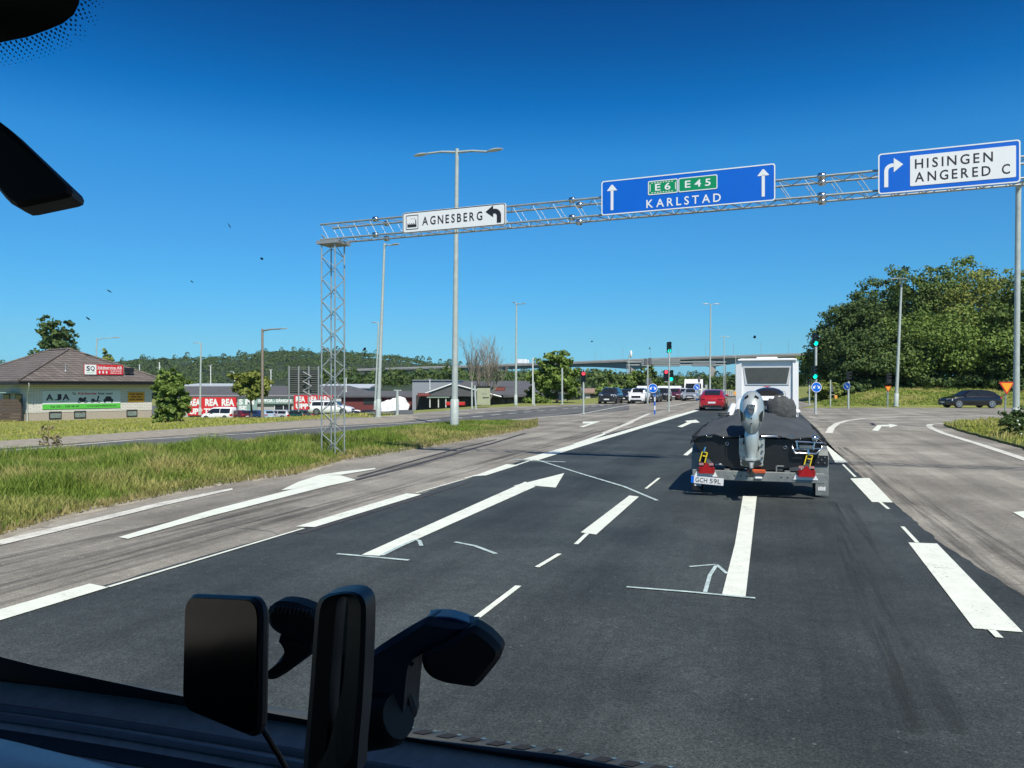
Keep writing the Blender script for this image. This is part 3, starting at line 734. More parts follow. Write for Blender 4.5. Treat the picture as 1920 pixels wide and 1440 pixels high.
for i, (px, w, ty, d, lab) in enumerate(((1548, 60, 714, 80, 'pale green shrub on the bank beside the orange push-button box'), (1600, 70, 716, 80, 'shrub behind the keep-left sign post on the bank'), (1648, 80, 710, 82, 'shrub behind the small far yield sign on the bank'), (1720, 100, 708, 81, 'wide dark shrub on the bank just right of the lamp post'), (1800, 110, 704, 81, 'wide shrub on the bank directly above the dark hatchback'), (1880, 100, 700, 79, 'shrub on the bank behind the near yield sign'))):
    px_tree('shrub', lab, px, None, ty, w, d, 1500, 0.28, M_leafC if i == 0 else M_leafD, 60+i, k=6, z0f=0.0, cat='shrub', group=GS, limbs=False)
px_tree('broadleaf_tree', 'bushy green tree with thin stems standing on the far corner right of the electrical cabinet', 1043, 759, 655, 84, 82, 5200, 0.26, M_leafB, 81, k=14, z0f=0.12, taper=.5)
px_tree('shrub', 'low round shrub at the foot of the bushy tree on the far corner', 1012, 759, 738, 40, 80, 700, 0.2, M_leafB, 82, k=5, z0f=0, cat='shrub', limbs=False)
px_tree('shrub', 'small dark shrub beside the lamp post in front of the low grey restaurant', 996, 758, 722, 26, 84, 600, 0.2, M_leafD, 83, k=5, z0f=0, cat='shrub', limbs=False)
px_tree('broadleaf_tree', 'loose dark tree rising behind the ridge of the white brick building', 108, 700, 590, 60, 120, 2000, 0.42, M_leafD, 84, k=12, z0f=0.1, taper=.35)
px_tree('broadleaf_tree', 'thin pale treetop showing just over the red roof sign', 200, 700, 652, 26, 130, 220, 0.4, M_leafC, 85, k=4, z0f=.2)
px_tree('broadleaf_tree', 'dense rounded yellow-green tree touching the right corner of the white brick building', 319, 796, 690, 50, 66, 6000, 0.22, M_leafB, 86, k=20, z0f=-0.06, taper=.3)
px_tree('broadleaf_tree', 'small round-crowned street tree with one bare trunk in front of the red sale banners', 470, 790, 694, 62, 70, 3200, 0.22, M_leafC, 87, k=9, z0f=0.45, taper=.35)
px_tree('pine_tree', 'dark pointed conifer in the clump behind the queue of oncoming cars', 1156, 752, 690, 34, 130, 1500, 0.35, M_leafD, 88, k=8, z0f=.02, taper=.9)
px_tree('broadleaf_tree', 'thin half-bare tree left of the pointed conifer behind the queue', 1144, 752, 690, 26, 126, 260, 0.4, M_leafA, 93, k=6, z0f=.25)
px_tree('broadleaf_tree', 'left half of the bushy clump behind the blue double-arrow sign', 1192, 752, 692, 46, 132, 1700, 0.42, M_leafB, 89, k=9, z0f=.02)
px_tree('broadleaf_tree', 'tallest bushy tree of the clump behind the paired grey signal heads', 1216, 752, 686, 50, 128, 2200, 0.42, M_leafA, 90, k=10, z0f=.02)
px_tree('shrub', 'green scrub left of the black oncoming car', 1138, 752, 718, 50, 120, 900, 0.4, M_leafB, 91, k=6, z0f=0, cat='shrub', limbs=False)
px_tree('broadleaf_tree', 'small round tree standing alone against the sky left of the keep-left sign', 1300, 745, 706, 22, 190, 700, 0.5, M_leafD, 92, k=6, z0f=.1)
# low treeline far beyond the junction and in front of the hill
rnd = random.Random(5); vs, fs = [], []
for k in range(150):
    if k < 60: px, d, r = rnd.uniform(1240, 1400), rnd.uniform(210, 300), rnd.uniform(1.8, 3.4)
    else: px, d, r = rnd.uniform(600, 1130), rnd.uniform(240, 330), rnd.uniform(2.5, 4.5)
    c = P(px, 724, d); c.z = r*0.7+(1.0 if k > 59 else 0)
    for j in range(70):
        q = Vector((rnd.gauss(0, 1), rnd.gauss(0, 1), rnd.gauss(0, 1))).normalized(); q.z = abs(q.z)*1.3-.3
        leaf(vs, fs, c+q*r*rnd.uniform(.7, 1), r*.28, rnd, .4, q)
b = MB(); b.v, b.f, b.s = [tuple(v) for v in vs], fs, [False]*len(fs)
kind(b.build('treeline', M_leafD), 'stuff')
# bare tree
def bare_tree(px, pb, pt, d):
    base = P(px, pb, d); H = P(px, pt, d).z-base.z; rnd = random.Random(77)
    t = thing('bare_tree', 'leafless grey tree with many upright twigs behind the electrical cabinet', 'tree', base, 0, 'trees around the junction')
    b = MB(); tw = MB()
    def grow(p, dr, L, r, lev):
        pts = [p]; q = p; dd = dr.copy()
        for i in range(4):
            dd = (dd+Vector((rnd.gauss(0, .12), rnd.gauss(0, .12), .05))).normalized(); q = q+dd*L/4; pts.append(q)
        (b if lev < 2 else tw).tube(pts, [r, r*.85, r*.7, r*.5, r*.3], 6 if lev < 2 else 4, cap=False)
        if lev < 3:
            for i in range(5 if lev == 0 else 6 if lev == 1 else 5):
                k = rnd.uniform(.25, 1); s = pts[min(3, int(k*4))].lerp(pts[min(4, int(k*4)+1)], .5)
                a = rnd.uniform(0, 6.283); sp = .5 if lev else .42
                grow(s, (dd+Vector((math.cos(a)*sp, math.sin(a)*sp, .25))).normalized(), L*rnd.uniform(.45, .62), r*.5, lev+1)
    for k in range(9):
        a = k*.74+.3; w_ = .12+.36*(k % 3)/2; grow(Vector((math.cos(a)*.2, math.sin(a)*.2, 0)), Vector((math.cos(a)*w_, math.sin(a)*w_, 1)).normalized(), H*.55*rnd.uniform(.85, 1.1), .09, 0)
    b.build('trunk', M_deadbark, t); tw.build('twigs', M_deadbark, t)
bare_tree(908, 762, 622, 80)

# ------------------------------------------------------------------ sign gantry over the road
GE = Vector((0.924, -0.382, 0)); GN = Vector((0.382, 0.924, 0)); GA = Vector((-4.67, 18.8, 0))
ZT, ZB = 5.70, 5.33; GD = 0.50; GL = 21.0
def on_gantry(px, py, off=-0.12):
    """where the sight line through a pixel meets the vertical plane in front of the boom: (along, height)"""
    p0 = GA + GN*off; r = Vector(((px-CX)/F, 1, -(py-HZ)/F)); k = p0.dot(GN)/r.dot(GN); p = r*k
    return (p-p0).dot(GE), EYE+p.z
gan = thing('sign_gantry', 'galvanised lattice gantry carrying the three direction signs over the road', 'gantry', GA)
lat = MB(); ch = MB()
corner = lambda t, f, z: GA+GE*t+GN*GD*f+Vector((0, 0, z))
for f in (0, 1):
    for z in (ZT, ZB): ch.tube([corner(-.02, f, z), corner(GL, f, z)], 0.022, 6)
k = 0; t = 0.0
while t < GL:
    t2 = t+0.46
    for f in (0, 1):
        lat.tube([corner(t, f, ZT), corner(t+.23, f, ZB)], .007, 4)
    for z in (ZT, ZB):
        lat.tube([corner(t, 0, z), corner(t+.23, 1, z)], .010, 4); lat.tube([corner(t+.23, 1, z), corner(t2, 0, z)], .010, 4)
    t = t2
bm_ = ch.build('boom', M_steel, gan, world=True); lat.build('lattice_bracing', M_steel, bm_, world=True)
def mast(t):
    c0 = corner(t, 0, 0); w = 0.39
    cr = [c0+GE*a+GN*b_ for a, b_ in ((0, 0), (w, 0), (w, w), (0, w))]
    b = MB(); l = MB()
    for p in cr: b.tube([p+Vector((0, 0, -.2)), p+Vector((0, 0, ZB-.12))], .020, 6)
    z = 0.05; s = 0
    while z < ZB-.40:
        for i in range(4):
            a, c = cr[i], cr[(i+1) % 4]
            if (i+s) % 2: a, c = c, a
            l.tube([a+Vector((0, 0, z)), c+Vector((0, 0, z+.27))], .010, 4)
            l.tube([c+Vector((0, 0, z+.27)), a+Vector((0, 0, z+.54))], .010, 4)
        z += .54
    m_ = b.build('mast', M_steel, gan, world=True); l.build('lattice_bracing', M_steel, m_, world=True)
    b = MB()
    o = c0-GE*.12-GN*.06
    b.add([o+GE*x+GN*y+Vector((0, 0, z_)) for z_ in (ZB-.11, ZB-.03) for x, y in ((0, 0), (.62, 0), (.62, .56), (0, .56))], [(3, 2, 1, 0), (4, 5, 6, 7), (0, 1, 5, 4), (1, 2, 6, 5), (2, 3, 7, 6), (3, 0, 4, 7)])
    b.build('head_plate', M_grey, gan, world=True)
mast(0.02); mast(GL-.9)
# clamp couplers on the boom
for px, py in ((704, 426), (1073, 394), (1541, 352)):
    t, z = on_gantry(px, py, 0)
    for f in (0, 1):
        for z_ in (ZT, ZB):
            b = MB(); p = corner(t, f, z_); b.tube([p-GE*.07, p-GE*.05, p+GE*.05, p+GE*.07], [.04, .065, .065, .04], 10); b.build('chord_coupler', M_chrome, gan, world=True)

def gsign(name, label, quad):
    """a flat sign panel hung on the front of the boom; returns its Empty, width and height"""
    q = [on_gantry(*p) for p in quad]                   # TL TR BR BL
    t0, t1 = (q[0][0]+q[3][0])/2, (q[1][0]+q[2][0])/2; z1, z0 = (q[0][1]+q[1][1])/2, (q[2][1]+q[3][1])/2
    o = GA+GN*-.12+GE*t0+Vector((0, 0, z0))
    t = thing(name, label, 'road sign', o, math.atan2(GE.y, GE.x), 'direction signs on the gantry')
    return t, t1-t0, z1-z0
EX, EZ = Vector((1, 0, 0)), Vector((0, 0, 1))           # sign plane: +x along, +z up, faces -y
def flat(pts, y): return [(p[0], y, p[1]) for p in pts]
def sign_body(t, w, h, face, rim, r=.05, rimw=.035, inset=0.0):
    b = MB(); b.prism(flat(rrect(w, h, r), 0), (0, .045, 0)); b.build('panel', face, t)
    b = MB(); ring_faces(b, flat(rrect(w-2*inset, h-2*inset, r, x=inset, y=inset), -.003), flat(rrect(w-2*inset-2*rimw, h-2*inset-2*rimw, max(.01, r-rimw*.6), x=inset+rimw, y=inset+rimw), -.003)); b.build('border', rim, t)
    for k in (.12, .5, .88):
        b = MB(); b.box((w*k-.03, .046, .02), (w*k+.03, .10, h-.02)); b.build('bracket', M_steel, t)
def turn_arrow(b, x, y, w, h, side, y_=-.005, th=None):
    """shaft going up and bending to SIDE (+1 right), head at its end; box (x, y, w, h)"""
    th = th or w*.26; pts = []
    f = (lambda u: x+u) if side > 0 else (lambda u: x+w-u)
    r1 = w*.5; cy = y+h*.72
    # bend as an arc
    out, inn = [], []
    ro = w*.42; cx_, cz = ro, y+h*.66-ro+th*.5
    for k in range(9):
        a = math.pi-math.pi/2*k/8
        out.append((cx_+ro*math.cos(a), cz+ro*math.sin(a))); inn.append((cx_+(ro-th)*math.cos(a), cz+(ro-th)*math.sin(a)))
    xe = w*.52
    zc = cz+ro-th/2; hh = min(h*.33, w*.42)
    poly_ = [(0, y)]+out+[(xe, cz+ro)]
    b.add(flat([(f(p[0]), p[1]) for p in [(0, y)]+out+[(xe, cz+ro)]]+[(f(p[0]), p[1]) for p in [(th, y)]+inn+[(xe, cz+ro-th)]], y_), [(i, i+1, len(poly_)+i+1, len(poly_)+i) for i in range(len(poly_)-1)])
    b.poly(flat([(f(xe-.005), zc+hh), (f(w), zc), (f(xe-.005), zc-hh)], y_))
def up_arrow(b, x, y, w, h, y_=-.005):
    th = w*.27; hh = w*.55
    b.poly(flat([(x+w/2-th/2, y), (x+w/2+th/2, y), (x+w/2+th/2, y+h-hh*.9), (x+w/2-th/2, y+h-hh*.9)], y_))
    b.poly(flat([(x, y+h-hh), (x+.0, y+h-hh*1.06), (x+w, y+h-hh*1.06), (x+w, y+h-hh), (x+w*.56, y+h), (x+w*.44, y+h)], y_))

t, w, h = gsign('direction_sign', 'white sign reading AGNESBERG with a factory symbol and black left-turn arrow', ((755, 399), (948, 380.5), (948, 423), (755, 437)))
sign_body(t, w, h, M_signwhite, M_ink, .05, .016, .008)
b = MB(); put_text(b, 'AGNESBERG', (0, 0, 0), EX, EZ, w*.20, h*.32, w*.585, h*.40, .005, .012, 1.9); b.build('lettering', M_ink, t)
b = MB(); turn_arrow(b, w*.815, h*.13, w*.145, h*.82, -1, th=w*.04); b.build('arrow', M_ink, t)
b = MB(); sx, sy, sw, sh = w*.035, h*.17, w*.125, h*.68
ring_faces(b, flat(rrect(sw, sh, .012, 2, sx, sy), -.005), flat(rrect(sw-.026, sh-.026, .006, 2, sx+.013, sy+.013), -.005))
fx = sx+sw*.12; fw = sw*.74; by = sy+sh*.16
saw = [(fx, by), (fx+fw, by), (fx+fw, by+sh*.55), (fx+fw*.93, by+sh*.55), (fx+fw*.92, by+sh*.24)]
for k in range(4): saw += [(fx+fw*(.86-.22*k), by+sh*.16), (fx+fw*(.86-.22*k-.12), by+sh*.30)]
b.poly(flat([(fx, by), (fx+fw, by), (fx+fw, by+sh*.15), (fx, by+sh*.15)], -.005))
for k in range(4): b.poly(flat([(fx+fw*(.0+.21*k), by+sh*.14), (fx+fw*(.22+.21*k), by+sh*.14), (fx+fw*(.02+.21*k), by+sh*.30)], -.006))
b.poly(flat([(fx+fw*.86, by+sh*.1), (fx+fw*.98, by+sh*.1), (fx+fw*.96, by+sh*.52), (fx+fw*.88, by+sh*.52)], -.006))
for q in range(3): b.poly(flat([(fx+fw*(.70-.17*q), by+sh*(.60-.02*q)), (fx+fw*(.80-.17*q), by+sh*(.57+.03*(q % 2))), (fx+fw*(.82-.17*q), by+sh*.60), (fx+fw*(.72-.17*q), by+sh*(.63-.02*q))], -.006))
b.build('factory_symbol', M_ink, t)

t, w, h = gsign('direction_sign', 'wide blue sign reading E6 E45 KARLSTAD with two upward arrows', ((1128, 340.5), (1454, 305.5), (1454, 375), (1128, 405)))
sign_body(t, w, h, M_signblue, M_signwhite, .05, .022)
b = MB(); put_text(b, 'KARLSTAD', (0, 0, 0), EX, EZ, w*.275, h*.10, w*.43, h*.235, .005, .014, 1.9); b.build('lettering', M_signwhite, t)
for x in (.035, .905):
    b = MB(); up_arrow(b, w*x, h*.13, w*.062, h*.74); b.build('arrow', M_signwhite, t)
gx, gw, gx2, gw2, gy, gh = w*.285, w*.175, w*.464, w*.222, h*.46, h*.40
for x, ww, s, dash in ((gx, gw, 'E6', True), (gx2, gw2, 'E45', False)):
    b = MB(); b.prism(flat(rrect(ww, gh, .03, x=x, y=gy), -.006), (0, .004, 0)); fld = b.build('route_field', M_signgreen, t)
    b = MB(); ring_faces(b, flat(rrect(ww, gh, .03, x=x, y=gy), -.008), flat(rrect(ww-.036, gh-.036, .018, x=x+.018, y=gy+.018), -.008))
    if dash:
        i0, i1, th = .05, .012, .02
        for k in range(8):
            xx = x+.07+k*(ww-.14)/8
            for yy in (gy+.035, gy+gh-.052): b.poly(flat([(xx, yy), (xx+.03, yy), (xx+.03, yy+.016), (xx, yy+.016)], -.008))
        for k in range(5):
            yy = gy+.07+k*(gh-.14)/5
            for xx in (x+.035, x+ww-.052): b.poly(flat([(xx, yy), (xx+.016, yy), (xx+.016, yy+.03), (xx, yy+.03)], -.008))
    put_text(b, s, (0, 0, 0), EX, EZ, x+ww*(.24 if dash else .17), gy+gh*.27, ww*(.52 if dash else .66), gh*.50, .009, .02, 2.2)
    b.build('route_number', M_signwhite, fld)
t, w, h = gsign('direction_sign', 'blue sign with white field reading HISINGEN ANGERED C and a right-turn arrow', ((1647, 287), (1914, 263), (1914, 345.5), (1647, 361)))
sign_body(t, w, h, M_signblue, M_signwhite, .05, .022)
b = MB(); turn_arrow(b, w*.045, h*.16, w*.14, h*.80, 1, th=w*.03); b.build('arrow', M_signwhite, t)
b = MB(); b.prism(flat(rrect(w*.735, h*.74, .02, x=w*.235, y=h*.13), -.006), (0, .004, 0)); fld = b.build('white_field', M_signwhite, t)
b = MB(); put_text(b, 'HISINGEN', (0, 0, 0), EX, EZ, w*.27, h*.545, w*.545, h*.235, .008, .012, 1.9); put_text(b, 'ANGERED', (0, 0, 0), EX, EZ, w*.27, h*.22, w*.53, h*.235, .008, .012, 1.9);
b.build('lettering', M_ink, fld)
b = MB(); put_text(b, 'C', (0, 0, 0), EX, EZ, w*.875, h*.22, w*.055, h*.235, .008, .012); b.build('letter', M_ink, fld)
# ------------------------------------------------------------------ lamp posts
def lamp_post(label, base, top, arms, d=None, r=(.10, .05), m=None, head=.62, group='street lamps around the junction', sleeve=True):
    """base, top and arm ends as sight-line points; arms: (px, py, extra distance)"""
    if d is None: b0 = GT(*base); d = b0.y
    else: b0 = P(base[0], base[1], d)
    t0 = P(top[0], top[1], d); m = m or M_pole
    t = thing('street_lamp', label, 'street lamp', b0, 0, group)
    b = MB(); b.tube([b0, b0.lerp(t0, .3), t0], [r[0], r[0]*.8, r[1]], 10)
    b.tube([b0, b0+Vector((0, 0, .04))], r[0]*1.7, 10)
    if sleeve: b.tube([b0, b0.lerp(t0, .10), b0.lerp(t0, .102)], [r[0]*1.22, r[0]*1.18, r[0]], 10)
    b.build('pole', m, t, world=True)
    for px, py, dd in arms:
        e = P(px, py, d+dd); ax = (e-t0); s0 = t0-Vector((0, 0, .15)); L = ax.length; hd = e-s0; hx = Vector((ax.x, ax.y, 0)).normalized()
        hs_ = e-hx*head
        a = MB(); a.tube([s0, s0.lerp(hs_, .5)+Vector((0, 0, .05)), hs_], [r[1]*.75, r[1]*.6, r[1]*.6], 7); arm = a.build('arm', m, t, world=True)
        g = MB(); ny = Vector((-hx.y, hx.x, 0)); w = head*.22
        rings = []
        for k, (ww, hh) in enumerate(((.3, .3), (.8, .8), (1, 1), (.9, .8), (.45, .35))):
            c = hs_.lerp(e, k/4); rings.append([c+ny*w*ww*math.cos(q*math.pi/4)+Vector((0, 0, head*.10*hh*(math.sin(q*math.pi/4) if q < 5 else .45*math.sin(q*math.pi/4)))) for q in range(8)])
        g.loft(rings); lh = g.build('lamp_head', M_head, t, world=True)
        g = MB(); c = hs_.lerp(e, .5)-Vector((0, 0, head*.052)); g.add([c+hx*head*.28*sx+ny*w*.65*sy for sx, sy in ((-1, -1), (1, -1), (1, 1), (-1, 1))], [(3, 2, 1, 0)]); g.build('lens', M_lens, lh, world=False) if False else None
    return t
M_head = mat('lamp head casing', (0.52, 0.55, 0.54), 0.4, 0.3, var=0.06)
M_brownpole = mat('weathered wooden pole', (0.26, 0.21, 0.17), 0.8, var=0.25, scale=8)
M_whitepole = mat('white pole', (0.68, 0.70, 0.68), 0.5, var=0.06)
lamp_post('tall grey double-arm lamp post on the grass median, rising behind the AGNESBERG sign', (852, 802), (857, 279), [(777, 293, 1.2), (942, 279, -1.2)], r=(.15, .075), head=.75)
lamp_post('grey single-arm lamp post on the lawn tip, arm ending just below the AGNESBERG sign', (709, 782), (721, 456), [(748, 457, -1.0)], r=(.12, .06), head=.7)
lamp_post('thin grey lamp post with a short arm to the left, close beside the single-arm post', (703, 768), (710, 606), [(697, 605, .5)], d=62, r=(.09, .06))
lamp_post('grey double-arm lamp post between the bare tree and the bushy tree', (967, 760), (968.5, 568), [(962, 568, 1), (986, 569, -1)], d=70, r=(.13, .06))
lamp_post('tall double-arm lamp post rising behind the red car', (1331, 751), (1332.5, 571), [(1317, 570, 0), (1351, 570, 0)], d=92, r=(.13, .07), head=.9)
lamp_post('smaller far double-arm lamp post left of the motorhome roof', (1357, 742), (1358, 631), [(1350, 631, 0), (1369, 631, 0)], d=150, r=(.12, .07), head=.9)
lamp_post('distant thin lamp post beside the left edge of the motorhome', (1379.5, 742), (1379.5, 667), [(1374, 667, 0)], d=160, r=(.10, .06))
lamp_post('brown wooden lamp post with a long curved arm behind the lawn', (492, 786), (492, 617), [(539, 616, -1.5)], d=68, r=(.14, .10), m=M_brownpole, head=.8, sleeve=False)
lamp_post('slim grey lamp post with an arm to the left standing over the sale banners', (375, 778), (377, 643), [(362, 643, 0.5)], d=70, r=(.11, .06))
lamp_post('lamp post with an arm to the right showing behind the brick building roof', (179, 700), (182, 634), [(224, 633, -1)], d=92, r=(.09, .07), head=1.1, sleeve=False)
for lab, bx, by, ty, arm in (('small white parking lamp in front of the wooded hill, left of the round street tree', 395, 722, 683, None), ('white parking lamp with a hooked arm left of the round street tree', 440, 735, 698, (430, 697, 0)), ('small white parking lamp right of the wooden lamp post', 508, 724, 691, None), ('small white parking lamp seen through the right of the lattice mast', 649, 735, 707, None), ('white parking lamp on the grey flat-roofed box building', 806, 730, 709, None), ('white lamp standing over the right slope of the brick roof', 299, 698, 676, (293, 690, 0))):
    lamp_post(lab, (bx, by), (bx, ty+3), [arm] if arm else [(bx+3.5, ty+2, 0)], d=100, r=(.08, .07), m=M_whitepole, head=.5, group='white parking lamps', sleeve=False)
lamp_post('grey double-arm lamp post in front of the wood on the right bank', (1680, 762), (1690.5, 526), [(1667, 524, .8), (1699, 522, -.6)], d=66, r=(.16, .08), head=.9)
lamp_post('tall grey pole at the traffic island, passing behind the HISINGEN sign', (1905, 812), (1909.5, 345), [(1925, 338, -2)], d=29.5, r=(.125, .095), head=.7)
# plain posts
def post(name, label, cat, base, top, d=None, r=.06, m=None, group=None):
    b0 = GT(*base) if d is None else P(base[0], base[1], d); t0 = P(top[0], top[1], b0.y)
    t = thing(name, label, cat, b0, 0, group)
    b = MB(); b.tube([b0, t0], r, 10); b.tube([b0, b0+Vector((0, 0, .03))], r*1.8, 10); b.build('pole', m or M_pole, t, world=True)
    return t, b0, t0
t, b0, t0 = post('post', 'short pale post with a T-shaped top on the gravel corner left of the lamp post', 'post', (745, 778), (745, 733), r=.08)
b = MB(); b.tube([t0-Vector((.22, 0, -.04)), t0+Vector((.25, 0, .02))], [.03, .035], 8); b.build('crosspiece', M_pole, t, world=True)
post('post', 'white thin pole left of the bushy tree on the far corner', 'post', (999, 758), (999, 671), d=75, r=.07, m=M_whitepole, group='slim poles on the far corner')
post('post', 'grey post standing in front of the right side of the bushy tree', 'post', (1054, 758), (1054, 690), d=73, r=.085, group='slim poles on the far corner')
post('post', 'pale post touching the left side of the electrical cabinet', 'post', (892.5, 768), (890, 723), d=58, r=.07, group='slim poles on the far corner')
post('post', 'dark-topped post just left of the cabinet with its twin', 'post', (885, 766), (884.5, 716), d=60, r=.07, group='slim poles on the far corner')
post('post', 'slim post in front of the low restaurant windows right of the cabinet', 'post', (1002, 761), (1001, 716), d=66, r=.06, group='slim poles on the far corner')
for x, lab in ((1392, 'slim guard-rail post nearest the motorhome'),): pass

# ------------------------------------------------------------------ traffic lights and round signs
M_case = mat('signal housing', (0.010, 0.011, 0.012), 0.5, var=0.1)
M_off = mat('unlit signal lens', (0.03, 0.028, 0.026), 0.2, var=0.1)
M_greenlamp = mat('lit green signal', (0.0, 0.35, 0.22), 0.3, emit=(0.0, 0.9, 0.55), es=1.6)
M_redlamp = mat('lit red signal', (0.5, 0.02, 0.02), 0.3, emit=(1.0, 0.06, 0.10), es=1.3)
M_band = mat('blue post band', (0.02, 0.13, 0.5), 0.5, var=0.05)
def head(t, px, py0, py1, d, lit=None, yaw=0.0, back=False, lens=True):
    """three-lamp signal head whose face spans py0..py1 on the sight line"""
    top, bot = P(px, py0, d), P(px, py1, d); h = top.z-bot.z; w = h*.40; c = bot
    Mx = Matrix.Translation(c) @ Matrix.Rotation(yaw, 4, 'Z')
    b = MB(); b.box((-w/2, -.02, 0), (w/2, .2, h), Mx, bevel=.03)
    hd = b.build('signal_head', M_case if not back else M_sigback, t, world=True)
    if back: return
    for k in range(3):
        z = h*(.83-.33*k); m = M_off
        if lit == 'green' and k == 2: m = M_greenlamp
        if lit == 'red' and k == 0: m = M_redlamp
        b = MB(); g = [Mx @ Vector((w*.40*math.cos(a*math.pi/8), -.035, z+w*.40*math.sin(a*math.pi/8))) for a in range(16)]
        b.poly(g); b.build('lamp', m, hd, world=True)
        b = MB()                                        # hood over each lamp
        ro = [(w*.44*math.cos(math.pi*a/8), z+w*.44*math.sin(math.pi*a/8)) for a in range(9)]
        b.add([Mx @ Vector((x, -.02, y)) for x, y in ro]+[Mx @ Vector((x, -.20, y+.01)) for x, y in ro], [(i, i+1, 10+i, 9+i) for i in range(8)])
        b.build('hood', M_case if not back else M_sigback, hd, world=True)
M_sigback = mat('grey signal back', (0.10, 0.105, 0.11), 0.5, var=0.1)
def round_sign(t, px, py, rpx, d, kind_='both', squeeze=1.0, name='blue_sign_face'):
    c = P(px, py, d)-Vector((0, .12, 0)); r = rpx/F*d
    e = Vector((squeeze, -math.sqrt(max(0, 1-squeeze**2)), 0)); z = Vector((0, 0, 1)); nn = e.cross(z)
    b = MB(); pr = [c+e*r*math.cos(a*math.pi/14)+z*r*math.sin(a*math.pi/14) for a in range(28)]
    b.prism(pr, -nn*.02); pl = b.build(name, M_signblue, t, world=True)
    b = MB(); ring_faces(b, [p+nn*.003 for p in pr], [c+(p-c)*.91+nn*.003 for p in pr]); b.build('white_rim', M_signwhite, pl, world=True)
    b = MB(); q = lambda x, y: c+e*x*r+z*y*r+nn*.004
    if kind_ == 'both':
        for s in (-1, 1):
            b.poly([q(s*.10, .28), q(s*.28, .36), q(s*.52, .10), q(s*.38, .0)][::s]); b.poly([q(s*.68, -.28), q(s*.22, -.24), q(s*.36, -.02), q(s*.50, .10), q(s*.66, .22)][::s])
    else:
        s = 1
        b.poly([q(-.48, .38), q(-.36, .50), q(.22, -.06), q(.08, -.2)]); b.poly([q(.45, -.45), q(-.10, -.36), q(.38, .14)])
    b.build('arrow', M_signwhite, pl, world=True)
def yield_sign(label, px, py0, py1, wpx, base, d, r=.035, lamp=False):
    t, b0, t0 = post('yield_sign', label, 'yield sign', base, (px, py1-2), d=d, r=r, m=M_steel, group='yield signs')
    c0, c1 = P(px, py0, d), P(px, py1, d); h = c0.z-c1.z; w = wpx/F*d; y = d-.09
    def tri_(k, yy):
        cx, cz = c0.x, c0.z-h*.36; pts = []
        for a, b_ in ((-w/2, h*.36), (w/2, h*.36), (0, -h*.64)):
            pts.append(Vector((cx+a*k, yy, cz+b_*k)))
        return pts
    def rounded(p3, f=.06):
        o = []
        for i in range(3):
            a, b_, c = p3[i-1], p3[i], p3[(i+1) % 3]
            for k in range(5):
                s = k/4; u = b_.lerp(a, f*(1-s)); v = b_.lerp(c, f*s); o.append(u.lerp(v, .5) if 0 < s < 1 else (u if s == 0 else v))
        return o
    b = MB(); b.prism(rounded(tri_(1, y)), (0, .02, 0)); b.build('red_border', M_signred, t, world=True)
    b = MB(); b.poly(rounded(tri_(.74, y-.004), .04)); b.build('yellow_field', M_signyellow, t, world=True)
    return t
TS = 'traffic signals at the junction'
t, b0, t0 = post('traffic_light', 'signal post left of the red car with two green heads and one red', 'traffic light', (1254, 771), (1255, 655), r=.055, group=TS)
d = b0.y
head(t, 1255, 641, 661.5, d, 'green'); head(t, 1249, 694, 715, d, 'red'); head(t, 1258.5, 694, 714.5, d, 'green')
b = MB(); b.tube([P(1246, 716, d), P(1260, 716, d)], .025, 6); b.build('bracket', M_pole, t, world=True)
t, b0, t0 = post('traffic_light', 'signal post with only a red light on the median left of the oncoming cars', 'traffic light', (1094, 776), (1094, 716), r=.06, group=TS)
head(t, 1094, 697, 718, b0.y, 'red'); b = MB(); b.tube([P(1094, 698, b0.y), P(1094, 692.5, b0.y)], [.05, .02], 6); b.build('finial', M_case, t, world=True)
t, b0, t0 = post('traffic_light', 'thick signal post right of the motorhome with two green heads and a blue sign', 'traffic light', (1529, 776), (1530, 640), r=.075, group=TS)
d = b0.y; head(t, 1529.5, 624, 648, d-.1, 'green'); head(t, 1528, 686, 710, d-.1, 'green'); round_sign(t, 1529.5, 726, 9.6, d)
t, b0, t0 = post('traffic_light', 'signal post seen from behind with paired grey heads, over the oncoming queue', 'traffic light', (1214.5, 758), (1214.5, 684), d=76, r=.07, group=TS)
head(t, 1211, 672, 685, 76, back=True); head(t, 1219, 671, 684.5, 76, back=True); head(t, 1213, 709, 721, 77, back=True); head(t, 1219, 709, 721, 77, back=True)
b = MB(); b.tube([P(1210, 686, 76), P(1220, 686, 76)], .03, 6); b.build('bracket', M_pole, t, world=True)
t, b0, t0 = post('traffic_light', 'signal post turned sideways with a blue keep-right sign edge-on, in front of the wood', 'traffic light', (1590.5, 767), (1591, 715), d=60, r=.075, group=TS)
head(t, 1592, 697, 713, 60, yaw=R(62)); round_sign(t, 1586.5, 724, 7, 60, 'single', .55)
t, b0, t0 = post('traffic_light', 'short signal post at the left edge of the wood behind the motorhome corner', 'traffic light', (1517.5, 760), (1517.5, 715), d=70, r=.07, group=TS)
head(t, 1516.5, 711, 722, 70, yaw=R(-50))
t, b0, t0 = post('traffic_light', 'slim post carrying an orange push-button box on a short arm', 'signal post', (1557, 762), (1557, 712), d=67, r=.06, group=TS)
head(t, 1560, 723, 735, 67, back=True)
b = MB(); b.tube([P(1557, 740, 67), P(1565, 740, 67)], .025, 6); b.build('arm', M_pole, t, world=True)
M_orange = mat('orange box', (0.75, 0.33, 0.06), 0.5, var=0.05)
b = MB(); a = P(1564, 748, 67); b.box((a.x, 66.9, a.z), (a.x+.25, 67.1, a.z+.33), bevel=.03); b.build('push_button_box', M_orange, t, world=True)
t = yield_sign('small far yield sign on a grey post with signal head before the wood', 1664.5, 724, 735, 12, (1664, 763), 66, r=.075)
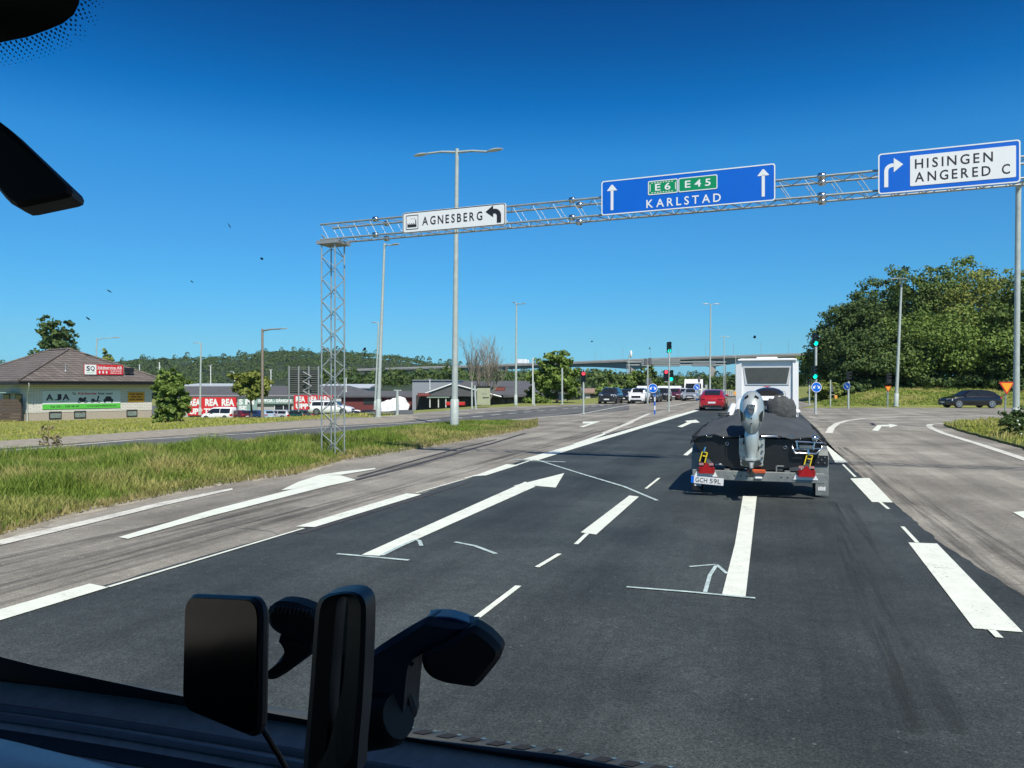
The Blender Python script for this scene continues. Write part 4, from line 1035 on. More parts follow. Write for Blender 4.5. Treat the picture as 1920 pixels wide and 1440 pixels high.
head(t, 1667, 700, 716, 66.3, yaw=R(62)); b = MB(); b.box((P(1667, 720, 66).x-.2, 65.95, P(1667, 720, 66).z), (P(1667, 720, 66).x+.2, 66.2, P(1667, 720, 66).z+.3), bevel=.05); b.build('signal_box', M_case, t, world=True)
yield_sign('large yellow and red yield sign on the traffic island at the slip road', 1885.5, 716, 740, 30, (1884, 797), 35)
def bollard(label, px, py, rpx, base, d=None, kind_='both'):
    b0 = G(*base) if d is None else P(base[0], base[1], d); d = b0.y
    t = thing('direction_bollard', label, 'road sign', b0, 0, 'blue round arrow signs')
    for k in range(6):
        z0 = P(px, py, d).z*k/6; z1 = P(px, py, d).z*(k+1)/6
        b = MB(); b.tube([b0+Vector((0, 0, z0)), b0+Vector((0, 0, z1))], .055, 10, cap=(k in (0, 5))); b.build('white_band' if k % 2 else 'blue_band', M_whitepole if k % 2 else M_band, t, world=True)
    round_sign(t, px, py, rpx, d, kind_)
bollard('blue double-arrow sign on a blue and white banded post in front of the queue', 1223.5, 728, 8.8, (1227.5, 777))
bollard('small blue keep-right sign beside the white lorry in the queue', 1306, 726, 6, (1307, 751), d=88, kind_='single')
t, b0, t0 = post('traffic_light', 'small dark signal head on a post above the white lorry in the queue', 'traffic light', (1311, 750), (1311, 716), d=95, r=.06, group=TS)
head(t, 1311, 706, 716.5, 95, back=True)
# rear view of the next gantry
M_panelback = mat('sign panel back', (0.24, 0.26, 0.25), 0.5, 0.2, var=0.08)
fg = thing('sign_gantry', 'far lattice gantry whose grey sign backs hang under the viaduct deck', 'gantry', P(1178, 738, 170))
b = MB()
for x in (1175.5, 1180.5, 1357.5, 1360.5): b.tube([P(x, 738, 170), P(x, 683, 170)], .10, 5)
b.build('mast', M_grey, fg, world=True)
b = MB()
for y in (679, 684.5): b.tube([P(1175, y, 170), P(1361, y, 170)], .12, 5)
b.build('boom', M_grey, fg, world=True)
for x0, x1, y0, y1 in ((1203, 1275, 674, 687), (1298, 1341, 677, 687)):
    b = MB(); a, c = P(x0, y1, 169), P(x1, y0, 169); b.box((a.x, 168.9, a.z), (c.x, 169.1, c.z)); pb = b.build('sign_panel_back', M_panelback, fg, world=True)
    b = MB()
    for k in range(4): z = a.z+(c.z-a.z)*(k+.5)/4; b.box((a.x, 168.8, z-.07), (c.x, 168.9, z+.07))
    b.build('stiffening_ribs', M_grey, pb, world=True)
t, b0, t0 = post('wind_flag_pole', 'slim pole with a small white antenna dish above the oncoming queue', 'mast', (1179, 735), (1179, 666), d=140, r=.09)
b = MB(); b.sphere(P(1183, 664, 140), (.25, .3, .7)); b.build('antenna', M_white, t, world=True)
t, b0, t0 = post('road_works_sign', 'small orange diamond warning sign left of the motorhome', 'warning sign', (1379.5, 750), (1379.5, 740), d=80, r=.03, m=M_steel)
b = MB(); c = P(1379.5, 737.5, 79.9); b.prism([c+Vector((.27, 0, 0)), c+Vector((0, 0, .27)), c-Vector((.27, 0, 0)), c-Vector((0, 0, .27))], (0, .02, 0)); b.build('panel', M_orange, t, world=True)
gr = thing('guard_rail', 'low grey steel guard rail running away left of the motorhome', 'guard rail', P(1360, 746, 110))
b = MB(); b.prism([P(1340, 746, 115), P(1390, 744.5, 100), P(1390, 741.5, 100), P(1340, 743.5, 115)], (0, .08, 0)); b.build('rail', M_steel, gr, world=True)
for x in range(1342, 1390, 9):
    b = MB(); dd = 115-(x-1340)*.3; b.tube([P(x, 749, dd), P(x, 743, dd)], .05, 5); b.build('post', M_steel, gr, world=True)
rl = thing('railing', 'white bar railing left of the motorhome beyond the guard rail', 'railing', P(1375, 745, 125))
b = MB()
for x in range(1362, 1384, 4): b.tube([P(x, 744, 125), P(x, 733, 125)], .05, 5)
b.tube([P(1361, 733, 125), P(1383, 733, 125)], .05, 5); b.build('bars', M_whitepole, rl, world=True)

# ------------------------------------------------------------------ electrical cabinet
a, c = P(894, 762, 64), P(919, 727, 64)
t = thing('electrical_cabinet', 'pale green electrical cabinet with a dark top and scribbles on its door', 'cabinet', (a.x, 64, a.z))
w, h = c.x-a.x, c.z-a.z
M_cab = mat('pale green cabinet', (0.36, 0.38, 0.25), 0.6, var=0.12, scale=6)
b = MB(); b.box((0, 0, .08), (w, .6, h), bevel=.02); b.build('body', M_cab, t)
b = MB(); b.box((-.04, -.05, h), (w+.04, .65, h+.16), bevel=.04); b.build('roof', M_black, t)
b = MB(); b.box((w*.06, -.012, h*.12), (w*.94, 0, h*.93)); dr = b.build('door', M_cab, t)
b = MB(); b.box((w*.44, -.05, h*.46), (w*.9, -.012, h*.49)); b.build('handle', M_black, dr)
b = MB(); rn = random.Random(2)
for k in range(5): b.tube([(w*(.35+.08*k), -.016, h*(.62+.02*(k % 2))), (w*(.37+.08*k), -.016, h*(.72+.03*rn.random())), (w*(.42+.08*k), -.016, h*.66)], .012, 4)
b.build('graffiti', M_grey, dr)

# ------------------------------------------------------------------ white brick building on the left
def bricks(name, c1, c2, mort, sx, sz):
    m = bpy.data.materials.new(name); m.use_nodes = True; n, l = m.node_tree.nodes, m.node_tree.links
    tc = n.new('ShaderNodeTexCoord'); sp = n.new('ShaderNodeSeparateXYZ'); cb = n.new('ShaderNodeCombineXYZ'); ad = n.new('ShaderNodeMath')
    l.new(tc.outputs['Object'], sp.inputs[0]); l.new(sp.outputs[0], ad.inputs[0]); l.new(sp.outputs[1], ad.inputs[1]); l.new(ad.outputs[0], cb.inputs[0]); l.new(sp.outputs[2], cb.inputs[1])
    br_ = n.new('ShaderNodeTexBrick'); l.new(cb.outputs[0], br_.inputs[0]); br_.inputs['Color1'].default_value = (*c1, 1); br_.inputs['Color2'].default_value = (*c2, 1); br_.inputs['Mortar'].default_value = (*mort, 1)
    br_.inputs['Scale'].default_value = 1; br_.inputs['Brick Width'].default_value = sx; br_.inputs['Row Height'].default_value = sz; br_.inputs['Mortar Size'].default_value = sz*.11
    l.new(br_.outputs[0], n['Principled BSDF'].inputs['Base Color']); n['Principled BSDF'].inputs['Roughness'].default_value = .8
    bp = n.new('ShaderNodeBump'); bp.inputs['Strength'].default_value = .6; bp.inputs['Distance'].default_value = .02; bp.invert = True; l.new(br_.outputs['Fac'], bp.inputs['Height']); l.new(bp.outputs[0], n['Principled BSDF'].inputs['Normal'])
    return m
M_brick = bricks('white painted brick', (0.74, 0.70, 0.62), (0.66, 0.63, 0.56), (0.46, 0.44, 0.40), .5, .17)
M_tile = bricks('brown concrete roof tile', (0.125, 0.105, 0.09), (0.19, 0.16, 0.14), (0.03, 0.027, 0.025), .6, .22)
M_plinth = mat('beige plinth', (0.42, 0.36, 0.29), .85, var=.1)
M_fascia = mat('dark brown fascia', (0.022, 0.018, 0.016), .6, var=.2)
M_fence = mat('brown stained boards', (0.085, 0.06, 0.045), .75, var=.3, scale=6, stretch=(1, 1, 6))
M_banner = mat('white banner vinyl', (0.70, 0.74, 0.72), .5, var=.03)
M_bgreen = mat('banner green', (0.10, 0.52, 0.06), .5, var=.05)
M_bred = mat('sign red sheet', (0.62, 0.025, 0.03), .45, var=.06)
M_byel = mat('yellow board', (0.75, 0.34, 0.01), .5, var=.06)
B0 = GT(52, 789.5); L0 = 10.3; BA = math.atan2(8.0, 6.2)
# solve the far corner on the sight line of its right edge
rx = (285-CX)/F; k = (B0.x-rx*B0.y)/(rx*math.sin(BA)-math.cos(BA)); L0 = k
zr = h_ground(B0.x, B0.y)
EH = P(52, 716, B0.y).z-zr                              # wall height up to the eaves
bl = thing('brick_building', 'low white brick building with brown hipped tile roof and basement windows beside the lawn', 'building', B0, BA)
PH = .75; D_ = 16.0
b = MB(); b.box((0, 0, PH), (L0, D_, EH)); wall = b.build('wall', M_brick, bl)
b = MB(); b.box((.03, .03, -.8), (L0-.03, D_, PH)); b.build('plinth', M_plinth, bl)
ov = 1.15; rt = P(120, 654, B0.y+7).z-zr
e0, e1 = -ov, L0+ov; hx_ = L0/2; hy = 5.6
rv = [(e0, -ov, EH+.12), (e1, -ov, EH+.12), (e1, D_+ov, EH+.12), (e0, D_+ov, EH+.12), (hx_, hy, rt), (hx_, D_-hy, rt)]
b = MB(); b.add(rv+[(x, y, z-.10) for x, y, z in rv[:4]], [(0, 1, 4), (1, 2, 5, 4), (2, 3, 5), (3, 0, 4, 5), (9, 8, 7, 6), (0, 6, 7, 1), (1, 7, 8, 2), (2, 8, 9, 3), (3, 9, 6, 0)]); roof = b.build('roof', M_tile, bl)
b = MB()
for a, c in ((0, 4), (1, 4), (2, 5), (3, 5), (4, 5)): b.tube([Vector(rv[a])+Vector((0, 0, .05)), Vector(rv[c])+Vector((0, 0, .05))], .12, 6)
b.build('ridge_tiles', M_tile, roof)
b = MB(); b.box((e0+.02, -ov-.03, EH-.28), (e1-.02, -ov, EH+.02)); b.box((e0-.03, -ov, EH-.28), (e0, D_+ov, EH+.02)); b.box((e1, -ov, EH-.28), (e1+.03, D_+ov, EH+.02)); b.box((e0, -ov, EH-.06), (e1, D_+ov, EH)); b.build('fascia', M_fascia, bl)
b = MB(); b.tube([(e0, -ov-.08, EH+.02), (e1, -ov-.08, EH+.02)], .055, 6); b.build('gutter', M_fascia, bl)
b = MB(); b.tube([(-.35, -ov-.05, EH-.1), (-.3, -ov-.02, EH-.35), (-.06, -.07, EH-1.15), (-.06, -.07, -.3)], .05, 7); b.build('downpipe', M_whitepole, bl)
for fx in (.155, .345, .775):
    b = MB(); b.box((L0*fx, -.02, .10), (L0*fx+1.1, .1, .82)); f = b.build('basement_window', M_fascia, bl)
    b = MB(); b.box((L0*fx+.08, -.035, .20), (L0*fx+1.02, -.02, .66)); b.build('pane', mat('dusty pane', (0.20, 0.24, 0.22), .15, var=.4, scale=5), f)
for fy in (1.2, 4.2, 7.5):
    b = MB(); b.box((-.04, fy, 1.3), (0, fy+1.6, 2.5)); f = b.build('window', M_fascia, bl)
    b = MB(); b.box((-.05, fy+.1, 1.4), (-.04, fy+1.5, 2.4)); b.build('pane', M_glass, f)
for u in (.30, .45):
    b = MB(); y_ = .6; z_ = EH+.12+(y_+ov)/(hy+ov)*(rt-EH); b.tube([(L0*u, y_, z_-.1), (L0*u, y_, z_+.85)], .04, 6); b.tube([(L0*u, y_, z_), (L0*u, y_, z_+.2)], [.13, .06], 8); b.build('vent_pipe', M_grey, bl)
b = MB(); b.tube([(L0*.93, 1.0, EH+.6), (L0*.93, 1.0, EH+1.9)], .05, 6); b.build('vent_pipe', M_whitepole, bl)
# timber fence left of the building, green awning
fn = thing('board_fence', 'dark brown horizontal board fence beside the left corner of the white building', 'fence', B0+Vector((-9.5, -1.0, 0)), R(6))
for k in range(7): 
    b = MB(); b.box((0, -.03 if k % 2 else 0, .1+k*.28), (9.0, .03+(-.03 if k % 2 else 0), .34+k*.28)); b.build('board', M_fence, fn)
for x in (0, 4.5, 8.9):
    b = MB(); b.box((x, .04, -.2), (x+.1, .14, 2.15)); b.build('fence_post', M_fence, fn)
aw = thing('awning', 'green edged flat awning above the brown fence', 'awning', B0+Vector((-7.0, .5, EH-1.05)), R(6))
b = MB(); b.box((0, 0, 0), (6.4, 1.6, .08)); b.build('canopy', mat('pale green sheet', (0.30, 0.42, 0.33), .6, var=.1), aw)
b = MB(); b.tube([(.2, .2, 0), (.2, .2, -1.8)], .05, 6); b.build('pole', M_pole, aw)
b = MB(); b.tube([(6.2, .2, 0), (6.2, .2, -1.8)], .05, 6); b.build('pole', M_pole, aw)
# banner, yellow board and roof sign (each a thing fixed to the building)
def on_wall(name, label, cat, u0, z0, y):
    o = B0+Vector((math.cos(BA)*u0-math.sin(BA)*y, math.sin(BA)*u0+math.cos(BA)*y, z0)); return thing(name, label, cat, o, BA)
bw, bh = L0*.615, 1.75
t = on_wall('banner', 'white and green driving school banner reading AJA on the white brick wall', 'banner', L0*.105, 1.05, -.05)
b = MB(); b.box((0, 0, 0), (bw, .03, bh)); b.build('sheet', M_banner, t)
b = MB(); b.box((0, -.006, 0), (bw, -.002, bh*.27)); b.build('green_strip', M_bgreen, t)
b = MB()
for i, s in enumerate('AJA'): put_text(b, s, (0, 0, 0), EX, EZ, bw*(.04+.10*i), bh*.48, bw*.09, bh*.34, .008, .03)
b.build('large_lettering', M_ink, t)
b = MB(); put_text(b, 'Ta', (0, 0, 0), EX, EZ, bw*.36, bh*.78, bw*.05, bh*.13, .008, .03); put_text(b, 'hos oss!', (0, 0, 0), EX, EZ, bw*.70, bh*.78, bw*.19, bh*.13, .008, .03)
put_text(b, 'Tel. 031 - 338 98 40', (0, 0, 0), EX, EZ, bw*.09, bh*.08, bw*.36, bh*.11, .01, .02); put_text(b, 'www.ajatrafikskola.se', (0, 0, 0), EX, EZ, bw*.55, bh*.07, bw*.39, bh*.12, .01, .02)
b.build('lettering', M_ink, t)
b = MB(); put_text(b, 'Körkortet', (0, 0, 0), EX, EZ, bw*.44, bh*.78, bw*.24, bh*.13, .008, .03); b.build('red_lettering', M_bred, t)
b = MB(); b.tube([(bw*.05+bw*.28*k/9, -.012, bh*(.47+.07*math.sin(k*.75))) for k in range(10)], .02, 4); b.build('flourish', M_bgreen, t)
def picto(kindp, x):
    b = MB(); w_ = bw*.13; hh = bh*.38; z0 = bh*.31
    Q = lambda u, v: (x+u*w_, -.008, z0+v*hh)
    if kindp == 'car':
        b.poly([Q(0, .18), Q(1, .18), Q(1, .5), Q(.86, .58), Q(.74, .95), Q(.26, .95), Q(.14, .58), Q(0, .5)]); b.poly([Q(.05, 0), Q(.22, 0), Q(.22, .17), Q(.05, .17)]); b.poly([Q(.78, 0), Q(.95, 0), Q(.95, .17), Q(.78, .17)])
    else:
        for c_ in (.17, .83): ring_faces(b, [Q(c_+.17*math.cos(a*.5236), .2+.2*math.sin(a*.5236)) for a in range(12)], [Q(c_+.10*math.cos(a*.5236), .2+.12*math.sin(a*.5236)) for a in range(12)])
        if kindp == 'motorcycle': b.poly([Q(.1, .35), Q(.45, .15), Q(.7, .2), Q(.9, .75), Q(.75, .9), Q(.55, .65), Q(.3, .85), Q(.1, .7)])
        else: b.poly([Q(.05, .3), Q(.4, .15), Q(.7, .15), Q(.9, 1.0), Q(.72, 1.05), Q(.62, .35), Q(.42, .35), Q(.4, .6), Q(.08, .62)])
    b.build(kindp+'_picture', M_ink, t)
picto('motorcycle', bw*.43); picto('scooter', bw*.60); picto('car', bw*.77)
t = on_wall('notice_board', 'yellow notice board with dark text on the right end of the white brick wall', 'sign', L0*.785, 1.62, -.05)
b = MB(); b.box((0, 0, 0), (L0*.145, .03, 1.02)); b.build('panel', M_byel, t)
b = MB()
for k in range(3):
    for j, (x0, x1) in enumerate(((.1, .42), (.48, .9)) if k != 1 else ((.2, .5), (.55, .8))): b.box((L0*.145*x0, -.006, .18+.28*k), (L0*.145*x1, -.002, .30+.28*k))
b.build('text_lines', mat('faded brown print', (0.22, 0.08, 0.01), .6, var=.1), t)
sw_, sh_ = L0*.32, 1.0
t = on_wall('roof_sign', 'red and white cleaning firm sign standing on the brown tile roof', 'sign', L0*.42, EH+.12+.62, -.15)
b = MB(); b.box((0, 0, 0), (sw_, .16, sh_), bevel=.01); b.build('box', M_bred, t)
b = MB(); b.box((.02, -.01, .02), (sw_*.30, -.003, sh_-.02)); b.build('white_field', M_signwhite, t)
b = MB(); put_text(b, 'S', (0, 0, 0), EX, EZ, sw_*.05, sh_*.35, sw_*.09, sh_*.50, .014, .03); put_text(b, 'Q', (0, 0, 0), EX, EZ, sw_*.15, sh_*.32, sw_*.11, sh_*.52, .014, .02); b.build('monogram', M_ink, t)
b = MB(); b.box((sw_*.06, -.014, sh_*.18), (sw_*.24, -.011, sh_*.22)); b.build('underline', M_bgreen, t)
b = MB(); put_text(b, 'Städservice AB', (0, 0, 0), EX, EZ, sw_*.33, sh_*.58, sw_*.63, sh_*.28, .006, .02)
for k in range(2): put_text(b, ('Tel. 031-33 20 00', '0705-32 12 80')[k], (0, 0, 0), EX, EZ, sw_*.66, sh_*(.31-.2*k), sw_*.29, sh_*.13, .006, .02)
b.box((sw_*.32, -.009, sh_*.50), (sw_*.97, -.004, sh_*.53))
for k in range(3):
    x = sw_*(.37+.09*k); b.poly([(x, -.008, sh_*.12), (x+.10, -.008, sh_*.12), (x+.13, -.008, sh_*.30), (x+.05, -.008, sh_*.42), (x-.04, -.008, sh_*.30)])
b.build('lettering', M_signwhite, t)
for x in (.3, sw_-.3):
    b = MB(); b.tube([(x, .1, -.45), (x, .1, .05)], .035, 6); b.build('stand', M_black, t)
fl = thing('floodlight', 'black box floodlight on the roof right of the red sign', 'floodlight', t.location+Vector((math.cos(BA), math.sin(BA), 0))*(sw_+.25)+Vector((0, 0, .25)), BA)
b = MB(); b.box((0, 0, 0), (.85, .35, .5), bevel=.03); b.build('housing', M_black, fl); b = MB(); b.tube([(.4, .2, -.6), (.4, .2, 0)], .04, 6); b.build('stand', M_black, fl)

# ------------------------------------------------------------------ store, restaurant and other buildings behind
M_store = mat('pale store wall', (0.42, 0.42, 0.40), .8, var=.08)
M_felt = mat('grey felt roof', (0.095, 0.096, 0.10), .9, var=.15, scale=.6)
M_teal = mat('faded teal sign', (0.25, 0.36, 0.33), .6, var=.08)
M_redwall = mat('falun red wall', (0.15, 0.034, 0.030), .8, var=.15)
M_darkwall = mat('charcoal wall', (0.045, 0.042, 0.042), .8, var=.2)
M_greywall = mat('grey sheet wall', (0.27, 0.29, 0.31), .6, var=.05)
M_shopglass = mat('shop window', (0.03, 0.035, 0.04), .15, var=.3, scale=1)
SD = 124.0
def face_pt(px, py, d=SD): return P(px, py, d)
def slab(b, px0, px1, py0, py1, d, depth, rev=0.0):
    a, c = P(px0, py1, d), P(px1, py0, d); b.box((a.x, d+rev, a.z), (c.x, d+depth+rev, c.z)); return a, c
st = thing('bed_store', 'long single-storey store with a grey felt roof behind the parked cars', 'building', P(345, 776, SD))
b = MB(); slab(b, 333, 666, 741, 798, SD, 24); b.build('wall', M_store, st, world=True)
b = MB(); a, c = P(330, 743, SD-.5), P(668, 743, SD-.5); r0, r1 = P(345, 724.5, SD+9), P(655, 723, SD+9)
b.add([a, c, r1, r0, a+Vector((0, 26, 0)), c+Vector((0, 26, 0)), a-Vector((0, 0, .3)), c-Vector((0, 0, .3))], [(0, 1, 2, 3), (3, 2, 5, 4), (0, 3, 4), (1, 5, 2), (6, 7, 1, 0)]); b.build('roof', M_felt, st, world=True)
for x0, x1 in ((440, 475), (515, 548), (556, 572), (580, 600)):
    b = MB(); a, c = slab(b, x0, x1, 760, 776, SD-.05, .05); w_ = b.build('shop_window', M_shopglass, st, world=True)
    b = MB(); 
    for k in range(3): xx = a.x+(c.x-a.x)*k/2; b.box((xx-.05, SD-.12, a.z), (xx+.05, SD-.05, c.z))
    b.build('mullion', M_white, w_, world=True)
b = MB()
for x in (340, 372, 405, 430, 470): slab(b, x, x+14, 719.5, 722, SD+12, 2)
b.build('roof_vent', M_white, st, world=True) if False else None
def banner(label, px0, px1, py0, py1, lines, m, tm, d, group='big letter signs on the store'):
    a, c = P(px0, py1, d), P(px1, py0, d); t = thing('store_sign', label, 'store sign', (a.x, d, a.z), 0, group); w, h = c.x-a.x, c.z-a.z
    b = MB(); b.box((0, 0, 0), (w, .12, h)); b.build('panel', m, t)
    b = MB()
    for s, x, y, ww, hh in lines: put_text(b, s, (0, 0, 0), EX, EZ, w*x, h*y, w*ww, h*hh, .02, .05)
    b.build('lettering', tm, t)
    return t
banner('left red sale banner reading REA REA REA, partly behind the yellow-green tree', 352, 443, 745, 779, [('REA', .04, .52, .22, .40), ('REA', .36, .52, .27, .40), ('REA', .70, .52, .26, .40), ('UPP TILL 50%', .03, .06, .9, .34)], M_bred, M_signwhite, SD-.6)
banner('teal sign with pale lettering just right of the left red sale banner', 445, 482, 745, 770, [('S', .08, .45, .2, .42), ('M', .4, .45, .45, .42), ('SE', .08, .06, .4, .3)], M_teal, M_signwhite, SD-.4)
banner('teal sign reading SOFFOR - SÄNGAR over the shop windows', 482, 550, 744.5, 757, [('SOFFOR - SÄNGAR', .03, .22, .94, .56)], M_teal, M_signwhite, SD-.4)
banner('right red sale banner reading REA REA REA, behind the white estate car', 551, 624, 741, 768, [('REA', .05, .52, .24, .40), ('REA', .36, .52, .24, .40), ('REA', .68, .52, .26, .40), ('UPP TILL', .05, .06, .7, .36)], M_bred, M_signwhite, SD-.6)
banner('dark teal sign reading SÄNGGRUPPEN right of the right red banner', 625, 664, 744, 754, [('SÄNGGRUPPEN', .04, .2, .92, .6)], M_teal, M_signwhite, SD-.4)
# low light grey hall behind the mast, red sheds
def shed(name, label, px0, px1, py_eave, py_base, py_ridge, d, depth, wm, rm, group=None):
    a, c = P(px0, py_base, d), P(px1, py_eave, d); t = thing(name, label, 'building', (a.x, d, a.z), 0, group); w, h = c.x-a.x, c.z-a.z
    b = MB(); b.box((0, 0, -5), (w, depth, h)); b.build('wall', wm, t)
    hr = P(px0, py_ridge, d+depth/2).z-a.z
    b = MB(); b.add([(-.4, -.5, h), (w+.4, -.5, h), (w+.4, depth/2, hr), (-.4, depth/2, hr), (-.4, depth+.5, h), (w+.4, depth+.5, h), (-.4, -.5, h-.25), (w+.4, -.5, h-.25)], [(0, 1, 2, 3), (3, 2, 5, 4), (0, 3, 4), (1, 5, 2), (6, 7, 1, 0)]); b.build('roof', rm, t)
    for k in range(max(1, int(w/6))):
        b = MB(); x = (k+.3)*w/max(1, int(w/6)); b.box((x, -.05, h*.3), (x+1.6, 0, h*.75)); b.build('window', M_shopglass, t)
    return t
shed('red_shed', 'long falun red shed with a dark roof between the lattice mast and the tarpaulin heap', 640, 778, 742, 765, 733, 118, 12, M_redwall, M_felt)
shed('pale_hall', 'pale low hall with a light flat roof showing behind the lattice mast', 595, 692, 726, 740, 720, 170, 14, M_greywall, mat('pale roof sheet', (.48, .52, .54), .5, var=.05))
shed('pale_hall', 'light warehouse roof line behind the left end of the store', 345, 470, 722, 735, 719, 165, 16, M_store, mat('pale roof sheet', (.48, .52, .54), .5, var=.05))
shed('house', 'small pale low house with a rust roof left of the oncoming black car', 1098, 1128, 735, 752, 728, 150, 8, M_store, mat('rusty roof', (.30, .20, .15), .8, var=.15))
shed('grey_house', 'grey sided house half hidden by the bushy tree on the far corner', 1055, 1090, 735, 760, 722, 105, 10, M_greywall, M_felt)
gx = thing('flat_roofed_box', 'grey sheet-clad flat-roofed box building behind the restaurant', 'building', P(773, 762, 112))
b = MB(); slab(b, 773, 858, 713, 788, 112, 16); b.build('wall', M_greywall, gx, world=True)
b = MB(); slab(b, 772.5, 858.5, 712, 713.5, 111.8, 16.4); b.build('roof_edge', M_grey, gx, world=True)
hall = thing('grey_hall', 'long dark grey hall with a low roof behind the bare tree', 'building', P(860, 762, 118))
b = MB(); slab(b, 858, 1000, 724, 786, 118, 20); b.build('wall', M_greywall, hall, world=True)
b = MB(); a, c = P(856, 725, 117), P(1003, 725, 117); r0, r1 = P(862, 714, 126), P(996, 714, 126)
b.add([a, c, r1, r0, a+Vector((0, 20, 0)), c+Vector((0, 20, 0))], [(0, 1, 2, 3), (3, 2, 5, 4), (0, 3, 4), (1, 5, 2)]); b.build('roof', M_felt, hall, world=True)
RD = 92
rs_ = thing('restaurant', 'low dark restaurant with white-edged gable roof behind the lamp post', 'building', P(800, 766, RD))
b = MB(); slab(b, 780, 1020, 741, 790, RD, 14); b.build('wall', M_darkwall, rs_, world=True)
b = MB(); g = [P(785, 742, RD-1.2), P(848, 719.5, RD-1.2), P(940, 744, RD-1.2)]
b.add(g+[p+Vector((0, 14, 0)) for p in g], [(0, 1, 2), (0, 3, 4, 1), (1, 4, 5, 2)]); b.build('gable_roof', M_felt, rs_, world=True)
b = MB(); b.tube([g[0]-Vector((0, .1, 0)), g[1]-Vector((0, .1, 0)), g[2]-Vector((0, .1, 0))], .10, 4); b.build('barge_board', M_white, rs_, world=True)
b = MB(); q = [P(905, 742, RD-.8), P(1020, 738, RD-.8), P(1010, 724, RD+7), P(930, 726, RD+7)]; b.add(q+[p-Vector((0, 0, .3)) for p in q], [(0, 1, 2, 3), (4, 5, 1, 0)]); b.build('side_roof', M_felt, rs_, world=True)
for k, x in enumerate(range(826, 1015, 14)):
    if 880 < x < 925: continue
    b = MB(); slab(b, x, x+9, 748, 760, RD-.06, .06); b.build('window', M_shopglass, rs_, world=True)
b = MB(); slab(b, 800, 842, 744, 746, RD-3, 3); b.build('porch_roof', mat('porch green', (.22, .30, .24), .7, var=.1), rs_, world=True)
for x in (806, 822, 836):
    b = MB(); b.tube([P(x, 746, RD-2.8), P(x, 764, RD-2.8)], .08, 5); b.build('porch_post', M_whitepole, rs_, world=True)
for lab, x0, x1, y0, y1, d in (('dark red restaurant sign on the right roof slope', 926, 947, 726, 733, RD-1.6), ('dark red fascia sign over the restaurant porch', 783, 806, 737, 743, RD-1.6)):
    a, c = P(x0, y1, d), P(x1, y0, d); t = thing('restaurant_sign', lab, 'sign', (a.x, d, a.z)); b = MB(); b.box((0, 0, 0), (c.x-a.x, .15, c.z-a.z)); b.build('panel', M_redwall, t)
    b = MB(); 
    for k in range(5): b.box(((c.x-a.x)*(.1+.17*k), -.01, (c.z-a.z)*.3), ((c.x-a.x)*(.2+.17*k), -.002, (c.z-a.z)*.7))
    b.build('faded_lettering', mat('faded red print', (.34, .10, .08), .7), t)
for i, (x0, x1) in enumerate(((836, 852), (858, 872))):
    a, c = P(x0, 760, RD-5), P(x1, 754, RD-5); t = thing('planter', ('left', 'right')[i]+' red planter box of the two before the restaurant', 'planter', (a.x, RD-5, a.z), 0, 'red planters'); b = MB(); b.box((0, 0, 0), (c.x-a.x, .5, c.z-a.z), bevel=.03); b.build('box', M_bred, t)
    b = MB(); b.box((.05, .05, c.z-a.z), (c.x-a.x-.05, .45, c.z-a.z+.06)); b.build('soil', M_soil, t)
# tarpaulin heap and planks
tp = thing('tarpaulin_heap', 'white tarpaulin heap beside the pale T-topped post', 'tarpaulin', P(742, 764, 117))
b = MB(); hp = []
for k, x in enumerate(range(712, 770, 4)):
    prof = [(712, 756), (720, 752), (735, 748), (745, 744), (752, 743), (760, 747), (766, 757), (772, 762)]
    for (xa, ya), (xb, yb) in zip(prof, prof[1:]):
        if xa <= x <= xb: y = ya+(yb-ya)*(x-xa)/(xb-xa)
    top = P(x, y, 117); z0 = P(x, 786, 117).z; j = .12*math.sin(k*2.3)
    hp.append([(top.x, 115.2, z0), (top.x, 115.8+j, z0+(top.z-z0)*.65), (top.x, 117, top.z+j*.6), (top.x, 118.4, z0+(top.z-z0)*.6), (top.x, 119, z0)])
b.loft(hp, closed=False, caps=False, smooth=False); b.build('sheet', mat('white tarpaulin', (.74, .76, .76), .5, var=.08, scale=2), tp, world=True)
# billboard seen from behind
bb = thing('billboard', 'large billboard on trestle legs seen from behind, above the right red banner', 'billboard', P(570, 770, 82))
M_bb = mat('weathered timber', (.10, .115, .105), .85, var=.3, scale=3)
b = MB()
for k in range(13): slab(b, 539, 600, 688.5+k*4.0, 690.6+k*4.0, 82, .1)
b.build('slats', M_bb, bb, world=True)
b = MB(); slab(b, 540, 599, 692, 739, 82.3, .05); b.build('panel', mat('board back', (.028, .033, .034), .8, var=.2), bb, world=True)
for x in (542, 560, 579, 597):
    b = MB(); b.tube([P(x, 686.5, 81.8), P(x, 772, 81.8)], .09, 6); b.build('post', M_grey, bb, world=True)
b = MB()
for k in range(5): b.tube([P(568+(k % 2)*16, 697+k*9, 81.6), P(584-(k % 2)*16, 706+k*9, 81.6)], .05, 5)
b.build('cross_bracing', M_grey, bb, world=True)
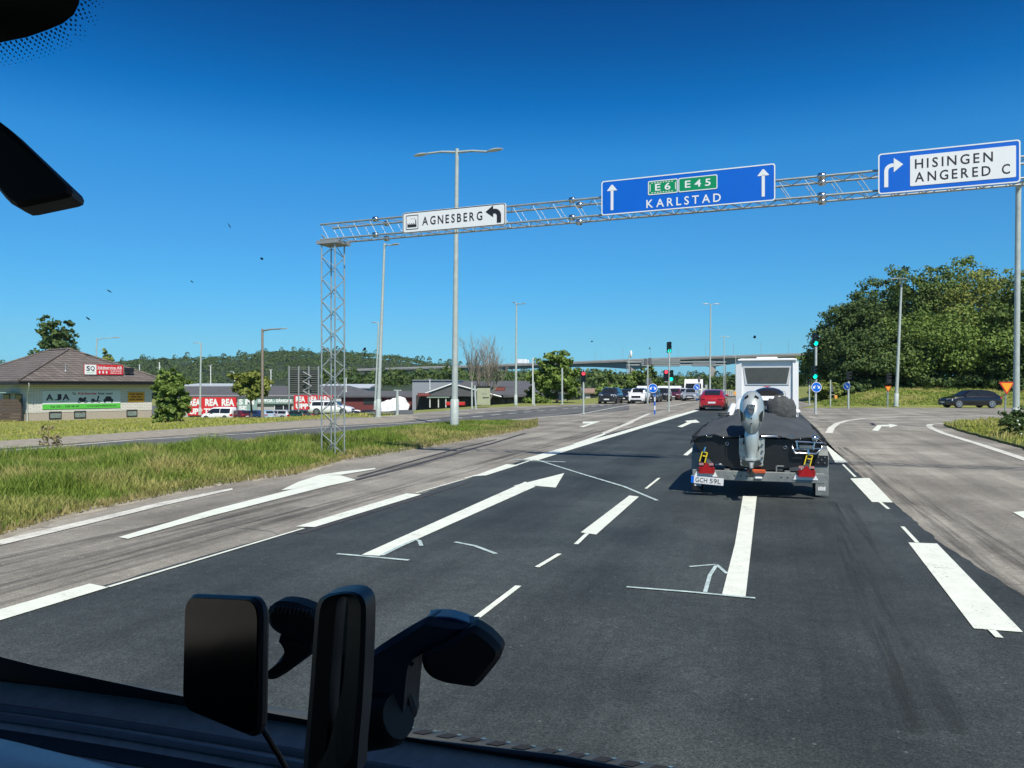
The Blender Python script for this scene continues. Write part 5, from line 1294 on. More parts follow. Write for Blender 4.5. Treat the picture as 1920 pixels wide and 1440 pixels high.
# tall dry weed by the verge and the flowering shrub on the island
def weed(label, px, pb, pt, seed, m, n=7):
    base = GT(px, pb); H = P(px, pt, base.y).z-base.z; t = thing('tall_weed', label, 'plant', base, 0, 'tall weeds in the verge'); rn = random.Random(seed)
    b = MB(); b.tube([(0, 0, -.1), (.02, 0, H*.5), (.06, 0, H)], [.02, .015, .006], 5); b.build('stem', m, t)
    vs, fs = [], []
    for k in range(60):
        z = H*rn.uniform(.35, 1.0); leaf(vs, fs, Vector((rn.gauss(0, .07), rn.gauss(0, .07), z)), .06, rn, .2)
    b = MB(); b.v, b.f, b.s = [tuple(v) for v in vs], fs, [False]*len(fs); b.build('seed_heads', m, t)
M_dry = mat('dry weed', (.16, .12, .06), .8, island=(.26, .22, .10))
weed('tall dry weed standing in the median grass before the white building', 88, 858, 797, 1, M_dry)
weed('shorter dry weed just right of the tall one in the median grass', 106, 848, 815, 2, M_dry)
tree('flowering_shrub', 'dark shrub with white flowers at the foot of the tall grey pole on the island', P(1912, 818, 26), 1, lobes(1.5, 1.0, 0.0, 7, 3), 1500, .07, M_leafD, 5, trunk_r=0, group=None, cat='shrub')
b = MB(); rn = random.Random(9); sh_o = [o for o in bpy.data.objects if o.name.startswith('flowering_shrub')][0]
for k in range(16):
    c = Vector((rn.uniform(-.5, .5), rn.uniform(-.7, -.3), rn.uniform(.05, .6))); b.sphere(c, .035, 6, 4)
b.build('flowers', mat('white petals', (.75, .76, .66), .6), sh_o); kind(bpy.data.objects['flowers'], 'stuff')
# ------------------------------------------------------------------ vehicles
def paint(name, c, metal=0.0): return mat(name, c, .28, metal, var=.04, scale=2, coat=.8)
PROFILE = {   # side outline of the upper body as (share of length from the front, share of height), belt line, greenhouse limits
 'hatch':  dict(top=[(0, .42), (.02, .50), (.12, .59), (.26, .66), (.42, .95), (.52, 1.0), (.74, .985), (.85, .92), (.965, .68), (.99, .58), (1, .42)], belt=.64, ws=(.26, .42), rw=(.85, .965)),
 'estate': dict(top=[(0, .40), (.02, .48), (.12, .58), (.25, .63), (.38, .93), (.46, .99), (.80, 1.0), (.92, .97), (.985, .66), (.995, .55), (1, .40)], belt=.62, ws=(.25, .38), rw=(.92, .985)),
 'suv':    dict(top=[(0, .42), (.015, .56), (.10, .64), (.25, .68), (.37, .95), (.46, 1.0), (.78, .99), (.90, .93), (.975, .68), (.99, .56), (1, .40)], belt=.66, ws=(.25, .37), rw=(.90, .975)),
 'coupe':  dict(top=[(0, .42), (.015, .53), (.12, .64), (.26, .68), (.42, .96), (.52, 1.0), (.66, .98), (.82, .87), (.95, .70), (.985, .63), (1, .42)], belt=.66, ws=(.26, .42), rw=(.70, .93)),
 'van':    dict(top=[(0, .36), (.015, .44), (.08, .50), (.16, .54), (.30, .90), (.38, .98), (.60, 1.0), (.97, .99), (.99, .72), (.995, .45), (1, .36)], belt=.52, ws=(.16, .30), rw=(.972, .99)),
}
def lerp_pts(p, x):
    for (a, ya), (b_, yb) in zip(p, p[1:]):
        if a <= x <= b_: return ya+(yb-ya)*(x-a)/max(1e-9, b_-a)
    return p[-1][1]
def car(name, label, loc, heading, style, m, L=4.4, Wd=1.8, H=1.48, plate=True, group=None, cat='car', roof_rails=False, detail=True, lit_tail=False, chrome_grille=False, glass=None):
    """heading: direction of the nose in the ground plane. Local axes: +x back along the length from the nose, +y right side"""
    hd = Vector((heading[0], heading[1], 0)).normalized()
    c = Vector(loc); rz = math.atan2(-hd.y, -hd.x)        # local +x points to the tail
    t = thing(name, label, cat, c, rz, group)
    pr = PROFILE[style]; top = [(a, b_) for a, b_ in pr['top']]; belt = pr['belt']*H; hw = Wd/2; gl = glass or M_glass
    X = lambda s: (s-.5)*L
    def wid(s):                                           # plan outline: rounded nose and tail
        k = 1.0
        if s < .14: k = .80+.20*math.sin(s/.14*math.pi/2)
        if s > .88: k = .86+.14*math.sin((1-s)/.12*math.pi/2)
        return hw*k
    xs_ = sorted(set([a for a, _ in top]+[.06, .18, .32, .60, .92]))
    def sect(s):
        zt = lerp_pts(top, s)*H; w = wid(s); zb = min(belt, zt*.97); gh = zt > belt*1.06
        wr = w*(.74 if gh else .86) if zt > belt*1.02 else w*.88
        zl = .20+.06*max(0, (abs(s-.5)-.40)/.1)
        return w, zl, zb, zt, wr
    rings = []
    for s in xs_:
        w, zl, zb, zt, wr = sect(s); x = X(s)
        half = [(w*.86, zl), (w*.97, zl+.10), (w, zl+(zb-zl)*.5), (w*.985, zb-.03), (w*.955, zb), (wr+(w*.95-wr)*.12, zb+(zt-zb)*.85), (wr*.82, zt-.012*H), (wr*.4, zt)]
        rings.append([(x, y, z) for y, z in half]+[(x, -y, z) for y, z in half[::-1]])
    b = MB(); b.loft(rings); b.build('body', m, t)
    def side_y(s, z):
        w, zl, zb, zt, wr = sect(s); z1 = zb+(zt-zb)*.85; y1 = wr+(w*.95-wr)*.12
        f = max(0, min(1, (z-zb)/max(1e-6, z1-zb))); return w*.955+(y1-w*.955)*f
    # glass
    g0, g1 = pr['ws']; r0, r1 = pr['rw']
    for sd in (1, -1):
        cuts = [g0+.045, (g0+g1)/2+.03, g1+.02, (g1+r0)/2-.01, r0-.10 if style != 'van' else .62, r0+.015 if style in ('hatch', 'suv', 'coupe') else r0-.01]
        mid_ = (g1+r0)/2-.01
        for part_, (sa, sb) in enumerate(((cuts[0], mid_-.008), (mid_+.008, cuts[5]))):
            n_ = 6; lo, hi = [], []
            for k in range(n_+1):
                s = sa+(sb-sa)*k/n_; _, _, zb, zt, _ = sect(s); zu = zb+(zt-zb)*.80
                z0 = zb+.03; z1 = max(z0+.012, zu-.02)
                lo.append((X(s), sd*(side_y(s, z0)+.006), z0)); hi.append((X(s), sd*(side_y(s, z1)+.006), z1))
            b = MB(); b.add(lo+hi, [(k, k+1, n_+2+k, n_+1+k) for k in range(n_)], True); b.build('side_window', gl, t)
    for nm, (sa, sb) in (('windscreen', (g0+.012, g1-.004)), ('rear_window', (r0+.012, r1-.006))):
        rows = []
        for k in range(6):
            s = sa+(sb-sa)*k/5; _, _, zb, zt, wr = sect(s); rows.append([(X(s), y*wr, zt+.010-(.012*H if abs(y) > .6 else 0)) for y in (-.80, -.4, 0, .4, .80)])
            if nm == 'windscreen': rows[-1] = [(p[0]-.012, p[1], p[2]) for p in rows[-1]]
            else: rows[-1] = [(p[0]+.014, p[1], p[2]) for p in rows[-1]]
        b = MB(); b.loft(rows, closed=False, caps=False); b.build(nm, gl, t)
    # wheels with arches
    wr_ = .33*min(1, H/1.45)+.0
    for s in (.185, .80):
        for sd in (1, -1):
            x, y = X(s), sd*(hw-.005)
            b = MB(); b.add([(x+(wr_+.06)*math.cos(a*math.pi/10), y+sd*.006, wr_+(wr_+.06)*math.sin(a*math.pi/10)) for a in range(11)]+[(x, y+sd*.006, .24)], [tuple(range(12))]); b.build('wheel_arch', M_black, t)
            w_ = MB(); w_.tube([(x, y-sd*.20, wr_), (x, y-sd*.03, wr_), (x, y+sd*.012, wr_), (x, y+sd*.016, wr_)], [wr_, wr_, wr_*.95, wr_*.7], 20); wo_ = w_.build('wheel', M_rubber, t)
            w_ = MB(); cx_ = y+sd*.02
            w_.tube([(x, y+sd*.010, wr_), (x, cx_, wr_)], wr_*.20, 10)
            for k in range(7):
                a = k*math.tau/7; a1 = a+.26; p = lambda r_, an: (x+r_*math.cos(an), cx_, wr_+r_*math.sin(an)); w_.poly([p(wr_*.15, a-.3), p(wr_*.66, a-.17), p(wr_*.66, a+.17), p(wr_*.15, a+.3)])
            ring_faces(w_, [(x+wr_*.72*math.cos(k*math.tau/20), cx_, wr_+wr_*.72*math.sin(k*math.tau/20)) for k in range(20)], [(x+wr_*.62*math.cos(k*math.tau/20), cx_, wr_+wr_*.62*math.sin(k*math.tau/20)) for k in range(20)])
            w_.build('rim', M_rim, wo_)
    # lamps, grille, plates, mirrors
    for sd in (1, -1):
        z = lerp_pts(top, .05)*H-.08; y0 = wid(.03); b = MB()
        q = [(X(.012), sd*y0*.52), (X(.022), sd*y0*.92), (X(.075), sd*wid(.075)*1.004), (X(.075), sd*wid(.075)*.995)]
        b.add([(a-.012, c_+sd*.006, z-.09) for a, c_ in q]+[(a-.004, c_*.985+sd*.004, z+.055) for a, c_ in q], [(0, 1, 5, 4), (1, 2, 6, 5)], True); b.build('headlight', M_lens, t)
        z = belt-.06; b = MB(); q = [(X(1.0), sd*wid(.99)*.55), (X(.998), sd*wid(.985)*.97), (X(.955), sd*wid(.955)*1.0)]
        hgt = .13 if style not in ('van', 'estate') else .30
        b.add([(a+.016, c_+sd*.008, z-hgt) for a, c_ in q]+[(a+.012, c_*.985+sd*.006, z) for a, c_ in q], [(0, 1, 4, 3), (1, 2, 5, 4)], True); b.build('taillight', M_red, t)
        b = MB(); s = g0+.05; yb = side_y(s, belt+.04); b.sphere((X(s)-.02, sd*(yb+.11), belt+.07), (.07, .11, .075), 8, 6); b.build('mirror', m, t)
    b = MB(); zf = lerp_pts(top, .01)*H; b.box((X(0)-.014, -wid(0)*.62, zf*.72), (X(0)+.03, wid(0)*.62, zf*.98)); b.build('grille', M_chrome if chrome_grille else M_black, t)
    b = MB(); b.box((X(0)-.010, -wid(0)*.80, .24), (X(0)+.05, wid(0)*.80, .40)); b.build('front_bumper_intake', M_black, t)
    b = MB(); b.box((X(1)-.05, -wid(1)*.84, .22), (X(1)+.02, wid(1)*.84, .40)); b.build('rear_bumper_insert', M_black, t)
    if plate:
        b = MB(); b.box((X(0)-.022, -.26, .40), (X(0)-.012, .26, .52)); b.build('number_plate', M_plate, t)
        b = MB(); b.box((X(1)+.012, -.26, .52), (X(1)+.024, .26, .64)); b.build('number_plate', M_plate, t)
    if roof_rails:
        for sd in (1, -1):
            b = MB(); b.tube([(X(g1+.05), sd*sect(.5)[4]*.84, sect(.45)[3]-.01), (X(g1+.09), sd*sect(.5)[4]*.84, sect(.5)[3]+.045), (X(r0-.04), sd*sect(.7)[4]*.84, sect(.75)[3]+.045), (X(r0), sd*sect(.7)[4]*.84, sect(.8)[3]-.02)], .018, 6); b.build('roof_rail', M_chrome, t)
    return t
def at_px(px, py, d): p = P(px, py, d); return Vector((p.x, p.y, p.z))
TOC = lambda p: (-p.x, -p.y)
ONC = (-DV.x, -DV.y)
p = G(1333, 771)
car('red_car', 'glossy red coupe-backed crossover driving away ahead in the left lane', p+DV*3.2, DV, 'coupe', paint('metallic red', (.42, .012, .018), .25), 4.6, 1.82, 1.52)
p = G(1826, 765)
car('black_hatchback', 'black five-door hatchback crossing on the side road before the wood', Vector((p.x, p.y+.6, 0)), (-1, -.02, 0), 'hatch', paint('black car paint', (.006, .006, .007)), 4.35, 1.78, 1.46)
# the queue of oncoming traffic
QG = 'oncoming queue at the red light'
def onc(name, label, px, py, style, m, L, Wd, H, **kw):
    q = G(px, py); return car(name, label, q-Vector(ONC+(0,))*L*.45, ONC, style, m, L, Wd, H, group=QG, **kw)
onc('black_suv', 'black upright estate car with lit-looking headlamps, first in the leftmost oncoming lane', 1138, 757.5, 'suv', paint('black suv paint', (.018, .02, .022)), 4.5, 1.85, 1.60, roof_rails=True)
onc('dark_car', 'small dark hatchback just behind and right of the black upright estate', 1168, 755, 'hatch', paint('blue black paint', (.015, .02, .035)), 4.1, 1.75, 1.45)
onc('white_hatchback', 'white crossover with a wide black grille, first in the middle oncoming lane', 1193, 757, 'suv', M_white, 4.2, 1.8, 1.58)
onc('grey_car', 'dark grey car partly hidden by the blue double-arrow sign', 1218, 754.5, 'hatch', paint('dark grey paint', (.05, .055, .06)), 4.3, 1.8, 1.47)
onc('black_car', 'black car right of the blue double-arrow sign in the queue', 1238, 753, 'suv', paint('black suv paint', (.018, .02, .022)), 4.4, 1.8, 1.55)
onc('maroon_car', 'dark red car beside the lower signal heads in the queue', 1262, 750.5, 'hatch', paint('maroon paint', (.10, .012, .02)), 4.3, 1.8, 1.48)
onc('silver_car', 'silver car stopped directly in front of the white lorry', 1293, 752, 'hatch', paint('silver paint', (.45, .48, .50), .4), 4.4, 1.8, 1.48)
onc('white_small_car', 'small white car between the maroon car and the white lorry', 1278, 750, 'hatch', M_white, 4.0, 1.7, 1.5)
def camper(label, px, pyb, pyt, wpx, name='caravan'):
    d = 112; a = P(px-wpx/2, pyb, d); w = wpx/F*d; h = 2.6
    t = thing(name, label, 'caravan', Vector((a.x+w/2, d, 0)), math.atan2(ONC[1], ONC[0]), QG)
    t.scale = (.69, .69, .69); w = 2.3; prof = [(-3.2, .5), (1.9, .5), (2.1, 1.3), (2.2, 2.0), (2.0, h*.95), (1.4, h), (-3.0, h*.98), (-3.2, h*.9)]
    b = MB(); b.prism([(x, -w/2, z) for x, z in prof], (0, w, 0)); b.build('body', M_white, t)
    b = MB(); b.box((2.19, -w*.38, h*.56), (2.23, w*.38, h*.80)); b.build('front_window', M_glass, t)
    for s in (-1, 1):
        b = MB(); b.tube([(-.4, s*w*.5, .33), (-.4, s*(w*.5-.2), .33)], .33, 14); b.build('wheel', M_rubber, t)
        b = MB(); b.box((-2.4, s*w*.5-.01, h*.55), (-.8, s*w*.5+.01, h*.80)); b.build('side_window', M_glass, t)
camper('white caravan roof standing over the white crossover', 1207, 745, 725, 32)
camper('white caravan in the middle of the queue behind the black car', 1246, 745, 726, 26)
camper('white motor caravan with rack lines behind the maroon car', 1268, 745, 728, 24)
def lorry(label, px, py, pyt):
    q = G(px, py); h = P(px, pyt, q.y).z
    t = thing('white_lorry', label, 'lorry', q, math.atan2(ONC[1], ONC[0]), QG)
    b = MB(); prof = [(0, .5), (.02, 1.3), (-.25, 2.1), (-.6, 2.7), (-1.4, h), (-2.3, h), (-2.3, .5)]
    b.prism([(x, -1.22, z) for x, z in prof], (0, 2.44, 0)); b.build('cab', M_white, t)
    b = MB(); b.add([(.03, -1.08, 1.42), (.03, 1.08, 1.42), (-.24, 1.0, 2.12), (-.24, -1.0, 2.12)], [(0, 1, 2, 3)]); b.build('windscreen', M_glass, t)
    b = MB(); b.box((-.01, -.95, .75), (.05, .95, 1.2)); b.build('grille', M_black, t)
    b = MB(); b.box((-9.5, -1.25, 1.1), (-2.6, 1.25, h*.98), bevel=.05); b.build('cargo_box', M_white, t)
    for s in (-1, 1):
        b = MB(); b.box((.0, s*1.0-.18, .55), (.05, s*1.0+.18, .72)); b.build('headlight', M_lens, t)
        b = MB(); b.box((-.25, s*1.42-.12, 1.5), (-.15, s*1.42+.12, 2.1)); b.build('mirror', M_black, t)
        for x in (-1.2, -6.5, -7.7):
            b = MB(); b.tube([(x, s*1.2, .5), (x, s*.9, .5)], .5, 14); b.build('wheel', M_rubber, t)
lorry('white lorry with a high cab roof, tallest vehicle of the oncoming queue', 1300, 748, 721)
# parked cars before the store and the white estate on the side street
PK = 'cars parked before the store'
def parked(name, label, px, py, style, m, L, Wd, H, hd, d=None, **kw):
    q = P(px, 787.6 if px < 600 else 787, 108 if px < 600 else 112) if d is None else P(px, py, d); car(name, label, q, hd, style, m, L, Wd, H, group=PK, **kw)
car('white_estate_car', 'white estate car seen from the side behind the lattice mast', P(622, 777.5, 82), (1, -.05, 0), 'estate', M_white, 4.6, 1.8, 1.52, roof_rails=True)
parked('white_van', 'white people carrier behind the white saloon, left of the slim lamp post', 412, 775, 'van', M_white, 4.7, 1.9, 1.85, (-1, .25, 0))
parked('white_saloon', 'low white hatchback nearest the lawn, in front of the white people carrier', 409, 779, 'hatch', M_white, 4.3, 1.75, 1.35, (-1, .05, 0))
parked('dark_red_car', 'dark red car half hidden by the round street tree', 445, 778.5, 'hatch', paint('maroon paint', (.10, .012, .02)), 4.2, 1.75, 1.42, (-.8, .5, 0))
parked('blue_car', 'dark blue car between the street tree and the wooden lamp post', 475, 779, 'hatch', paint('dark blue paint', (.015, .035, .10)), 4.2, 1.75, 1.42, (-.9, .3, 0))
parked('silver_estate', 'pale silver car just right of the wooden lamp post', 517, 778, 'estate', paint('pale silver', (.55, .58, .60), .3), 4.5, 1.78, 1.45, (-1, .15, 0))
parked('dark_green_car', 'dark green car between the silver car and the white estate', 548, 778, 'estate', paint('dark green paint', (.01, .05, .035)), 4.4, 1.75, 1.42, (-.9, .2, 0))
parked('pale_blue_car', 'pale blue car squeezed between the dark blue and the silver car', 498, 778, 'hatch', paint('pale blue paint', (.30, .42, .50)), 4.1, 1.75, 1.45, (-.6, .8, 0))
parked('grey_parked_car', 'grey car behind the nose of the dark green car', 568, 778, 'hatch', paint('dark grey paint', (.05, .055, .06)), 4.2, 1.75, 1.45, (-.9, .3, 0))
parked('white_far_car', 'small distant white car right of the white estate', 671, 770, 'hatch', M_white, 4.2, 1.75, 1.45, (1, .1, 0))
parked('black_far_car', 'black car left of the tarpaulin heap', 697, 768, 'hatch', paint('black suv paint', (.018, .02, .022)), 4.2, 1.75, 1.45, (1, .1, 0))
# motorhome ahead
MH = P(1438, 724, 29.6); MH.z = 0; mh_rz = -YAW
mt = thing('motorhome', 'white motorhome seen from behind with a wide trapezoid rear window', 'motorhome', MH, mh_rz)
hw, HH = 1.13, 2.82
cs = [(-hw, .45), (hw, .45), (hw, HH-.22), (hw-.06, HH-.06), (hw-.16, HH), (-hw+.16, HH), (-hw+.06, HH-.06), (-hw, HH-.22)]
b = MB(); b.loft([[(x, y, z) for x, z in cs] for y in (0, 5.6)], smooth=False); b.loft([[(x*.9, y, .5+(z-.5)*k) for x, z in cs] for y, k in ((5.6, .9), (6.4, .62), (7.2, .42))], smooth=False); b.build('body', M_white, mt)
for s in (-1, 1):
    b = MB(); b.prism([(s*(hw+.01), -.06, .6), (s*(hw-.20), -.10, .6), (s*(hw-.20), -.10, HH-.1), (s*(hw+.01), -.06, HH-.16)], (0, .10, 0)); b.build('rear_corner_trim', M_white, mt)
    b = MB(); b.box((s*.85-.1, -.13, .8), (s*.85+.1, -.09, 1.15)); b.build('taillight', M_red, mt)
b = MB(); b.box((-hw+.05, -.16, HH-.10), (hw-.05, .0, HH-.02), bevel=.02); b.build('roof_spoiler', M_white, mt)
b = MB(); b.prism([(-.88, -.03, HH-.30), (.88, -.03, HH-.30), (.80, -.03, 1.80), (.62, -.03, 1.80-.0), (-.62, -.03, 1.80), (-.80, -.03, 1.80)], (0, .03, 0)); b.build('window_surround', mat('pale grey trim', (.55, .57, .57), .5), mt)
b = MB(); b.prism([(-.82, -.05, HH-.36), (.82, -.05, HH-.36), (.71, -.05, 1.86), (-.71, -.05, 1.86)], (0, .02, 0)); b.build('rear_window', mat('grey tinted glass', (.075, .078, .070), .25, var=.15), mt)
b = MB(); b.prism([(-.15, -.012, 1.745), (.15, -.012, 1.745), (.05, -.012, 1.725), (0, -.012, 1.69), (-.05, -.012, 1.725)], (0, .008, 0)); b.build('badge', M_bred, mt)
b = MB(); ring_faces(b, [(x, -.012, z) for x, z in rrect(1.35, .55, .06, x=-.675, y=1.02)], [(x, -.012, z) for x, z in rrect(1.33, .53, .05, x=-.665, y=1.03)]); b.build('hatch_seam', M_grey, mt)
b = MB(); b.box((-hw, -.15, .38), (hw, .05, .75), bevel=.04); b.build('bumper', M_grey, mt)
b = MB(); b.tube([(-.35, .6, HH+.02), (.35, .6, HH+.02)], .04, 6); b.box((-.4, .5, HH), (.4, 1.3, HH+.07), bevel=.03); b.build('roof_hatch', M_white, mt)
for s in (-1, 1):
    b = MB(); b.tube([(s*hw*.97, 1.9, .35), (s*(hw*.97-.25), 1.9, .35)], .35, 16); b.build('wheel', M_rubber, mt)
# the white car that tows the trailer, with a black roof box
tw = DV*0
TC = P(1432, 724, 20.6); TC.z = 0
tcar = car('white_tow_car', 'white estate car mostly hidden behind the covered boat it tows', TC+DV*1.6, DV, 'estate', M_white, 4.6, 1.80, 1.50)
rb = thing('roof_box', 'black roof box on the white tow car, showing above the boat cover', 'roof box', TC+DV*.9+RV*.12+Vector((0, 0, 1.52)), mh_rz)
b = MB(); rr = []
for k, (y, s) in enumerate(((-.85, .55), (-.7, .9), (0, 1), (.9, .9), (1.2, .4))):
    rr.append([(.42*s*math.cos(a*math.pi/8), y, max(0, .20*s*math.sin(a*math.pi/8))) for a in range(9)]+[(-.38*s, y, -.05), (.38*s, y, -.05)])
b.loft(rr); b.build('shell', mat('glossy black shell', (.02, .016, .014), .2, coat=.5, var=.2), rb)

# ------------------------------------------------------------------ boat on its trailer
BO = G(1419, 935); TRZ = -YAW                              # local: +x right, +y forward, z up
tr = thing('boat_trailer', 'galvanised boat trailer with Swedish plate, red triangle reflectors and mudguards', 'trailer', BO, TRZ)
M_galv = mat('dull galvanised steel', (.23, .25, .24), .55, .3, var=.3, scale=5)
b = MB(); b.box((-.98, 0, .27), (.98, .09, .42), bevel=.008); lb = b.build('light_board', M_galv, tr)
b = MB()
for k in range(3):
    for x in (-.33, .36): b.tube([(x+k*.09, -.004, .345), (x+k*.09, .0, .345)], .012, 8)
b.build('bolt_holes', M_black, lb)
for s in (-1, 1):
    b = MB(); b.box((s*.45-.04, .05, .32), (s*.45+.04, 4.6, .44)); b.build('frame_rail', M_galv, tr)
b = MB(); b.box((-.05, 4.0, .34), (.05, 7.0, .46)); b.build('drawbar', M_galv, tr)
b = MB(); b.tube([(-.9, .95, .30), (.9, .95, .30)], .05, 8); b.build('axle', M_galv, tr)
for s in (-1, 1):
    x0, x1 = (.86, 1.07) if s > 0 else (-1.03, -.86)
    b = MB(); arc = [(y_, z_) for y_, z_ in ((.45, .30), (.45, .60), (.62, .74), (.95, .78), (1.28, .74), (1.45, .60), (1.45, .35))]
    vs = [(x, y_, z_) for x in (x0, x1) for y_, z_ in arc]; n_ = len(arc)
    b.add(vs, [(i, i+1, n_+i+1, n_+i) for i in range(n_-1)]+[tuple(range(n_)), tuple(range(2*n_-1, n_-1, -1))]); b.build('mudguard', M_galv, tr)
    b = MB(); xa = (x0+x1)/2; b.tube([(x0+.01, .95, .29), (x0+.03, .95, .29), (x1-.03, .95, .29), (x1-.01, .95, .29)], [.25, .29, .29, .25], 18); wh = b.build('wheel', M_rubber, tr)
    b = MB(); b.box((x0+.012, .40, .035), (x1-.005, .43, .36 if s > 0 else .34), bevel=.005); fl = b.build('mudflap', M_galv if s > 0 else M_black, tr)
    b = MB(); rn = random.Random(s+5); z_ = .12
    for k in range(4):                                   # white emblem patches on the flap
        xx = x0+.05+.028*k; b.poly([(xx, .394, z_), (xx+.024, .394, z_-.01), (xx+.028, .394, z_+.05+.012*(k % 2)), (xx+.004, .394, z_+.055)])
    b.build('emblem', M_white, fl)
    b = MB(); b.box((x0+.01, .43, .50), (x1-.01, .445, .66)); pt = b.build('guard_bracket', M_black if s > 0 else M_galv, tr)
    if s > 0:
        for k, (u, v) in enumerate(((.25, .85), (.75, .85), (.5, .6), (.25, .3), (.75, .3))):
            b = MB(); b.tube([(x0+.01+(x1-x0-.02)*u, .418, .50+.16*v), (x0+.01+(x1-x0-.02)*u, .43, .50+.16*v)], .012, 8); b.build('bolt', M_chrome, pt)
# lamps: two-lens red unit with a triangle reflector
for s, x in ((-1, -.76), (1, .72)):
    b = MB(); b.box((x-.13, -.055, .37), (x+.13, -.005, .48), bevel=.02); lu = b.build('taillight', mat('dark red lens', (.22, .008, .01), .25, coat=.4, var=.1), tr)
    b = MB(); b.prism([(x-.12, -.072, .372), (x+.12, -.072, .372), (x, -.072, .55)], (0, .03, 0)); b.build('triangle_reflector', mat('red reflector', (.36, .008, .01), .3, coat=.5), lu)
    b = MB(); b.box((x-.11, -.06, .50), (x-.04, -.03, .535)); b.box((x+.04, -.06, .50), (x+.11, -.03, .535)); b.build('indicator_lens', mat('dusty pink lens', (.45, .22, .20), .3), lu)
    b = MB(); b.prism([(x-.19, -.01, .32), (x+.17, -.01, .32), (x+.13, -.01, .40), (x-.15, -.01, .40)], (0, .01, 0)); b.build('lamp_bracket', M_signwhite, tr)
b = MB(); b.box((-.14, -.05, .395), (.13, .0, .46), bevel=.015); b.build('centre_lamp', mat('orange red lens', (.50, .09, .03), .3, var=.1), tr)
b = MB(); b.box((-.03, -.04, .31), (.08, -.0, .345), bevel=.01); b.build('plate_lamp', M_lens, tr)
# number plate hanging askew at the left end
pm = Matrix.Translation((-1.0, -.03, .215)) @ Matrix.Rotation(R(3.5), 4, 'Y')
b = MB(); b.box((0, -.008, 0), (.50, 0, .115), pm); npl = b.build('number_plate', M_plate, tr)
b = MB(); b.box((0, -.0105, .002), (.045, -.0085, .113), pm); b.build('blue_strip', M_signblue, npl)
ex, ez = pm.to_3x3() @ EX, pm.to_3x3() @ EZ
b = MB(); put_text(b, 'GCH', pm.translation, ex, ez, .07, .022, .18, .073, .011, .0); put_text(b, '59L', pm.translation, ex, ez, .29, .022, .17, .073, .011, .0); b.build('plate_lettering', M_ink, npl)
bt = thing('boat', 'black-hulled small motor boat under a grey canvas cover on the trailer', 'boat', BO+Vector((0, 0, 0)), TRZ)
M_hull = mat('black gelcoat', (.014, .016, .017), .32, coat=.25, var=.25, scale=3)
M_cover = mat('grey canvas cover', (.052, .060, .066), .85, var=.22, scale=2.5, bump=.5, bscale=6)
st_ = [(.10, 1.0, .95, .42), (1.2, 1.0, .97, .40), (2.6, .97, 1.02, .42), (3.8, .78, 1.10, .52), (4.7, .45, 1.18, .70), (5.3, .05, 1.24, 1.0)]   # y, half beam, gunwale z, keel z
rr = []
for y, hb, zg, zk in st_:
    half = [(hb, zg), (hb*.97, zg-.10), (hb*.86, zk+.28), (hb*.66, zk+.10), (hb*.3, zk+.03)]
    rr.append([(x, y, z) for x, z in half]+[(0, y, zk)]+[(-x, y, z) for x, z in half[::-1]])
b = MB(); b.loft(rr, closed=False, caps=False, smooth=True)
b.add(rr[0]+[(.55, .10, .98), (.30, .10, .93), (-.30, .10, .93), (-.55, .10, .98)][::1], [tuple(range(11))+(14, 13, 12, 11)]) if False else b.add([(p[0], p[1], p[2]) for p in rr[0]]+[(-.52, .10, .96), (-.45, .10, .92), (.45, .10, .92), (.52, .10, .96)], [tuple(range(15))])
b.build('hull', M_hull, bt)
# canvas: drawn over a ridge, tight at the gunwales, dipping at the transom
cv = []
prof = [(.03, .90, 1.0, .03), (.5, 1.02, 1.10, .10), (1.2, 1.02, 1.22, .22), (2.2, 1.0, 1.30, .27), (3.0, .95, 1.34, .26), (3.8, .79, 1.34, .20), (4.7, .46, 1.32, .10), (5.32, .06, 1.28, .02)]
def gz(y): return lerp_pts([(a, c) for a, _, c, _ in st_], y)
for k in range(36):
    y = .03+k*(5.29/35); hb = lerp_pts([(a, b_) for a, b_, _ in [(q[0], q[1], 0) for q in st_]], max(.1, y))+.015; zr_ = lerp_pts([(a, c) for a, _, c, _ in prof], y)
    row = []
    for j in range(17):
        u = j/8-1; zg = gz(max(.1, y)); z = zg+(zr_-zg)*(1-abs(u)**1.7)+.016*math.sin(k*1.1+j*.9)+.014*math.sin(k*.45-j*1.7)+.010*math.sin(k*2.3+j*2.9)
        if abs(u) == 1: z = zg-.09+.02*math.sin(k*1.9)
        if k == 0: z -= .02
        row.append((hb*u, y+(.04*abs(u) if k == 0 else 0), z))
    cv.append(row)
b = MB(); b.loft(cv, closed=False, caps=False); cvr = b.build('cover', M_cover, bt)
b = MB()
e0 = [Vector(p)+Vector((0, -.012, .0)) for p in cv[0]]; b.tube(e0, .014, 6); b.build('cover_hem', M_black, cvr)
for k, j in enumerate((2, 4, 6, 11, 13, 15)):
    b = MB(); p = e0[j]; b.sphere((p.x, p.y-.012, p.z), .014, 8, 5); b.build('snap_fastener', M_chrome, cvr)
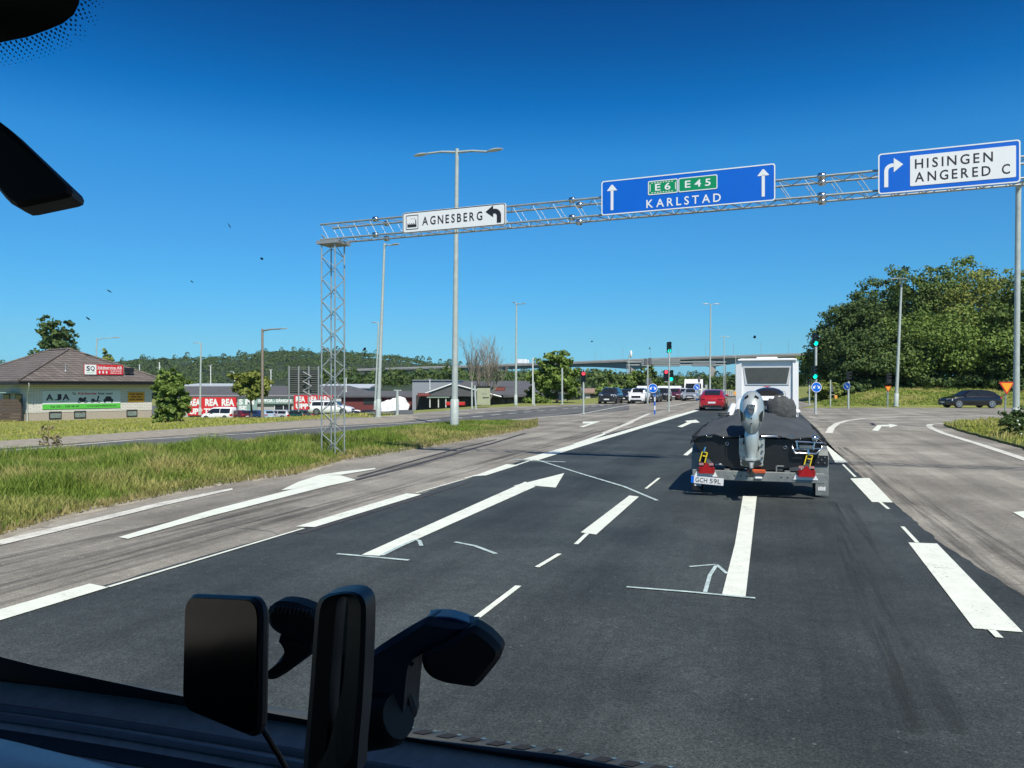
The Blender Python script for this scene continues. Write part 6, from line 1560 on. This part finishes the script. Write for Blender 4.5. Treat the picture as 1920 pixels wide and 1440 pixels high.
# folded canopy bundle lying on the cover (a soft lumpy roll) and the small fenders
M_bundle = mat('creased grey canvas', (.066, .070, .070), .9, var=.35, scale=7, bump=1.0, bscale=14)
bd_ = thing('canvas_bundle', 'folded grey canvas hood bundle lying on the right of the boat cover', 'canvas bundle', BO, TRZ)
b = MB(); rr = []
for k in range(15):
    u = k/14; x = .16+.50*u; s = math.sin(math.pi*min(1, max(0, u*.94+.03)))**.28
    pw = lambda q: math.copysign(abs(q)**.6, q)
    rr.append([(x, 2.35+.36*s*pw(math.cos(a*math.pi/8))+.02*math.sin(k*3+a), 1.28+.30*s*(1.0-.10*u)*pw(math.sin(a*math.pi/8))*(1+.10*math.sin(k*2.2+a*1.3))+.02*math.sin(k*1.7)) for a in range(16)])
b.loft(rr); b.build('canvas', M_bundle, bd_)
fd = thing('fender', 'white tubular boat fender standing on the left of the boat cover', 'fender', BO, TRZ)
b = MB(); b.tube([(-.50, 2.2, 1.20), (-.49, 2.25, 1.23), (-.44, 2.5, 1.38), (-.43, 2.55, 1.40)], [.03, .06, .06, .03], 10); b.build('tube', M_white, fd)
ck = thing('rope_coil', 'grey mooring rope coil on the cover beside the white fender', 'rope', BO, TRZ)
b = MB(); b.tube([(-.60+.10*math.cos(a*.7), 2.2+.13*math.sin(a*.7), 1.19+.004*a) for a in range(20)], .013, 6); b.build('rope', mat('grey rope', (.07, .08, .08), .8, var=.2), ck)
# transom fittings
b = MB(); b.box((-.56, .075, .93), (-.36, .10, 1.0)); b.build('transom_notch_trim', M_grey, bt) if False else None
for x, z, w_ in ((-.72, .965, .10), (.50, .965, .12)):
    b = MB(); b.box((x-w_/2, .055, z-.03), (x+w_/2, .098, z+.02), bevel=.008); b.build('cleat', M_chrome, bt)
for x, z in ((-.45, .84), (.42, .80)):
    b = MB(); b.tube([(x+.025*math.cos(a*.785), .085, z+.025*math.sin(a*.785)) for a in range(9)], .006, 6); b.build('eye_ring', M_chrome, bt)
for x, z in ((-.57, .50), (.64, .46)):
    b = MB(); b.tube([(x-.05, .085, z), (x-.03, .06, z+.012), (x+.03, .06, z+.012), (x+.05, .085, z)], .014, 6); b.build('handle', M_chrome, bt)
b = MB(); b.sphere((-.16, .08, .45), .028, 8, 6); b.build('drain_plug', M_chrome, bt)
b = MB(); b.box((.28, .08, .36), (.30, .12, .52)); b.box((.28, .08, .50), (.40, .12, .52)); b.build('bracket', M_galv, bt)
# bathing ladder folded on the transom
ld = MB(); y = .04
ld.tube([(.52, y+.04, .84), (.52, y, .80), (.56, y-.02, .72), (.86, y-.02, .72), (.94, y, .80), (.94, y+.04, .86)], .016, 8)
ld.tube([(.54, y, .78), (.92, y, .80)], .014, 8); ld.tube([(.58, y-.01, .90), (.60, y-.02, .78)], .014, 8); ld.tube([(.84, y-.01, .90), (.82, y-.02, .78)], .014, 8); ld.tube([(.56, y, .90), (.96, y, .885)], .016, 8)
ld.box((.62, y-.03, .80), (.82, y-.015, .845)); lad = ld.build('bathing_ladder', M_chrome, bt)
b = MB(); b.sphere((.84, .03, .95), .05, 10, 8); b.build('ladder_cap', M_chrome, lad)
# yellow ratchet straps
M_strap = mat('yellow strap', (.72, .55, .02), .6, var=.15)
for s, x in ((-1, -.80), (1, .76)):
    sp_ = thing('ratchet_strap', ('left' if s < 0 else 'right')+' yellow ratchet strap tying the boat down to the trailer', 'strap', BO, TRZ, 'yellow tie-down straps')
    b = MB(); b.tube([(x-.02*s, .03, .78), (x, .02, .70)], .02, 6); b.build('hook', M_chrome, sp_)
    b = MB()
    for a_, c_ in (((x-.03, .70), (x-.07, .55)), ((x+.05, .69), (x+.01, .53)), ((x-.03, .70), (x+.05, .69)), ((x-.02, .64), (x+.04, .63))): b.tube([(a_[0], .03, a_[1]), (c_[0], .02, c_[1])], .011, 5)
    b.build('webbing', M_strap, sp_)
# outboard motor, silver cowl over the bracket
om = thing('outboard_motor', 'silver outboard motor tilted up on the boat transom', 'outboard motor', BO, TRZ)
M_silver = mat('silver cowl paint', (.50, .55, .52), .30, .45, var=.10, scale=3, coat=.4)
mx = -.075
rr = []
for k, (z, hwid, y0, y1) in enumerate(((1.02, .075, -.20, .02), (1.10, .115, -.26, .12), (1.20, .165, -.30, .24), (1.32, .188, -.29, .34), (1.44, .185, -.24, .40), (1.54, .165, -.17, .42), (1.62, .125, -.08, .40), (1.665, .07, .02, .34), (1.675, .02, .10, .25))):
    yc, hy_ = (y0+y1)/2, (y1-y0)/2
    rr.append([(mx+hwid*math.copysign(abs(math.cos(a*math.tau/20))**.75, math.cos(a*math.tau/20)), yc+hy_*math.copysign(abs(math.sin(a*math.tau/20))**.9, math.sin(a*math.tau/20)), z) for a in range(20)])
b = MB(); b.loft(rr); cw = b.build('cowl', M_silver, om)
b = MB(); b.prism([(mx-.06, -.315, 1.47), (mx+.06, -.315, 1.47), (mx+.045, -.335, 1.37), (mx, -.335, 1.31), (mx-.045, -.335, 1.37)], (0, .18, 0)); b.build('badge_panel', mat('dark grey badge', (.08, .09, .09), .3, var=.1), cw)
b = MB(); b.box((mx-.035, -.345, 1.41), (mx+.035, -.30, 1.46), bevel=.01); b.build('latch', M_chrome, cw)
for s in (-1, 1):
    b = MB(); b.prism([(mx+s*.125, -.27, 1.34), (mx+s*.165, -.22, 1.38), (mx+s*.15, -.235, 1.20), (mx+s*.125, -.262, 1.22)][::s], (s*.006, -.012, 0)); b.build('side_vent', M_black, cw)
    b = MB(); b.tube([(mx+s*.10, -.12, 1.66-.10), (mx+s*.05, -.13, 1.655-.05)], .016, 6); b.build('cowl_screw', M_black, cw)
for z in (1.26, 1.18):
    b = MB(); b.sphere((mx, -.30, z), .012, 6, 4); b.build('rivet', M_black, cw)
b = MB(); b.tube([(mx, -.06, 1.06), (mx, -.10, .95), (mx, -.06, .75), (mx, -.10, .62)], [.10, .115, .10, .07], 12); b.build('leg', M_silver, om)
for s in (-1, 1):
    b = MB(); b.prism([(mx+s*.12, -.02, .94), (mx+s*.19, -.02, .94), (mx+s*.19, -.02, .72), (mx+s*.16, -.02, .52), (mx+s*.10, -.02, .52), (mx+s*.12, -.02, .70)][::s], (0, .08, 0)); b.build('clamp_bracket', M_galv if False else M_silver, om)
b = MB(); b.box((mx-.135, -.035, .58), (mx+.135, .05, .93), bevel=.03); sw_h = b.build('swivel_housing', M_silver, om)
for s in (-1, 1):
    for z in (.64, .74, .84):
        b = MB(); b.tube([(mx+s*.155, -.045, z), (mx+s*.155, -.015, z)], .016, 8); b.build('clamp_bolt', M_chrome, om)
b = MB(); b.box((mx-.13, -.075, .845), (mx-.03, -.03, .90), bevel=.01); b.build('tilt_lever', M_black, om)
b = MB(); b.tube([(mx+.06, -.06, .92), (mx+.11, -.10, .80), (mx+.06, -.06, .68)], .012, 6); b.build('hose', M_black, om)
b = MB(); b.box((mx-.17, -.03, .50), (mx+.17, .06, .56), bevel=.02); b.build('bracket_foot', M_silver, om)
b = MB(); b.loft([[(mx+.05*math.cos(a*math.pi/5)*k, y_, .58+.055*math.sin(a*math.pi/5)*k+zz) for a in range(10)] for y_, k, zz in ((-.06, .9, .04), (-.25, 1.0, 0), (-.50, .9, -.02), (-.66, .55, -.03), (-.70, .15, -.03))]); b.build('gearcase', M_silver, om)
b = MB()
for k in range(3):
    a = k*math.tau/3+.4; e = Vector((math.cos(a), 0, math.sin(a))); q = Vector((-math.sin(a), 0, math.cos(a))); c0 = Vector((mx, -.62, .555))
    b.prism([c0+e*.03, c0+e*.09+q*.06, c0+e*.15+q*.045, c0+e*.16-q*.02, c0+e*.06-q*.03], (0, .012, 0))
b.build('propeller', mat('dark propeller', (.06, .065, .06), .4, .6, var=.1), om)
b = MB(); b.prism([(mx, -.28, .54), (mx, -.52, .54), (mx, -.50, .38), (mx, -.40, .34)], (.014, 0, 0)); b.build('skeg', M_silver, om)
b = MB(); b.prism([(mx-.10, -.10, .63), (mx+.10, -.10, .63), (mx+.08, -.48, .63), (mx-.08, -.48, .63)], (0, 0, .012)); b.build('cavitation_plate', M_silver, om)
b = MB(); b.tube([(mx+.14, -.04, .97), (mx+.34, .02, .975), (mx+.42, .06, .965)], .022, 8); b.build('steering_rod', M_chrome, om)
b = MB(); b.tube([(mx-.10, -.06, .90), (mx-.05, -.10, .82), (mx+.02, -.12, .80)], .010, 6); b.build('hose', M_grey, om)
# ------------------------------------------------------------------ the vehicle the photograph is taken from: cab shell, dashboard, windscreen
def VW(v, s, z): p = RV*v+DV*s; return Vector((p.x, p.y, z))
cab = thing('camper_cab', 'dark interior of the vehicle looking out, with dashboard, windscreen and mirror', 'vehicle', (0, 0, 0))
M_cabin = mat('dark cab lining', (.012, .012, .013), .9, var=.2)
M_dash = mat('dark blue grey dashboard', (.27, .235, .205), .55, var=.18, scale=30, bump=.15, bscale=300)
M_dashd = mat('black dashboard trim', (.10, .09, .08), .5, var=.2, scale=30)
M_out = mat('vehicle outer skin', (.55, .56, .56), .4, coat=.5, var=.02)
def shell(name, pts, off, m): b = MB(); b.prism(pts, off); return b.build(name, m, cab)
shell('roof', [VW(-1.9, .56, 2.32), VW(.75, .56, 2.32), VW(.75, -3.2, 2.32), VW(-1.9, -3.2, 2.32)], (0, 0, .08), M_cabin)  # unseen roof, carried forward past the glass to shade the dashboard
shell('rear_wall', [VW(-1.9, -3.2, .3), VW(.75, -3.2, .3), VW(.75, -3.2, 2.32), VW(-1.9, -3.2, 2.32)], -DV*.08, M_cabin)
for v, o in ((-1.9, -.06), (.75, .06)):
    shell('side_wall', [VW(v, 1.30, .3), VW(v, -3.2, .3), VW(v, -3.2, 2.32), VW(v, -.25, 2.32), VW(v, -.25, 1.15), VW(v, 1.30, 1.10)], RV*o, M_cabin)
    shell('windscreen_pillar', [VW(v, 1.36, 1.10), VW(v, 1.24, 1.10), VW(v, .29, 2.32), VW(v, .41, 2.32)], RV*o, M_cabin)
shell('floor', [VW(-1.9, 1.3, .3), VW(.75, 1.3, .3), VW(.75, -3.2, .3), VW(-1.9, -3.2, .3)], (0, 0, -.06), M_cabin)
shell('bonnet', [VW(-1.9, 1.56, .965), VW(.75, 1.56, .965), VW(.72, 2.05, .62), VW(-1.87, 2.05, .62)], (0, 0, -.05), M_out)
shell('front_panel', [VW(-1.87, 2.05, .61), VW(.72, 2.05, .61), VW(.72, 2.12, .25), VW(-1.87, 2.12, .25)], -DV*.05, M_out)
def sweep(name, prof, m, v0=-1.88, v1=.73, n=40, bend=None, parent=None):
    rows = []
    for k in range(n+1):
        v = v0+(v1-v0)*k/n; rows.append([VW(v, s+(bend(v) if bend else 0), z) for s, z in prof])
    b = MB(); b.loft(rows, closed=False, caps=False); return b.build(name, m, parent or cab)
bendf = lambda v: -.05*max(0, (-v-.9))**2
dash = sweep('dashboard', [(1.315, 1.085), (1.27, 1.070), (1.235, 1.062), (1.20, 1.066), (1.185, 1.078), (1.172, 1.080), (1.160, 1.070), (1.13, 1.062), (1.09, 1.064), (1.075, 1.074), (1.06, 1.074), (1.045, 1.066), (.96, 1.058), (.86, 1.03), (.78, .98), (.74, .90), (.72, .6), (.72, .32)], M_dash, bend=bendf)
sweep('dash_ridge', [(1.182, 1.079), (1.178, 1.086), (1.170, 1.087), (1.164, 1.079)], M_dashd, bend=bendf, parent=dash)
sweep('dash_ridge', [(1.245, 1.066), (1.24, 1.074), (1.232, 1.074), (1.228, 1.064)], M_dashd, bend=bendf, parent=dash)
sweep('demister_slot', [(1.150, 1.0695), (1.142, 1.0685), (1.120, 1.0655), (1.112, 1.0655)], M_cabin, v0=-1.7, v1=-.75, bend=bendf, parent=dash)
# instrument binnacle in front of the driver, its lit look painted by paler colour
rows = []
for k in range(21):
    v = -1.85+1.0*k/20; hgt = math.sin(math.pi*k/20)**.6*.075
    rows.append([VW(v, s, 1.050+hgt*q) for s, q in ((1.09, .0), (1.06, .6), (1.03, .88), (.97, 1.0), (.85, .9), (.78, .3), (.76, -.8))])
b = MB(); b.loft(rows, closed=False, caps=False); b.build('instrument_hood', mat('dash top painted as lit', (.50, .45, .40), .45, var=.1, scale=20), dash)
# scuttle and wipers outside the glass
M_cowl = mat('grey plastic cowl', (.045, .052, .054), .6, var=.2, scale=20)
cowl = sweep('cowl_grille', [(1.325, 1.075), (1.335, 1.040), (1.38, 1.012), (1.42, 1.005), (1.455, 1.010), (1.46, 1.022), (1.53, 1.004), (1.56, .97)], M_cowl, n=20)
b = MB(); c2 = MB()
for k in range(44):
    v = -1.75+k*.055
    if -.9 < v < .62:
        b.add([VW(v, 1.475, 1.0205), VW(v+.028, 1.475, 1.0205), VW(v+.040, 1.512, 1.0125), VW(v+.012, 1.512, 1.0125)], [(0, 1, 2, 3)])
        c2.add([VW(v+.034, 1.505, 1.0150), VW(v+.042, 1.505, 1.0150), VW(v+.045, 1.514, 1.0130), VW(v+.037, 1.514, 1.0130)], [(0, 1, 2, 3)])
b.build('cowl_slots', M_cabin, cowl); c2.build('cowl_glints', M_chrome, cowl)  # glints beside the slots are put in as small bright quads
sweep('cowl_seal', [(1.40, 1.010), (1.405, 1.022), (1.42, 1.022), (1.425, 1.010)], mat('worn rubber seal', (.11, .11, .10), .7, var=.3, scale=15), v0=-.75, parent=cowl)
for v0, v1, s_ in ((-.90, .18, 1.395), (.32, .70, 1.44)):
    b = MB(); b.tube([VW(v0, s_, 1.03), VW((v0+v1)/2, s_+.01, 1.045), VW(v1, s_+.005, 1.03)], .011, 6); w_ = b.build('wiper', M_black, cab)
    b = MB(); b.tube([VW(v0+.15, s_+.012, 1.02), VW(v1-.02, s_+.016, 1.018)], .006, 5); b.build('wiper_blade', M_rubber, w_)
# windscreen: clear pane, black printed border, dots, insect marks
S0, Z0, S1, Z1 = 1.318, 1.08, .37, 2.30
def on_glass(px, py, lift=0.0):
    r = Vector(((px-CX)/F, 1, -(py-HZ)/F)); nn = Vector((DV.x*(Z1-Z0), DV.y*(Z1-Z0), (S0-S1))).normalized()
    p0 = Vector((DV.x*S0, DV.y*S0, Z0-EYE)); k = (p0.dot(nn)-lift)/r.dot(nn); p = r*k; return Vector((p.x, p.y, EYE+p.z))
mg = bpy.data.materials.new('clear glass'); mg.use_nodes = True; mg.node_tree.nodes.clear()
tb = mg.node_tree.nodes.new('ShaderNodeBsdfTransparent'); om_ = mg.node_tree.nodes.new('ShaderNodeOutputMaterial'); mg.node_tree.links.new(tb.outputs[0], om_.inputs[0])
b = MB(); b.add([VW(-1.88, S0, Z0), VW(.73, S0, Z0), VW(.73, S1, Z1), VW(-1.88, S1, Z1)], [(0, 1, 2, 3)]); ws = b.build('windscreen', mg, cab)
gn = (DV*(Z1-Z0)+Vector((0, 0, S0-S1))).normalized()
M_frit = mat('black glass border', (.004, .004, .005), .5)
# lower printed border, rising towards the left corner
low = [(-1.88, .10), (-1.5, .055), (-1.2, .035), (-.9, .022), (-.5, .014), (0, .012), (.73, .012)]
b = MB(); vs = []
for v, hgt in low:
    for q in (0, 1):
        s = S0+(S1-S0)*hgt*q; z = Z0+(Z1-Z0)*hgt*q; vs.append(VW(v, s, z)-gn*.004)
b.add(vs, [(2*i, 2*i+2, 2*i+3, 2*i+1) for i in range(len(low)-1)]); b.build('printed_border', M_frit, ws)
b = MB(); b.poly([on_glass(*p, .004) for p in ((-120, -120), (158, -120), (152, -20), (148, 8), (138, 28), (118, 44), (90, 56), (50, 70), (0, 80), (-120, 95))]); b.build('sensor_patch', M_frit, ws)
b = MB(); rn = random.Random(3)
path = [(-20, 84), (20, 77), (60, 68), (95, 56), (122, 43), (140, 27), (150, 8), (153, -12)]
for row in range(7):
    for i in range(len(path)-1):
        (xa, ya), (xb, yb) = path[i], path[i+1]; L_ = math.hypot(xb-xa, yb-ya); nx_, ny_ = -(yb-ya)/L_, (xb-xa)/L_
        if nx_*1+ny_*1 < 0: nx_, ny_ = -nx_, -ny_
        n_ = max(1, int(L_/8.5))
        for k in range(n_):
            t_ = (k+.5*(row % 2))/n_; o_ = 3+row*6.6; c_ = on_glass(xa+(xb-xa)*t_+nx_*o_, ya+(yb-ya)*t_+ny_*o_, .003); r_ = (.0026-.00027*row)*c_.y/1.0*.75
            e1 = RV; e2 = gn.cross(RV); b.poly([c_+e1*r_*math.cos(q)+e2*r_*math.sin(q) for q in [w_*math.pi/4 for w_ in range(8)]])
b.build('printed_dots', M_frit, ws)
b = MB()
for x, y, w_, h_, a in ((684, 654, 3, 3, 0), (165, 597, 5, 1.4, 40), (430, 423, 5, 1, 60), (491, 485, 3, 2, 30), (1415, 632, 2.5, 3.5, 20), (205, 546, 5, 1, 30), (360, 528, 3, 1, 40), (1110, 640, 2, 1.5, 0), (684, 665, 1, 6, 0), (1218, 653, 1.5, 1.5, 0)):
    ca, sa = math.cos(R(a)), math.sin(R(a)); pts = []
    for q in range(9):
        k = .7+.5*rn.random(); ux, uy = w_*k*math.cos(q*math.tau/9), h_*k*math.sin(q*math.tau/9); pts.append(on_glass(x+ux*ca-uy*sa, y+ux*sa+uy*ca, -.003))
    b.poly(pts)
b.build('insect_smears', mat('dried insect', (.02, .025, .05), .8), ws)
# rear-view mirror hanging at the upper left
def slab_px(quad, ds, back, m, name, parent, bev=.012, rounding=.18, segs=6):
    """solid with a rounded-corner face through four sight-line points at given distances, and thickness BACK"""
    c = [P(x, y, d) for (x, y), d in zip(quad, ds)]; out = []; n = 4
    for i in range(4):
        a, p, q = c[i-1], c[i], c[(i+1) % 4]; ra = p.lerp(a, min(.45, rounding*((q-p).length+.0)/(a-p).length if (a-p).length > (q-p).length else rounding)); rb_ = p.lerp(q, min(.45, rounding*(a-p).length/(q-p).length if (q-p).length > (a-p).length else rounding))
        for k in range(segs+1):
            t_ = k/segs; out.append(ra.lerp(p, t_).lerp(p.lerp(rb_, t_), t_))
    nn = (c[1]-c[0]).cross(c[3]-c[0]).normalized()
    if nn.y < 0: nn = -nn
    b = MB(); b.bprism(out, nn*back, bev); return b.build(name, m, parent, world=True), c, nn, out
M_case2 = mat('satin black case', (.008, .008, .009), .65, var=.15)
mir, *_ = slab_px(((-330, 60), (8, 216), (156, 372), (46, 396)), (.74, .62, .58, .62), .035, M_case2, 'rear_view_mirror', cab, .008, .30) if False else (None,)
b = MB(); o_ = [(-260, 90), (-60, 180), (0, 221), (14, 229), (30, 241), (147, 352), (151, 361), (149, 369), (140, 373), (62, 390), (50, 391), (36, 384), (24, 372), (0, 342), (-60, 270), (-260, 170)]
b.bprism([P(x-(18 if x > -50 else 0), y-4, .62+.0002*(150-x)) for x, y in o_], Vector((-.01, .04, .0)), .005); mir = b.build('rear_view_mirror', M_case2, cab)
b = MB(); b.tube([P(-150, 120, .68), P(-120, 20, .72), P(-60, -40, .76)], .012, 8); b.build('mirror_stem', M_case2, mir)

# ------------------------------------------------------------------ telephones on their dashboard mount
M_phone = mat('dark telephone glass', (.006, .007, .008), .12, spec=.4)
M_edge = mat('telephone rubber edge', (.045, .042, .040), .45, var=.1)
ph = thing('phone', 'black telephone with its dark screen facing the camera, left on the dash mount', 'telephone', P(415, 1250, .76))
_, pc, pn, pout = slab_px(((346, 1114), (489, 1120), (485, 1391), (341, 1331)), (.80, .715, .705, .79), .011, M_edge, 'case', ph, .0035, .16)
cen = sum(pout, Vector())/len(pout)
b = MB(); b.poly([p_+(cen-p_)*.055-pn*.0012 for p_ in pout]); b.build('screen', M_phone, ph, world=True)
b = MB(); q0, q1 = pout[9], pout[18]; b.tube([q0.lerp(q1, .25)+pn*.005+Vector((.003, 0, 0)), q0.lerp(q1, .38)+pn*.005+Vector((.003, 0, 0))], .0018, 6); b.build('side_button', M_edge, ph, world=True)
# second holder: an upright loop frame seen nearly edge-on
h2 = thing('phone_cradle', 'upright black cradle frame with a slot, standing in the middle of the mount', 'phone holder', P(630, 1300, .68))
D2 = .68
outer = [(566, 1475), (570, 1420), (582, 1280), (590, 1160), (593, 1135), (600, 1121), (614, 1114), (640, 1109), (662, 1109), (676, 1115), (684, 1126), (687, 1142), (684, 1240), (679, 1330), (672, 1400), (668, 1475)]
inner = [(608, 1430), (612, 1390), (618, 1300), (626, 1180), (629, 1150), (631, 1133), (634, 1124), (640, 1119), (645, 1118), (649, 1121), (652, 1128), (653, 1140), (650, 1200), (646, 1250), (643, 1285), (640, 1300)]
no = len(outer); b = MB()
dz = lambda x: D2-.0004*(x-566)
fo = chaikin([P(x, y, dz(x)) for x, y in outer]); fi = chaikin([P(x, y, dz(x)) for x, y in inner]); no = len(fo); bk = Vector((.004, .022, 0))
outer_b = [p_+bk for p_ in fo]; inner_b = [p_+bk for p_ in fi]; cf = sum(fo, Vector())/no
rim_f = [p_.lerp(q, .25)-Vector((0, .003, 0)) for p_, q in zip(fo, fi)]
vs = fo+rim_f+fi+outer_b+inner_b
for i in range(no):
    j = (i+1) % no
    b.f += [(i, j, no+j, no+i), (no+i, no+j, 2*no+j, 2*no+i), (3*no+i, 3*no+j, j, i), (2*no+i, 2*no+j, 4*no+j, 4*no+i), (4*no+i, 4*no+j, 3*no+j, 3*no+i)]
b.v = [tuple(p_) for p_ in vs]; b.s = [False]*len(b.f); b.build('frame', M_edge, h2, world=True)
b = MB(); tongue = [(604, 1320), (600, 1200), (602, 1150), (607, 1136), (616, 1136), (622, 1146), (625, 1165), (622, 1220), (618, 1290), (613, 1340)]
cprism(b, [P(x, y, D2+.006) for x, y in tongue], Vector((0, .010, 0)), .003); b.build('clamp_tongue', M_case2, h2, world=True)
b = MB(); cprism(b, [P(x, y, D2+.010) for x, y in ((606, 1475), (612, 1380), (620, 1290), (632, 1245), (650, 1228), (652, 1290), (648, 1400), (642, 1475))], Vector((0, .012, 0)), .003); b.build('back_plate', M_case2, h2, world=True)
b = MB(); b.poly([P(x, y, D2+.020) for x, y in ((612, 1120), (655, 1118), (654, 1290), (610, 1300))]); b.build('added_slot_plate', mat('dark olive plate', (.10, .105, .075), .35, var=.4, scale=40), h2, world=True)  # plate added behind the slot to dim the bright view through it
b = MB(); cprism(b, [P(x, y, D2-.006) for x, y in ((634, 1475), (636, 1410), (641, 1398), (649, 1396), (655, 1402), (656, 1420), (654, 1475))], Vector((0, .004, 0)), .0015); b.build('lens_window', mat('smoky lens', (.05, .055, .055), .2), h2, world=True)
# the mount itself
mo = thing('phone_mount', 'black swan-neck dashboard mount with two clamp heads behind the cradle', 'phone mount', P(730, 1340, .80))
b = MB(); D3 = .78
arm_ = [(676, 1240), (700, 1218), (740, 1192), (790, 1163), (802, 1158), (830, 1166), (866, 1172), (886, 1172), (830, 1204), (790, 1224), (772, 1232), (764, 1240), (760, 1252), (757, 1300), (754, 1345), (752, 1372), (690, 1378), (672, 1340)]
cprism(b, [P(x, y, D3) for x, y in arm_], Vector((.012, .035, 0)), .007); b.build('neck', mat('blue black soft plastic', (.018, .026, .040), .5, var=.1), mo, world=True)
b = MB(); cprism(b, [P(x, y, D3-.012) for x, y in ((788, 1240), (790, 1227), (838, 1206), (884, 1175), (896, 1178), (918, 1193), (936, 1212), (941, 1222), (937, 1238), (905, 1278), (892, 1290), (884, 1292), (830, 1284), (806, 1274), (792, 1258))], Vector((.004, .032, 0)), .006); b.build('clamp_head', M_case2, mo, world=True)
b = MB(); cprism(b, [P(x, y, D3+.006) for x, y in ((796, 1160), (820, 1156), (850, 1158), (880, 1168), (910, 1184), (936, 1206), (942, 1220), (930, 1206), (900, 1184), (886, 1174), (866, 1170), (830, 1165))], Vector((.0, .03, 0)), .002); b.build('clamp_cap', mat('blue painted sheen', (.02, .035, .085), .35), mo, world=True)  # blue sky sheen along the clamp's top edge is put into the colour
b = MB(); b.tube([P(690, 1350, D3+.02), P(735, 1345, D3+.0), P(748, 1342, D3-.005)], [.030, .028, .022], 14); b.build('pivot_ball', M_case2, mo, world=True)
b = MB(); cprism(b, [P(x, y, D3+.01) for x, y in ((752, 1290), (760, 1289), (770, 1305), (780, 1332), (781, 1344), (775, 1352), (756, 1358), (748, 1358))], Vector((0, .03, 0)), .005); b.build('tightening_knob', M_case2, mo, world=True)
b = MB(); cprism(b, [P(x, y, D3+.02) for x, y in ((675, 1340), (750, 1340), (752, 1372), (738, 1382), (700, 1387), (668, 1382))], Vector((.0, .05, -.01)), .008); b.build('base', M_case2, mo, world=True)
# second clamp head, left of the cradle
b = MB(); cprism(b, [P(x, y, .83) for x, y in ((497, 1160), (496, 1150), (502, 1140), (512, 1131), (526, 1129), (552, 1132), (580, 1143), (600, 1154), (600, 1200), (582, 1214), (545, 1206), (510, 1186), (500, 1174))], Vector((.006, .03, 0)), .006); ch2 = b.build('clamp_head', M_case2, mo, world=True)
b = MB()
for k in range(11):
    x, y = 508+7.5*k, 1136+.06*k*k+.3*k; b.tube([P(x, y, .828), P(x-3, y+13, .828)], .0012, 4)
b.build('grip_ribs', M_edge, ch2, world=True)
b = MB(); cprism(b, [P(x, y, .835) for x, y in ((516, 1190), (530, 1204), (535, 1214), (529, 1228), (512, 1250), (496, 1262), (492, 1270), (498, 1277), (512, 1277), (532, 1266), (562, 1244), (592, 1222), (590, 1200))], Vector((.004, .022, 0)), .005); b.build('clamp_arm', M_case2, mo, world=True)
cb_ = thing('charging_cable', 'thin black charging cable hanging from the left telephone', 'cable', P(486, 1360, .73))
b = MB(); b.tube([P(486, 1362, .735), P(493, 1368, .735), P(502, 1382, .735), P(512, 1400, .74), P(524, 1418, .75), P(540, 1448, .76), P(548, 1480, .77)], .0028, 7); b.build('cord', M_black, cb_, world=True)
# ------------------------------------------------------------------ thin summer haze over the whole place
mh = bpy.data.materials.new('summer air'); mh.use_nodes = True; nh = mh.node_tree.nodes; nh.clear()
pv = nh.new('ShaderNodeVolumePrincipled'); oh = nh.new('ShaderNodeOutputMaterial'); mh.node_tree.links.new(pv.outputs[0], oh.inputs['Volume'])
pv.inputs['Color'].default_value = (0.72, 0.86, 1.0, 1); pv.inputs['Density'].default_value = 0.00009; pv.inputs['Anisotropy'].default_value = 0.2
b = MB(); b.box((-2600, -420, -8), (2600, 3600, 62)); kind(b.build('haze', mh), 'stuff')
